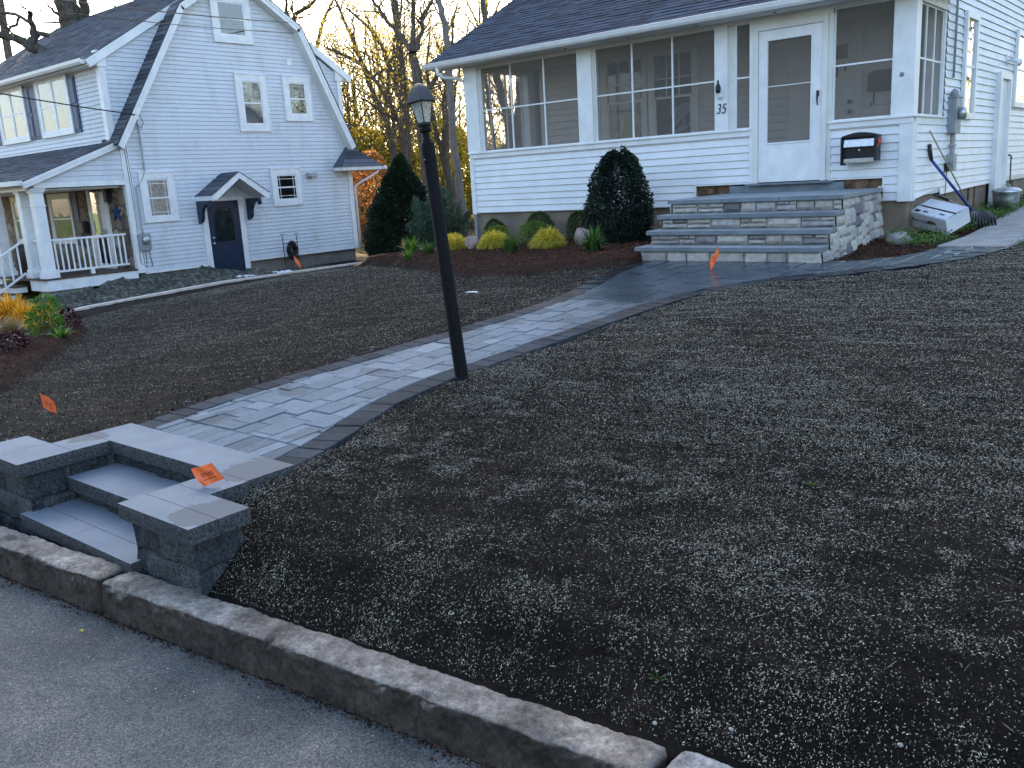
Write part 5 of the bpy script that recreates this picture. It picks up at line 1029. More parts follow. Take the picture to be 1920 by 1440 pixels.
# overhead wires
def wire(name, pts, rad, label):
    q = MB(); A = [V3(a) for a in pts]; q.tube(A, rad, 6); setp(q.build(name, M['rubber'], smooth=True), label, 'wire', 'wires running to the neighbouring house')
def sag(a, b, s, n=16): a, b = V3(a), V3(b); return [tuple(a+(b-a)*(i/n)-V3((0, 0, s*4*(i/n)*(1-i/n)))) for i in range(n+1)]
wire('service_wire', sag((-26.5, -6, 7.6), (-21.45, 11.65, 2.12), .7), .016, 'lowest black wire drooping past the shutters to the rake of the gambrel house')
WB = (-21.45, 16.5, 4.95)
# landing behind the neighbour's rear corner
q = MB(); q.box(-21.7, -19.9, 18.9, 20.2, -1.75, -1.62); setp(q.build('concrete_landing', M['concrete'], bevel=.01), 'small pale concrete landing slab behind the rear corner of the gambrel house', 'landing')
# ================================================================== LAMP POST
lz = terr_s(-4.09, 4.31)-.01
LP = empty('lamp_post', (-4.075, 4.31, lz), 'leaning black garden lamp post with a four-sided glass lantern beside the paver walk', 'lamp post')
def lpm(name, fn, mat, parent=LP, **k):
    mb = MB(); fn(mb); o = mb.build(name, mat, None, **k); o.parent = parent; return o
lpm('pole', lambda mb: (mb.lathe((0, 0, 0), [(.066, -.3), (.066, .0), (.065, .6), (.0645, 1.515), (.0, 1.515)], 28), mb.lathe((0, 0, 0), [(.075, .0), (.072, .025), (.066, .03)], 28)), M['postblack'], smooth=False)
lpm('collar', lambda mb: mb.lathe((0, 0, 0), [(.0675, 1.50), (.0690, 1.505), (.0690, 1.60), (.066, 1.625), (.050, 1.648), (.036, 1.668), (.034, 1.70), (.055, 1.704), (.058, 1.725), (.048, 1.735), (0, 1.735)], 28), M['postblack'])
lpm('bolt', lambda mb: mb.lathe((.0, -.069, 1.52), [(.006, 0), (.006, .006), (0, .007)], 8), M['steel'])
def sq(mb, h0, z0, h1, z1, t=.5): mb.hexa([(-h0, -h0, z0), (h0, -h0, z0), (h0, h0, z0), (-h0, h0, z0), (-h1, -h1, z1), (h1, -h1, z1), (h1, h1, z1), (-h1, h1, z1)])
cg = lpm('lantern_base', lambda mb: (sq(mb, .034, 1.735, .046, 1.75), sq(mb, .046, 1.75, .048, 1.765)), M['black'])
gh0, gz0, gh1, gz1 = .042, 1.765, .074, 1.900
def bars(mb):
    for sx in (-1, 1):
        for sy in (-1, 1):
            mb.tube([(sx*gh0, sy*gh0, gz0), (sx*gh1, sy*gh1, gz1)], .0055, 6)
    for k in range(4):
        c0, c1 = [(-1, -1), (1, -1), (1, 1), (-1, 1)][k], [(1, -1), (1, 1), (-1, 1), (-1, -1)][k]
        mb.tube([(c0[0]*gh1, c0[1]*gh1, gz1), (c1[0]*gh1, c1[1]*gh1, gz1)], .006, 6)
lpm('lantern_frame', bars, M['black'])
for k in range(4):
    c0, c1 = [(-1, -1), (1, -1), (1, 1), (-1, 1)][k], [(1, -1), (1, 1), (-1, 1), (-1, -1)][k]
    lpm('lantern_glass', lambda mb: mb.face([(c0[0]*gh0, c0[1]*gh0, gz0), (c1[0]*gh0, c1[1]*gh0, gz0), (c1[0]*gh1, c1[1]*gh1, gz1), (c0[0]*gh1, c0[1]*gh1, gz1)]), M['lampglass'])
lpm('bulb_socket', lambda mb: mb.lathe((0, 0, 0), [(.014, 1.765), (.016, 1.81), (.022, 1.84), (.016, 1.865), (0, 1.87)], 12), M['cream_trim'], smooth=True)
def cap(mb):
    L = [(.092, 1.893), (.095, 1.903), (.086, 1.928), (.072, 1.962), (.055, 1.992), (.036, 2.010), (.012, 2.020)]; b = len(mb.v)
    for h, z in L: mb.v += [(-h, -h, z), (h, -h, z), (h, h, z), (-h, h, z)]
    for i in range(len(L)-1):
        for k in range(4): j = (k+1) % 4; mb.f.append((b+i*4+k, b+i*4+j, b+i*4+4+j, b+i*4+4+k)); mb.mi.append(0); mb.t.append(.5)
    mb.f.append((b+3, b+2, b+1, b)); mb.mi.append(0); mb.t.append(.5); k = b+4*(len(L)-1); mb.f.append((k, k+1, k+2, k+3)); mb.mi.append(0); mb.t.append(.5)
lpm('lantern_cap', cap, M['black'], bevel=.003)
LP.rotation_euler = (R(0), R(-5.9), 0); LP.scale = (.70, .70, .985)
# ================================================================== MARKER FLAGS
def flag(x, y, z, hgt, lean, az, label, sag_=.3, w=.125, h=.10, txt=True, rz=0):
    e = empty('marker_flag', (x, y, z), label, 'flag', 'orange marker flags'); top = V3((lean[0], lean[1], hgt))
    q = MB(); q.tube([(0, 0, -.06), (top.x*.5, top.y*.5, hgt*.5), tuple(top)], .0012, 5); o = q.build('stake', M['steel'], None); o.parent = e
    q = MB(); n = 8; u = V3((math.cos(az), math.sin(az), 0)); sd = (top).normalized(); nn = u.cross(V3((0, 0, 1)))
    grid = [[top-sd*(h*j/n)+u*(w*i/n)*(1-.25*sag_)-V3((0, 0, 1))*(w*i/n)*sag_*(1+.2*j/n)+nn*(.010*math.sin(i*1.1+j*.5)*i/n) for i in range(n+1)] for j in range(n+1)]
    for j in range(n):
        for i in range(n): q.face([grid[j][i], grid[j][i+1], grid[j+1][i+1], grid[j+1][i]])
    o = q.build('flag_cloth', M['orange'], None); o.parent = e
    md = o.modifiers.new('thick', 'SOLIDIFY'); md.thickness = .0006
    if txt:   # two rows of dark print, mostly unreadable short strokes
        q = MB()
        def P(a, b): i, j = a*n, b*n; i0, j0 = min(n-1, int(i)), min(n-1, int(j)); fi, fj = i-i0, j-j0; g = grid; return (g[j0][i0]*(1-fi)+g[j0][i0+1]*fi)*(1-fj)+(g[j0+1][i0]*(1-fi)+g[j0+1][i0+1]*fi)*fj
        for sgn in (-1, 1):
            off = nn*(.0012*sgn)
            for k in range(7):
                a = .24+k*.085; q.face([P(a, .38)+off, P(a+.03, .38)+off, P(a+.03, .60)+off, P(a, .60)+off])
                if k % 2: q.face([P(a, .38)+off, P(a+.065, .38)+off, P(a+.065, .42)+off, P(a, .42)+off])
            for k in range(9): a = .24+k*.065; q.face([P(a, .70)+off, P(a+.04, .70)+off, P(a+.04, .76)+off, P(a, .76)+off])
        o = q.build('flag_print', M['print'], None); o.parent = e
    return e
FLAGS_HERE = True
# ================================================================== SMALL THINGS ON AND BY THE WHITE HOUSE
e = empty('mailbox', (-4.0, 12.2, .18), 'black and silver wall mailbox with arched lid on the siding right of the storm door', 'mailbox')
def mbx(name, fn, mat, **k): mb = MB(); fn(mb); return mb.build(name, mat, e, **k)
Fm = (V3((0, 12.20, 0)), V3((1, 0, 0)), V3((0, 0, 1)), V3((0, -1, 0)))
ax = [(-4.235+.46*i/10, .315+.045*math.sin(math.pi*i/10)) for i in range(11)]
mbx('box', lambda mb: (mb.prism([(-4.225, -.01), (-3.785, -.01), (-3.785, .31), (-4.225, .31)], Fm, 0, .12),), M['black'], bevel=.006)
mbx('lid', lambda mb: mb.prism([(ax[0][0], .30)]+ax+[(ax[-1][0], .30)], Fm, -.005, .16), M['black'], bevel=.004)
mbx('side_plate', lambda mb: mb.box(-3.80, -3.775, 12.02, 12.20, -.005, .30), M['black'], bevel=.004); mbx('side_plate', lambda mb: mb.box(-4.235, -4.215, 12.02, 12.20, -.05, .30), M['black'], bevel=.004)
mbx('slot_flap', lambda mb: mb.hexa([(-4.205, 12.035, .175), (-3.815, 12.035, .175), (-3.815, 12.075, .175), (-4.205, 12.075, .175), (-4.205, 12.06, .275), (-3.815, 12.06, .275), (-3.815, 12.10, .275), (-4.205, 12.10, .275)]), M['silver'], bevel=.006)
mbx('bottom_strip', lambda mb: mb.box(-4.205, -3.815, 12.055, 12.10, -.025, .03), M['silver'], bevel=.005)
mbx('lock', lambda mb: mb.tube([(-4.01, 12.085, .135), (-4.01, 12.070, .135)], .014, 12), M['silver'])
mbx('mail_flag', lambda mb: (mb.box(-3.775, -3.76, 12.05, 12.07, .16, .24), mb.box(-3.775, -3.72, 12.05, 12.06, .20, .27)), M['red'], bevel=.004)
# key rack seen through the screen
q = MB(); Fk = (V3((0, 13.93, 0)), V3((1, 0, 0)), V3((0, 0, 1)), V3((0, -1, 0))); q.prism([(-4.52, .98), (-4.02, .98), (-4.02, 1.24), (-4.10, 1.27), (-4.44, 1.27), (-4.52, 1.22)], Fk, 0, .04)
for x in (-4.42, -4.14): q.tube([(x, 13.9, .98), (x, 13.88, .80), (x-.02, 13.84, .78), (x-.03, 13.83, .82)], .013, 6)
setp(q.build('coat_rack', M['darkroom'], bevel=.004), 'dark wall rack with two hooks seen through the porch screen right of the entry door', 'coat rack')
# galvanised tub by the side door
zt = terr_s(-3.0, 16.2); q = MB(); e = empty('bin', (-3.05, 16.3, zt), 'galvanised metal bin with domed lid standing beside the side door', 'bin')
q.lathe((-3.05, 16.3, zt), [(0, 0), (.17, 0), (.185, .12), (.19, .125), (.192, .20), (.205, .30), (.21, .305), (.2, .31)], 24); q.build('body', M['galv'], e, smooth=True)
q = MB(); q.lathe((-3.05, 16.3, zt), [(.215, .30), (.215, .325), (.15, .36), (.05, .38), (0, .385)], 24); q.tube([(-3.11, 16.3, zt+.37), (-3.09, 16.3, zt+.42), (-3.01, 16.3, zt+.42), (-2.99, 16.3, zt+.37)], .007, 6); q.build('lid', M['galv'], e, smooth=True)
# black coiled soaker on the ground
q = MB(); zz = terr_s(-2.9, 18.3); q.tube([(-2.95+.28*math.cos(a), 18.0+.35*math.sin(a)+a*.03, zz+.03+.012*a/6) for a in np.arange(0, 22, .35)], .018, 6); setp(q.build('garden_hose', M['rubber'], smooth=True), 'black coiled hose lying on the side walk under the garden tap', 'hose')
# overturned cardboard box
bz = terr_s(-2.95, 12.7); e = empty('cardboard_box', (-3.10, 12.58, bz), 'overturned white printed carton lying on the ground cover by the foundation', 'box')
q = MB(); q.box(-.27, .27, -.17, .17, 0, .008); q.box(-.27, .27, -.17, -.162, .008, .19); q.box(-.27, .27, .162, .17, .008, .19); q.box(-.27, -.262, -.162, .162, .008, .19); q.box(.262, .27, -.162, .162, .008, .19)
q.hexa([(-.262, -.16, .19), (.262, -.16, .19), (.262, -.03, .197), (-.262, -.03, .197), (-.262, -.16, .195), (.262, -.16, .195), (.262, -.03, .202), (-.262, -.03, .202)]); q.hexa([(-.262, .0, .197), (.262, .0, .197), (.262, .16, .19), (-.262, .16, .19), (-.262, .0, .202), (.262, .0, .202), (.262, .16, .195), (-.262, .16, .195)])
bo_ = q.build('carton', M['cardboard'], None, bevel=.002); bo_.parent = e
q = MB(); q.prism([(.07*math.cos(k*math.pi/10), .07*.65*math.sin(k*math.pi/10)) for k in range(11)], (V3((.05, -.1701, .09)), V3((1, 0, 0)), V3((0, 0, 1)), V3((0, -1, 0))), 0, .0012); o = q.build('hand_hole', M['darkwood'], None); o.parent = e
tc = bpy.data.curves.new('box_print', 'FONT'); tc.body = 'Avocado'; tc.size = .075; tc.extrude = .0006; tc.shear = .15
to = bpy.data.objects.new('box_print', tc); COL.objects.link(to); me = bpy.data.meshes.new_from_object(to.evaluated_get(bpy.context.evaluated_depsgraph_get())); bpy.data.objects.remove(to); me.materials.clear(); me.materials.append(M['ink'])
to = bpy.data.objects.new('box_print', me); COL.objects.link(to); to.parent = e; to.location = (-.25, -.1712, .08); to.rotation_euler = (R(90), 0, 0)
q = MB()
for k in range(4): q.box(-.22+.11*k, -.15+.11*k, -.14+.02*k, -.10, .2022, .2028)
o = q.build('top_print', M['ink'], None); o.parent = e
e.rotation_euler = (R(24), R(10), R(-30)); e.location.z = bz+.145; e.scale = (1.15, 1.1, 1.1)
# garden tool: blue-shafted string trimmer / broom with black head leaning on the wall
e = empty('leaf_rake', (-2.95, 13.45, terr_s(-2.95, 13.45)), 'long blue-shafted rake with black fan head leaning on the side wall', 'rake'); z0_ = e.location.z
q = MB(); q.tube([(-2.92, 13.55, z0_+.20), (-3.36, 12.98, z0_+.95)], .019, 10); q.build('shaft', M['blueplastic'], e, smooth=True)
q = MB(); q.tube([(-3.355, 12.985, z0_+.94), (-3.37, 12.90, z0_+1.14)], [.024, .030], 10); q.build('grip', M['rubber'], e, smooth=True)
q = MB(); q.tube([(-2.95, 13.62, z0_+.2), (-3.37, 12.90, z0_+1.32)], .010, 8); q.build('wooden_handle', M['twig'], e, smooth=True)
q = MB()
for k in range(9):
    a = (k-4)*.11; q.tube([(-2.92+.02*a, 13.55, z0_+.20), (-2.86+.12*a, 13.50+.25*a, z0_+.22), (-2.78+.25*a, 13.42+.50*a, z0_+.12), (-2.76+.25*a, 13.38+.52*a, z0_+.0)], [.014, .022, .024, .012], 6)
q.build('head', M['rubber'], e, smooth=True)
e = empty('hand_tool', (-3.0, 13.1, terr_s(-3.0, 13.1)), 'short black-handled tool with thin metal rod standing beside the white carton', 'tool'); z0_ = e.location.z
q = MB(); q.tube([(-3.22, 12.66, z0_+.50), (-3.10, 12.90, z0_+.42)], [.02, .026], 8); q.build('grip', M['rubber'], e, smooth=True); q = MB(); q.tube([(-3.10, 12.90, z0_+.42), (-2.97, 13.2, z0_+.29)], .006, 6); q.box(-2.99, -2.95, 13.18, 13.22, z0_, z0_+.30); q.build('rod', M['silver'], e)
# hose on its wire stand by the neighbour's wall
e = empty('hose_stand', (-21.4, 15.9, -1.95), 'black garden hose coiled on a wire stand against the neighbouring foundation', 'hose stand')
q = MB()
for y in (15.62, 16.12): q.tube([(-21.5, y, -2.0), (-21.5, y, -1.2), (-21.5, y-.05, -1.12), (-21.46, y+.05, -1.14)], .012, 6)
q.tube([(-21.5, 15.62, -1.4), (-21.5, 16.12, -1.4)], .012, 6); q.build('stand', M['black'], e)
q = MB()
for k in range(16): w_, h_, c_ = .03+.010*k, .22+.05*math.sin(k*1.7), .02*math.sin(k*2.3); q.tube([(-21.47+.012*(k % 7), 15.87+c_+w_*math.cos(a), -1.60-.5*c_+h_*math.sin(a)) for a in np.arange(0, 6.5, .35)], .014, 5)
q.build('hose_coil', M['rubber'], e, smooth=True)
q = MB(); q.lathe((-24.5, 8.1, -2.25), [(0, 0), (.16, 0), (.25, .2), (.27, .3), (.24, .3)], 16); setp(q.build('glazed_pot', M['teal'], smooth=True), 'dark teal glazed pot at the foot of the neighbouring porch steps', 'pot')
# crumpled plastic sheet bits along the edging
def scrap(x, y, s, label, mat='cardboard', n=7, name='plastic_scrap'):
    q = MB(); z = terr_s(x, y)+.01; g = [[(x+s*(i/n-.5)+random.uniform(-.1, .1)*s, y+s*.7*(j/n-.5)+random.uniform(-.1, .1)*s, z+random.uniform(0, .14)*s) for i in range(n+1)] for j in range(n+1)]
    for j in range(n):
        for i in range(n): q.face([g[j][i], g[j][i+1], g[j+1][i+1], g[j+1][i]])
    o = q.build(name, M[mat]); md = o.modifiers.new('s', 'SOLIDIFY'); md.thickness = .002; setp(o, label, 'scrap')
scrap(-19.0, 12.6, .5, 'crumpled pale plastic sheet beside the edging below the blue door'); scrap(-19.1, 13.8, .55, 'larger crumpled pale plastic heap by the edging near the coiled hose'); scrap(-18.95, 15.0, .28, 'small white plastic scrap by the edging past the hose stand')
def rock(name, x, y, s, label, mat='boulder', cat='boulder', seed=0, group=None, sink=.25):
    import bmesh
    bm = bmesh.new(); bmesh.ops.create_icosphere(bm, subdivisions=4, radius=1)
    rr_ = random.Random(seed); pl_ = []
    for k in range(11): dv = V3((rr_.gauss(0, 1), rr_.gauss(0, 1), rr_.gauss(0, .8))).normalized(); pl_.append((dv, rr_.uniform(.66, .92)))
    for v_ in bm.verts:
        for dv, d in pl_:
            q = v_.co.dot(dv)
            if q > d: v_.co -= dv*(q-d)*.9
        v_.co *= 1+.05*(float(fbm(v_.co.x*3+seed+v_.co.z, v_.co.y*3, 71, 3))-.5)
        v_.co = V3((v_.co.x*s[0], v_.co.y*s[1], v_.co.z*s[2]))
    me = bpy.data.meshes.new(name); bm.to_mesh(me); bm.free(); me.materials.append(M[mat]); o = bpy.data.objects.new(name, me); COL.objects.link(o); o.location = (x, y, terr_s(x, y)+s[2]*(1-sink)); setp(o, label, cat, group); return o
#POSITIONS
# ================================================================== PLANTS
def leaves_np(C, size, mats, name, parent, tint, up=.3, aspect=.55, seed=0, fold=True, dirs=None):
    """leaf-shaped faces (two triangles folded along the midrib) at points C"""
    g = np.random.default_rng(seed); n = len(C); d = g.normal(0, 1, (n, 3)) if dirs is None else dirs+g.normal(0, .45, (n, 3)); d[:, 2] += up; d /= np.linalg.norm(d, axis=1)[:, None]
    a = g.normal(0, 1, (n, 3)); s = np.cross(d, a); s /= np.linalg.norm(s, axis=1)[:, None]; nn = np.cross(d, s); L = (size*g.uniform(.6, 1.3, n))[:, None]; W = L*aspect
    P0 = C; P1 = C+d*L; Pm = C+d*L*.5; A = Pm+s*W*.5+nn*W*.15; B = Pm-s*W*.5+nn*W*.15
    V = np.stack([P0, A, P1, B], 1).reshape(-1, 3); b = np.arange(n)[:, None]*4; F = np.concatenate([b+np.array([[0, 1, 2]]), b+np.array([[0, 2, 3]])], 1).reshape(-1, 3)
    return mesh_np(name, V, F, mats, np.repeat(tint, 2), parent)
def bush(x, y, rx, ry, h, n, ls, mat, name, label, cat='shrub', group=None, shape='dome', seed=0, up=.2, aspect=.55, part='leaves', z=None, stem=True):
    g = np.random.default_rng(seed+100); z = terr_s(x, y) if z is None else z; e = empty(name, (x, y, z), label, cat, group)
    th = g.uniform(0, 2*np.pi, n); t = g.uniform(0, 1, n); rr = g.uniform(0, 1, n)**.30
    if shape == 'cone': zz = t; prof = np.clip((1-zz**2.3)**.68, 0, 1)*np.clip(.78+zz*1.0, 0, 1)
    elif shape == 'spire': zz = t**1.15; prof = np.clip(1-zz**1.35, 0, 1)**.8*np.clip(.82+zz*.8, 0, 1)
    elif shape == 'egg': zz = t; prof = np.sqrt(np.clip(1-((zz-.36)/.655)**2, .0, 1))
    elif shape == 'dome': zz = t**.8; prof = np.sqrt(np.clip(1-(zz-.35)**2/.43, .02, 1))
    else: zz = t; prof = np.ones(n)
    lump = 1+.26*(fbm(np.cos(th)*2.2+seed+5, np.sin(th)*2.2+zz*h*3.2+9, seed, 3)-.5)*2
    R_ = rr*prof*lump; C = np.stack([x+rx*R_*np.cos(th), y+ry*R_*np.sin(th), z+.02+h*zz*(.93+.14*fbm(th*2, zz*3, seed+5, 2))], 1)
    dirs = np.stack([np.cos(th), np.sin(th), .3+0*th], 1)*.8
    cl = fbm(C[:, 0]*5/max(rx, .2)*.5+C[:, 2]*3, C[:, 1]*5/max(rx, .2)*.5, seed, 3); tint = np.clip(.15+1.1*(cl-.3)+g.uniform(-.15, .25, n), 0, 1)
    leaves_np(C, ls, M[mat], part, e, tint, up, aspect, seed, dirs=dirs)
    if stem:
        q = MB()
        for k in range(7): a = k*2.4+seed; q.tube([(x+.02*math.cos(a), y+.02*math.sin(a), z-.05), (x+rx*.25*math.cos(a), y+ry*.25*math.sin(a), z+h*.35), (x+rx*.5*math.cos(a), y+ry*.5*math.sin(a), z+h*.7)], [.012*h+.004, .008*h+.003, .003], 5)
        q.build('stems', M['bark'], e)
    return e
def strands(x, y, rad, h, n, w, mat, name, label, cat='shrub', group=None, droop=1.0, seed=0, seg=5, part='blades', upright=.5, z=None):
    """arching blades or hanging threads growing from a crown"""
    g = np.random.default_rng(seed+7); z = terr_s(x, y) if z is None else z; e = empty(name, (x, y, z), label, cat, group); th = g.uniform(0, 2*np.pi, n); L = g.uniform(.55, 1.1, n); r0 = g.uniform(0, .35, n)*rad; out = g.uniform(.15, 1, n)**.7; V = np.zeros((n, seg+1, 2, 3))
    for k in range(seg+1):
        s = k/seg; rr = r0+rad*out*L*s**1.15; zz = h*L*(s*(1.9-1.1*out*upright)-droop*out*s**2.3*1.15)+.01; zz = np.maximum(zz, .01); zz = zz*.85
        cx = x+rr*np.cos(th); cy = y+rr*np.sin(th); ww = w*(1-s**2.2)*.5+w*.06
        V[:, k, 0] = np.stack([cx-np.sin(th)*ww, cy+np.cos(th)*ww, z+zz], 1); V[:, k, 1] = np.stack([cx+np.sin(th)*ww, cy-np.cos(th)*ww, z+zz], 1)
    b = (np.arange(n)*(seg+1)*2)[:, None]; F = np.concatenate([b+np.array([[2*k, 2*k+1, 2*k+3, 2*k+2]]) for k in range(seg)], 1).reshape(-1, 4)
    mesh_np(part, V.reshape(-1, 3), F, M[mat], np.repeat(g.uniform(0, 1, n), seg), e); return e
# bed along the white house
GB, GL, GG, GD = 'boxwoods along the foundation', 'light green shrubs', 'golden cypress mounds', 'lily clumps'
bush(-10.25, 11.95, .22, .22, .44, 3600, .026, 'leaf_box', 'boxwood_shrub', 'dark green rounded boxwood against the foundation nearest the porch corner', group=GB, seed=1)
bush(-9.26, 11.95, .27, .24, .46, 4200, .026, 'leaf_box', 'boxwood_shrub', 'dark green boxwood against the foundation between the corner boxwood and the holly', group=GB, seed=2)
bush(-8.42, 11.95, .22, .22, .44, 3600, .026, 'leaf_box', 'boxwood_shrub', 'dark green boxwood tucked behind the right boulder beside the tall holly', group=GB, seed=3)
bush(-9.78, 11.45, .24, .22, .32, 1500, .034, 'leaf_lime', 'lime_shrub', 'light green leafy shrub behind the left golden cypress', group=GL, seed=4, aspect=.35, up=.6)
bush(-8.90, 11.35, .29, .24, .36, 2000, .034, 'leaf_lime', 'lime_shrub', 'light green leafy shrub behind the golden cypress in the middle of the bed', group=GL, seed=5, aspect=.35, up=.6)
strands(-9.42, 10.95, .26, .24, 1500, .010, 'leaf_gold', 'golden_cypress', 'golden thread-leaf cypress mound right of the left boulder', group=GG, droop=1.25, seed=6, part='threads')
strands(-8.15, 10.72, .27, .28, 1700, .010, 'leaf_gold', 'golden_cypress', 'bright golden thread-leaf cypress mound in the middle of the bed', group=GG, droop=1.25, seed=7, part='threads')
strands(-10.62, 11.25, .24, .20, 1300, .010, 'leaf_gold', 'golden_cypress', 'golden cypress mound left of the left boulder, beside the lamp post', group=GG, droop=1.25, seed=8, part='threads')
strands(-8.40, 10.15, .20, .27, 170, .015, 'leaf_lily', 'daylily_clump', 'green bladed lily clump between the two golden mounds', group=GD, seed=9, droop=.9)
strands(-6.80, 9.95, .25, .30, 260, .015, 'leaf_lily', 'daylily_clump', 'green bladed lily clump in front of the right boulder and tall holly', group=GD, seed=10, droop=1.0)
strands(-10.75, 10.75, .22, .20, 150, .014, 'leaf_lily', 'daylily_clump', 'green bladed lily clump just right of the lamp post', group=GD, seed=11, droop=.9)
strands(-12.4, 11.95, .28, .30, 200, .018, 'leaf_bright', 'daylily_clump', 'bright green lily clump at the foot of the dark evergreen', group=GD, seed=12, droop=.9)
strands(-11.05, 10.55, .14, .17, 90, .013, 'leaf_bright', 'daylily_clump', 'small bright green lily clump just left of the lamp post', group=GD, seed=13, droop=.9)
e = bush(-7.32, 11.40, .49, .43, 1.30, 26000, .038, 'leaf_holly', 'holly_tree', 'tall egg-shaped dark glossy holly against the porch wall', 'tree', shape='egg', seed=14, up=0, aspect=.6)
e = bush(-19.1, 18.2, 1.45, 1.25, 2.75, 60000, .085, 'leaf_arb', 'evergreen_tree', 'broad dark conical evergreen behind the bed by the gambrel house', 'tree', shape='spire', seed=15, up=.4, aspect=.35, z=-1.98)
g = np.random.default_rng(3); n = 26000; x0j, y0j, z0j = -16.55, 17.0, -1.95; je = empty('juniper', (x0j, y0j, z0j), 'blue-green upright juniper behind the lamp post', 'tree')
plm = g.integers(0, 46, n); pa = g.uniform(0, 6.28, 46); pr2 = g.uniform(.1, .85, 46); ph = g.uniform(1.2, 2.1, 46)*(1-.35*pr2); s = g.uniform(0, 1, n)**.8; cx = pr2[plm]*np.cos(pa[plm])*(.35+.9*s); cy = pr2[plm]*np.sin(pa[plm])*(.35+.9*s); sp_ = .17*(1-s)**.6+.02
C = np.stack([x0j+cx*1.05+g.normal(0, 1, n)*sp_*.8, y0j+cy+g.normal(0, 1, n)*sp_*.8, z0j+ph[plm]*s+.03], 1); leaves_np(C, .085, M['leaf_jun'], 'foliage', je, np.clip(.2+.5*s+g.uniform(-.2, .3, n), 0, 1), 1.3, .22, 3)
for e_ in [q_ for q_ in COL.objects if q_.name.startswith('golden_cypress') and q_.type == 'EMPTY']:
    g = np.random.default_rng(int(abs(e_.location.x)*10)); n = 2600; r_ = .24; th = g.uniform(0, 6.28, n); ph = np.arccos(g.uniform(.0, 1, n)); rr = g.uniform(.6, 1.05, n); o_ = np.stack([np.sin(ph)*np.cos(th), np.sin(ph)*np.sin(th), np.cos(ph)*.95], 1); C = np.array(e_.location)+o_*(rr*r_)[:, None]*(1+.25*(fbm(th*2, ph*3, 5, 2)-.5))[:, None]+np.array([0, 0, .02]); dr_ = o_*1.2; dr_[:, 2] -= .9
    leaves_np(C, .075, M['leaf_gold'], 'sprays', e_, np.clip(np.cos(ph)*.6+g.uniform(0, .5, n), 0, 1), 0, .13, 3, dirs=dr_)
# small street-side bed at the left
strands(-17.3, 6.45, .42, .50, 1500, .022, 'leaf_amber', 'golden_shrub', 'bright amber-yellow feathery shrub in the street-side bed at the left edge', seed=20, droop=1.1, part='threads', upright=.35)
strands(-15.4, 6.2, .34, .34, 1100, .018, 'leaf_amber', 'golden_shrub', 'lower right golden shrub spilling between the two green bushes', seed=21, droop=1.2, part='threads', upright=.4)
strands(-16.4, 6.35, .34, .36, 1100, .018, 'leaf_amber', 'golden_shrub', 'middle golden shrub between the left-edge one and the lower right one', seed=29, droop=1.2, part='threads', upright=.4)
bush(-17.6, 7.15, .34, .30, .46, 420, .085, 'leaf_bright', 'leafy_shrub', 'bright green broad-leaved shrub just below the end of the pinkish edging', seed=22, aspect=.5)
bush(-13.0, 5.25, .25, .23, .40, 620, .062, 'leaf_bright', 'leafy_shrub', 'green leafy shrub in front of the golden one, nearest the dark lawn', seed=23, aspect=.5)
strands(-12.05, 5.05, .22, .11, 30, .040, 'leaf_bright', 'hosta', 'low light green plant with long pointed leaves at the bed edge', 'plant', seed=24, droop=.6)
bush(-13.6, 5.85, .17, .16, .28, 300, .045, 'leaf_purple', 'purple_plant', 'dark purple leafed plant right of the green shrubs', 'plant', 'purple coral bells', seed=25, aspect=.8)
bush(-11.5, 4.25, .21, .19, .20, 420, .040, 'leaf_purple', 'purple_plant', 'dark purple and red leafed plant at the bottom left of the bed', 'plant', 'purple coral bells', seed=26, aspect=.8)
strands(-14.1, 5.2, .20, .27, 1200, .004, 'leaf_tan', 'ornamental_grass', 'pale tan tuft of dry ornamental grass below the golden shrub', 'grass tuft', seed=27, droop=.6)
# boulders and stones
rock('boulder', -9.92, 11.0, (.17, .14, .13), 'low pinkish boulder between two golden mounds near the porch corner', seed=3); rock('boulder', -7.52, 10.75, (.17, .15, .16), 'upright pinkish-grey boulder in front of the tall holly', seed=8)
rock('stone', -3.28, 11.45, (.17, .15, .10), 'small grey-tan stone half buried in the ground cover right of the stoop', 'concrete', 'stone', seed=5)
for (x, y, s, l, mt_2) in ((-.75, 3.34, .018, 'small reddish-brown pebble on the right lawn', 'boulder'), (-1.28, 2.12, .022, 'round tan pebble near the kerb joint at the bottom', 'concrete'), (-.98, 2.35, .017, 'pale pebble above the kerb end', 'kerb2'), (-1.6, 2.62, .014, 'grey pebble low on the bank', 'concrete'), (-1.05, 2.18, .020, 'grey lump of soil-covered stone by the pale kerb end', 'concrete'), (-2.3, 2.25, .013, 'tiny pale pebble near the long kerb stone', 'kerb2'), (-.6, 2.3, .02, 'tan pebble at the bottom right', 'concrete')):
    rock('pebble', x, y, (s*.42, s*.36, s*.30), l, mt_2, 'pebble', seed=int(s*3000), group='pebbles on the soil')
scrap(-6.71, 7.34, .12, 'small white scrap of plastic on the left lawn', n=4)
q = MB(); q.v = [(0, 0, 0)]; q = MB()
for (x, y, l) in ((-2.42, 1.35, 'small white pebble on the road'), (-1.92, 1.52, 'tiny pale chip on the road by the kerb')):
    o = rock('pebble', x, y, (.010, .009, .007), l, 'kerb2', 'pebble', seed=int(-x*100)); o.location.z = -1.878
def fallen(x, y, l, mat, s=.022):
    q = MB(); z = -1.876; q.face([(x-s, y, z), (x, y-s*.6, z+.006), (x+s, y, z), (x, y+s*.6, z+.008)]); o = q.build('fallen_leaf', M[mat]); md = o.modifiers.new('s', 'SOLIDIFY'); md.thickness = .0008; setp(o, l, 'leaf', 'fallen leaves on the road')
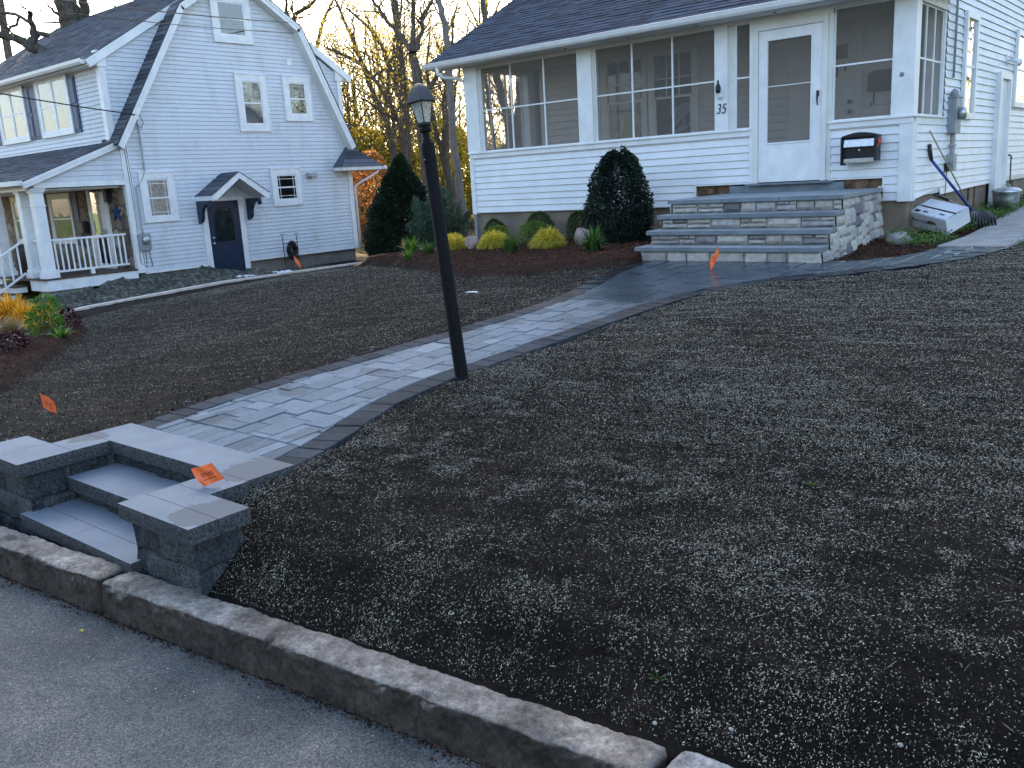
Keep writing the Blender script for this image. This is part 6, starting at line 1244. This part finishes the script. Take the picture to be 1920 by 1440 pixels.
fallen(-2.02, 1.50, 'yellow-green leaf on the road below the kerb face', 'leaf_gold'); fallen(-1.62, 1.72, 'bright yellow leaf by the kerb at the bottom', 'leaf_amber'); fallen(-2.1, 1.3, 'small green leaf on the asphalt', 'leaf_lime'); fallen(-3.9, 1.50, 'yellow leaf in the gutter near the kerb joint', 'leaf_gold', .016)
# ground cover by the foundation, grass at the walk's edge
def cover(name, n, reg, fn, ls, mat, label, cat, up=.6, hh=.10, aspect=.6):
    g = np.random.default_rng(44); x = g.uniform(reg[0], reg[1], n); y = g.uniform(reg[2], reg[3], n); k = g.uniform(0, 1, n) < fn(x, y); x, y = x[k], y[k]; C = np.stack([x, y, terr(x, y)+g.uniform(0, hh, len(x))*fbm(x*4, y*4, 9, 2)*1.6], 1)
    o = leaves_np(C, ls, M[mat], name, None, np.clip(fbm(x*5, y*5, 8, 3)+g.uniform(-.3, .3, len(x)), 0, 1), up, aspect, 4); setp(o, label, cat, kind='stuff'); return o
cover('ground_cover', 9000, (-3.42, -2.7, 10.9, 17.5), lambda x, y: sm(10.9, 11.5, y)*(1-sm(-3.0+.25*fbm(y*2, y*0, 3, 2), -2.72, x))*(.35+fbm(x*4, y*4, 12, 3))*(1-.93*((x > -3.45)*(x < -2.72)*(y > 11.95)*(y < 12.8))), .035, 'leaf_weed', 'low green leafy weeds along the side foundation', 'ground cover', hh=.16)
cover('grass', 9000, (-2.05, 1.5, 11.3, 17), lambda x, y: 1+0*x, .05, 'leaf_lily', 'green grass right of the side walk', 'grass', 1.6, .03, .12)
strands(-3.55, 9.85, .16, .22, 90, .008, 'leaf_bright', 'grass_tuft', 'small green grass tuft at the right foot of the stoop', 'grass tuft', seed=31)
for (x, y, l, k) in ((-1.33, 3.55, 'tiny green weed seedling near the middle of the right lawn', 1), (-1.32, 2.22, 'tiny weed seedling beside the kerb joint', 2)): strands(x, y, .05, .03, 12, .004, 'leaf_lily', 'weed', l, 'weed', seed=40+k)
# ================================================================== TREES
def grow(mb, tips, rd, P, d, L, r, lv, levels, sides, crown0, spread, ndiv):
    n = 5 if lv == 0 else 4; pts = [P]; rs = [r]; dd = d.copy(); kids = []
    for i in range(n):
        dd = (dd+V3((rd.gauss(0, 1), rd.gauss(0, 1), rd.gauss(0, .5)))*(.05 if lv == 0 else .15)+V3((0, 0, .05*lv))).normalized(); pts.append(pts[-1]+dd*L/n); rs.append(r*(1-.66*(i+1)/n) if lv else r*(1-.45*(i+1)/n)); kids.append((pts[-1], dd.copy(), rs[-1], (i+1)/n))
    mb.tube(pts, rs, sides, caps=False)
    if lv >= 2: tips.extend(pts[1:])
    if lv >= levels: return
    for (Pk, dk, rk, f) in kids:
        if lv == 0 and f < crown0: continue
        for j in range(ndiv if lv < 2 else 2):
            if rd.random() < .22: continue
            o = dk.orthogonal().normalized(); o.rotate(Matrix.Rotation(rd.uniform(0, 6.28), 3, dk)); nd_ = (dk*(1-spread*rd.uniform(.6, 1.1))+o*spread*rd.uniform(.7, 1.2)+V3((0, 0, .18))).normalized()
            grow(mb, tips, rd, Pk, nd_, L*rd.uniform(.38, .62)*(1.15-.35*f), rk*rd.uniform(.42, .62), lv+1, levels, max(3, sides-2), crown0, spread, ndiv)
def crown(tips, n, ls, mat, e, seed, j=.4, zmin=-99):
    g = np.random.default_rng(seed); T = np.array([tuple(q) for q in tips if q.z > zmin])
    if n and len(T): leaves_np(T[g.integers(0, len(T), n)]+g.normal(0, 1, (n, 3))*j, ls, M[mat], 'crown', e, np.clip(g.beta(2, 2, n), 0, 1), 0, .7, seed)
def tree(name, x, y, H, r0, label, seed, lean=(0, 0), nleaf=0, ls=.1, leafmat='leaf_spring', barkm='bark', levels=4, z0=-2.1, crown0=.35, spread=.6, ndiv=3, cat='tree', group='bare trees of the wood', jit=.4):
    rd = random.Random(seed); e = empty(name, (x, y, z0), label, cat, group); mb = MB(); tips = []; d = V3((lean[0], lean[1], 1)).normalized()
    grow(mb, tips, rd, V3((x, y, z0-.2)), d, H*(.62 if levels > 2 else .8), r0, 0, levels, 9, crown0, spread, ndiv); mb.build('trunk', M[barkm], e, smooth=True); crown(tips, nleaf, ls, leafmat, e, seed, jit); return e
def ptw(px, py, dist):
    d = Fw+Xc*((px-960)/1646.57)-Uc*((py-720)/1646.57); k = dist/math.hypot(d.x, d.y); return V3((d.x*k, d.y*k, d.z*k))
def limbtree(label, dist, limbs, seed, nleaf=600, ls=.085, barkm='bark', twig=.5, group='bare trees of the wood', ground=True, tl=2.4, leafmat='leaf_spring'):
    """a tree whose main limbs follow given courses; thin branches and leaves grow from them"""
    rd = random.Random(seed); k = dist/1646.57; base = ptw(limbs[0][0][0], limbs[0][0][1], dist); e = empty('tree', (base.x, base.y, -2.1), label, 'tree', group); mb = MB(); tips = []
    for li, L in enumerate(limbs):
        off = 0 if li == 0 else rd.uniform(-.06, .06)
        pts = [ptw(q[0], q[1], dist*(1+off*(i/len(L)))) for i, q in enumerate(L)]; rs = [q[2]*k*.92 for q in L]; twig_ = min(1, twig*1.5)
        if li == 0 and ground: b0 = pts[0].copy(); b0.z = -2.3; pts = [b0]+pts; rs = [rs[0]*1.25]+rs
        P2, R2 = [], []
        for i in range(len(pts)-1):
            for s in range(4): f = s/4; P2.append(pts[i].lerp(pts[i+1], f)+V3((rd.gauss(0, 1), rd.gauss(0, 1), rd.gauss(0, .4)))*rs[i]*.16*(1 if s else 0)); R2.append(rs[i]+(rs[i+1]-rs[i])*f)
        P2.append(pts[-1]); R2.append(rs[-1]); mb.tube(P2, R2, 9, caps=False)
        for i in range(2, len(P2)):
            if R2[i] > 9*k or P2[i].z < 1.0: continue
            if rd.random() < twig_:
                dk = (P2[i]-P2[i-1]).normalized(); o = dk.orthogonal().normalized(); o.rotate(Matrix.Rotation(rd.uniform(0, 6.28), 3, dk)); grow(mb, tips, rd, P2[i], (dk*.6+o*.75+V3((0, 0, .2))).normalized(), tl*rd.uniform(.5, 1.2), min(R2[i]*.42, .035), 1, 3, 5, 0, .6, 2)
        tips.extend(P2[-6:])
    mb.build('trunk', M[barkm], e, smooth=True); crown(tips, int(nleaf*1.7), min(ls, .085), leafmat, e, seed, .30); return e
def at(px, dist, hint=0):   # ground point of the wood along an image column at a distance (m)
    b = yaw-math.atan((px-960)/1646.57); return (-math.sin(b)*dist, math.cos(b)*dist)
limbtree('largest forked bare tree directly behind the lantern', 36, [[(806, 420, 14), (799, 300, 12), (790, 190, 11), (780, 130, 9.5), (773, 99, 8)], [(773, 99, 6), (775, 53, 4.5), (774, 0, 4), (776, -70, 2.5)], [(778, 96, 5), (792, 58, 4), (792, 34, 3.6), (808, 5, 3.2), (826, -50, 2)], [(770, 94, 5), (751, 65, 4.2), (725, 39, 3.4), (712, 18, 3), (698, 0, 2.6), (680, -40, 1.5)], [(792, 190, 6), (797, 177, 5.5), (817, 147, 4.5), (828, 118, 3), (840, 60, 2), (858, 10, 1.5)]], 3, 700)
limbtree('straight pale grey trunk close to the left edge of the white porch', 33, [[(872, 440, 9), (862, 355, 8), (853, 289, 7.2), (844, 180, 6.6), (840, 88, 6.4), (831, 35, 6), (822, 0, 5.4), (812, -60, 4)]], 5, 120, barkm='bark2', twig=.12)
limbtree('dark twin trunk between the forked tree and the pale one', 43, [[(850, 400, 10), (846, 350, 9), (836, 311, 8), (833, 200, 6), (838, 150, 5), (846, 110, 3), (850, 40, 2)], [(840, 330, 7), (820, 260, 5), (806, 190, 4), (800, 120, 2.5), (806, 60, 1.5)], [(836, 200, 3), (858, 150, 2.5), (868, 100, 2), (880, 40, 1.2)]], 8, 1500, .11)
limbtree('thin tree arching left above the gambrel eave with pale yellow leaves', 42, [[(742, 330, 7), (733, 255, 6), (719, 215, 5.5), (693, 159, 5), (682, 127, 4.4), (659, 71, 3.6), (642, 30, 3), (629, 0, 2.2), (618, -40, 1.4)], [(682, 127, 3), (665, 112, 2.5), (640, 100, 2), (612, 92, 1.4)], [(690, 150, 3), (720, 130, 2.4), (752, 140, 2), (778, 160, 1.4)]], 12, 1100)
limbtree('tree left of the lantern whose main limb sweeps up to the left', 47, [[(772, 350, 6.5), (768, 280, 6), (757, 212, 5), (737, 142, 4.5), (716, 85, 3.6), (694, 55, 2.8), (673, 35, 2.2), (648, 14, 1.6)], [(741, 150, 3.5), (740, 110, 3), (738, 80, 2.6), (748, 40, 2.2), (753, 10, 1.8), (754, -40, 1)], [(733, 140, 2.6), (705, 118, 2), (680, 98, 1.6), (650, 88, 1)]], 14, 1300)
limbtree('crooked dark tree with a long diagonal limb behind the gambrel corner', 39, [[(764, 380, 7), (762, 310, 6.5), (757, 255, 5.5), (738, 205, 4.6), (710, 160, 4), (684, 127, 3.2), (655, 108, 2.6), (625, 92, 1.8)], [(728, 188, 3), (726, 150, 2.4), (735, 110, 2), (742, 60, 1.4)], [(745, 225, 3), (715, 210, 2.4), (690, 190, 2), (668, 180, 1.4)]], 15, 1300)
limbtree('bare tree with steep limbs just above the right eave of the gambrel roof', 50, [[(560, 140, 6), (588, 100, 4.5), (595, 80, 3.6), (608, 35, 3), (625, 0, 2.4), (640, -40, 1.5)], [(585, 100, 3), (560, 60, 2.4), (548, 20, 2), (545, -30, 1.2)]], 27, 400, twig=.35)
limbtree('bare tree with a curved limb at the top of the gambrel roof', 48, [[(530, 80, 6), (545, 45, 4.5), (556, 25, 4), (580, 12, 3.4), (596, -8, 2.6)], [(545, 45, 3.5), (536, 20, 3), (538, -20, 2)]], 28, 250, twig=.35)
limbtree('slanting trunk seen through the left screen bay', 36, [[(965, 330, 9), (952, 225, 8), (938, 170, 7.4), (925, 120, 7), (912, 60, 6), (905, 0, 5), (900, -40, 3.5)]], 31, 300, twig=.3)
limbtree('upright thick trunk in the middle of the left screen bay', 38, [[(968, 330, 8), (972, 200, 7), (974, 120, 6.4), (968, 40, 5.5), (962, -30, 4)]], 33, 300, twig=.3)
limbtree('thin trunk at the left edge of the left screen bay', 46, [[(930, 330, 4.2), (924, 250, 4), (917, 200, 3.6), (910, 130, 3), (900, 60, 2.4), (898, 0, 1.8)]], 35, 900, twig=.5)
limbtree('thin double trunk right of the thick one in the left screen bay', 50, [[(990, 330, 3.6), (986, 250, 3.2), (984, 150, 2.8), (990, 60, 2)], [(988, 300, 3.4), (1004, 220, 3), (1012, 160, 2.4), (1010, 80, 1.6)]], 37, 1300, twig=.6)
limbtree('slim tree over the left end of the white house roof', 58, [[(905, 300, 5), (902, 120, 4.2), (908, 60, 3.6), (912, 20, 3), (915, -40, 2)], [(906, 70, 3), (888, 30, 2), (870, -10, 1.4)], [(906, 60, 2.6), (930, 20, 2), (946, -20, 1.4)]], 41, 250, twig=.4)
limbtree('massive dark trunk rising behind the dormer roof at top left', 34, [[(150, 150, 27), (142, 60, 22), (132, 30, 19), (124, 0, 18), (118, -70, 14)], [(152, 40, 9), (160, 20, 8), (152, -10, 7), (140, -50, 5)], [(128, 40, 3), (105, 25, 2.4), (88, 8, 1.6)], [(126, 45, 2), (105, 42, 1.6), (70, 42, 1)]], 57, 120, twig=.10)
limbtree('gnarled leafless tree with thick twisted limbs at the top left corner', 31, [[(95, 160, 13), (78, 95, 10), (56, 88, 9), (45, 78, 7.5), (25, 70, 6.5), (-15, 62, 6)], [(56, 86, 8), (64, 66, 6), (62, 48, 5), (56, 38, 4.6), (58, 26, 3.6), (56, 24, 3.8)], [(60, 46, 3.4), (46, 36, 3), (30, 27, 2.8), (-15, 22, 2.6)], [(36, 32, 2.4), (30, 48, 2.4), (20, 50, 2.2), (16, 60, 2), (5, 58, 1.6)], [(58, 84, 5), (74, 62, 4.5), (92, 66, 4)]], 61, 60, twig=.08)
TREES = [
 (770, 58, 15, .17, (.05, .03), 17, 1500, .12, .6, 'thin upright tree behind the leaning trees', 'bark', .3),
 (700, 64, 15, .17, (.04, 0), 47, 1500, .13, .6, 'far thin tree with yellow leaves behind the dark evergreen', 'bark', .3),
 (820, 66, 15, .17, (.02, 0), 43, 1500, .13, .6, 'far thin tree right of the forked one', 'bark', .3),
 (880, 52, 12, .14, (.02, 0), 44, 1500, .13, .6, 'thin leafy tree beside the porch corner post', 'bark', .3),
]
for (px, dist, H, r0, lean, sd, nl, ls, sp2, lab, bk, c0) in TREES:
    x, y = at(px, dist); tree('tree', x, y, H, r0, lab, sd, lean, nleaf=nl, ls=ls*1.1, leafmat='leaf_spring', barkm=bk, spread=sp2, crown0=c0, levels=3)
# dense trees added to keep the sun off the lawn, crowns above the frame
for k, pk in enumerate((-13, -7.5, -2, 3.5, 9, 14.5, 20)):
    bx, by = -8-.75*33+.66*pk, 5+.66*33+.75*pk
    g = np.random.default_rng(k+70); n = 11000; e = empty('sun_blocker_tree', (bx, by, -2.1), 'added sun-blocking tree with a tall dense crown, '+('leftmost','second','third','fourth','fifth','sixth','rightmost')[k]+' of the row behind the houses', 'tree', 'added sun-blocking trees behind the houses')
    q = MB(); q.tube([(bx, by, -2.3), (bx+.3, by, 4), (bx-.2, by+.3, 9.5), (bx, by, 13), (bx+.2, by, 17)], [.2, .17, .15, .12, .05], 10, caps=False)
    for j in range(9): a = j*2.4; zc = 9.5+j*.8; q.tube([(bx, by, zc), (bx+1.6*math.cos(a), by+1.6*math.sin(a), zc+1.2), (bx+3.6*math.cos(a), by+3.6*math.sin(a), zc+2.6)], [.12, .08, .02], 6, caps=False)
    q.build('trunk', M['bark'], e, smooth=True)
    d = g.normal(0, 1, (n, 3)); d /= np.linalg.norm(d, axis=1)[:, None]; rr = g.uniform(0, 1, n)**.4; C = np.stack([bx+d[:, 0]*rr*4.3, by+d[:, 1]*rr*4.3, 17.6+d[:, 2]*rr*7.6], 1); leaves_np(C, .50, M['leaf_dense'], 'crown', e, g.uniform(0, 1, n), 0, .8, k)
# understorey of the wood: individual bushes, then the far wood as one mass
UB = [(690, 40, 2.2, 3.2, 'leaf_wood', 'olive green bush beside the rear corner of the gambrel house'), (722, 46, 2.6, 5.0, 'leaf_wood', 'tall loose bush behind the dark evergreen'), (724, 37, 1.0, 3.5, 'leaf_red', 'orange-red leafed small tree behind the dark evergreen'), (800, 52, 3.0, 4.0, 'leaf_spring', 'yellow-green bush behind the juniper'), (858, 46, 2.4, 5.2, 'leaf_spring', 'bright yellow bush glowing beside the porch corner'), (925, 50, 2.8, 4.2, 'leaf_spring', 'yellow bush seen through the left screen bay'), (985, 48, 2.6, 3.8, 'leaf_wood', 'olive bush seen low through the left screen bay'), (655, 52, 2.4, 6.5, 'leaf_wood', 'tall dark ivy-like bush against the rear of the gambrel house'), (760, 60, 3.2, 4.6, 'leaf_wood', 'wide olive bush deep in the wood')]
for i, (px, dist, rx, h, mt_2, lab) in enumerate(UB):
    x, y = at(px, dist); bush(x, y, rx, rx, h, int(2600*rx), .17, mt_2, 'understorey_bush' if mt_2 != 'leaf_red' else 'red_tree', lab, 'bush', 'bushes of the wood', seed=200+i, z=-2.2, aspect=.7)
for k, (px, dist) in enumerate(((655, 56), (672, 62), (688, 50), (708, 57), (730, 60), (751, 53), (777, 64), (792, 57), (812, 50), (832, 58), (858, 63), (872, 49), (930, 56), (955, 62), (1000, 58), (1030, 52))):
    x, y = at(px, dist); tree('young_tree', x, y, 11+k % 5, .11, 'slender young tree number %d from the left in the back row of the wood' % (k+1) if False else 'slender young tree in the back row of the wood', 500+k, (random.uniform(-.12, .12), random.uniform(-.1, .1)), nleaf=1300, ls=.10, levels=3, crown0=.15, spread=.55, group='slender young trees of the wood')
g = np.random.default_rng(5); nF = 90000; ang = g.uniform(R(-8), R(92), nF); ds_ = g.uniform(66, 105, nF); hz = g.uniform(0, 1, nF)**1.5*9.5
cx, cy = -np.sin(ang)*ds_, np.cos(ang)*ds_; keep = fbm(cx*.16+hz*.12, cy*.16+hz*.3, 77, 4)+.030*(4.6-hz) > .505; C = np.stack([cx, cy, -2.2+hz], 1)[keep]
o = leaves_np(C, .42, M['leaf_wood'], 'far_wood', None, np.clip(g.beta(2, 2, len(C))+.15, 0, 1), 0, .75, 6); setp(o, 'distant yellow-green wood behind the houses', 'wood', kind='stuff')
q = MB(); rd = random.Random(9)
for k in range(90):
    a = R(rd.uniform(2, 80)); dd = rd.uniform(60, 100); x, y = -math.sin(a)*dd, math.cos(a)*dd; h = rd.uniform(7, 15); lx, ly = rd.gauss(0, .8), rd.gauss(0, .8); q.tube([(x, y, -2.4), (x+lx*.5, y+ly*.5, h*.5), (x+lx, y+ly, h)], [rd.uniform(.09, .2), .09, .02], 5, caps=False)
    for j in range(5): zz = h*rd.uniform(.3, .9); f = zz/h; a2 = rd.uniform(0, 6.28); q.tube([(x+lx*f, y+ly*f, zz), (x+lx*f+1.2*math.cos(a2), y+ly*f+1.2*math.sin(a2), zz+1.5), (x+lx*f+2.0*math.cos(a2+.2), y+ly*f+2.0*math.sin(a2+.2), zz+3)], [.05, .03, .01], 4, caps=False)
setp(q.build('far_trunks', M['bark']), 'mass of thin distant trunks in the wood', 'wood', kind='stuff')
# across the street, behind the photographer: what the windows mirror
for k, (x, y, w_) in enumerate(((6, -14, 'across the road opposite the stone steps'), (-8, -17, 'across the road left of the steps'), (-19, -15, 'across the road opposite the gambrel house'), (16, -12, 'across the road furthest right'), (6, 31, 'behind the white house nearest its rear wall'), (3, 38, 'behind the white house further back'), (12, 40, 'behind the white house to the right'), (9, 24, 'right of the white house beyond the side walk'))): tree('yard_tree', x, y, 15, .32, 'bare tree '+w_, 300+k, nleaf=900, ls=.22, levels=3, z0=-1.9, crown0=.2, group='trees around the neighbourhood')
for k, (x, y, w_) in enumerate(((-2, -19, 'opposite the stone steps'), (-13, -20, 'opposite the lamp post'), (-24, -19, 'opposite the gambrel house'), (-34, -15, 'opposite the far end of the gambrel porch'), (10, -17, 'further right'), (17, 16, 'right of the white house'), (14, 30, 'right behind the white house'))): bush(x, y, 4.2, 4.0, 9+k % 3, 9000, .38, 'leaf_arb', 'hedge_tree', 'large dark evergreen off the picture, '+w_, 'tree', 'evergreens around the neighbourhood', 'cone', 400+k, z=-1.9)
# overhead wires crossing in front of the gambrel house
def xpl(px, py, X): d = Fw+Xc*((px-960)/1646.57)-Uc*((py-720)/1646.57); k = X/d.x; return (d.x*k, d.y*k, d.z*k)
wire('overhead_wire', sag(ptw(-60, -22, 14), xpl(540, 42, -21.42), .05), .012, 'upper thin black wire crossing in front of the dormer roof and top window'); wire('overhead_wire', sag(ptw(-60, 2, 14), xpl(552, 62, -21.42), .06), .008, 'lower thin wire just beneath the upper one across the top window')
# flags
flag(-6.46, 2.51, terr_s(-6.46, 2.51), .20, (-.03, .0), R(20), 'orange marker flag alone on the left lawn above the left stone pillar', .35, w=.12)
flag(-3.67, 2.27, terr_s(-3.67, 2.27)-.02, .215, (-.12, -.08), R(215), 'orange marker flag leaning over the right stone pillar cap', .25, w=.12)
flag(-4.34, 8.72, terr_s(-4.3, 8.75), .24, (.0, .0), R(215), 'orange marker flag drooping in front of the bottom step of the stoop', 1.1, w=.13, txt=False)
flag(-19.3, 14.35, terr_s(-19.3, 14.35), .42, (-.05, 0), R(30), 'orange marker flag by the hose stand on the gambrel house foundation', .9, w=.20, h=.16, txt=False)
flag(-18.2, 17.2, terr_s(-18.2, 17.2), .30, (.0, 0), R(30), 'orange marker flag at the far end of the pinkish edging', .5, w=.22, h=.18, txt=False)
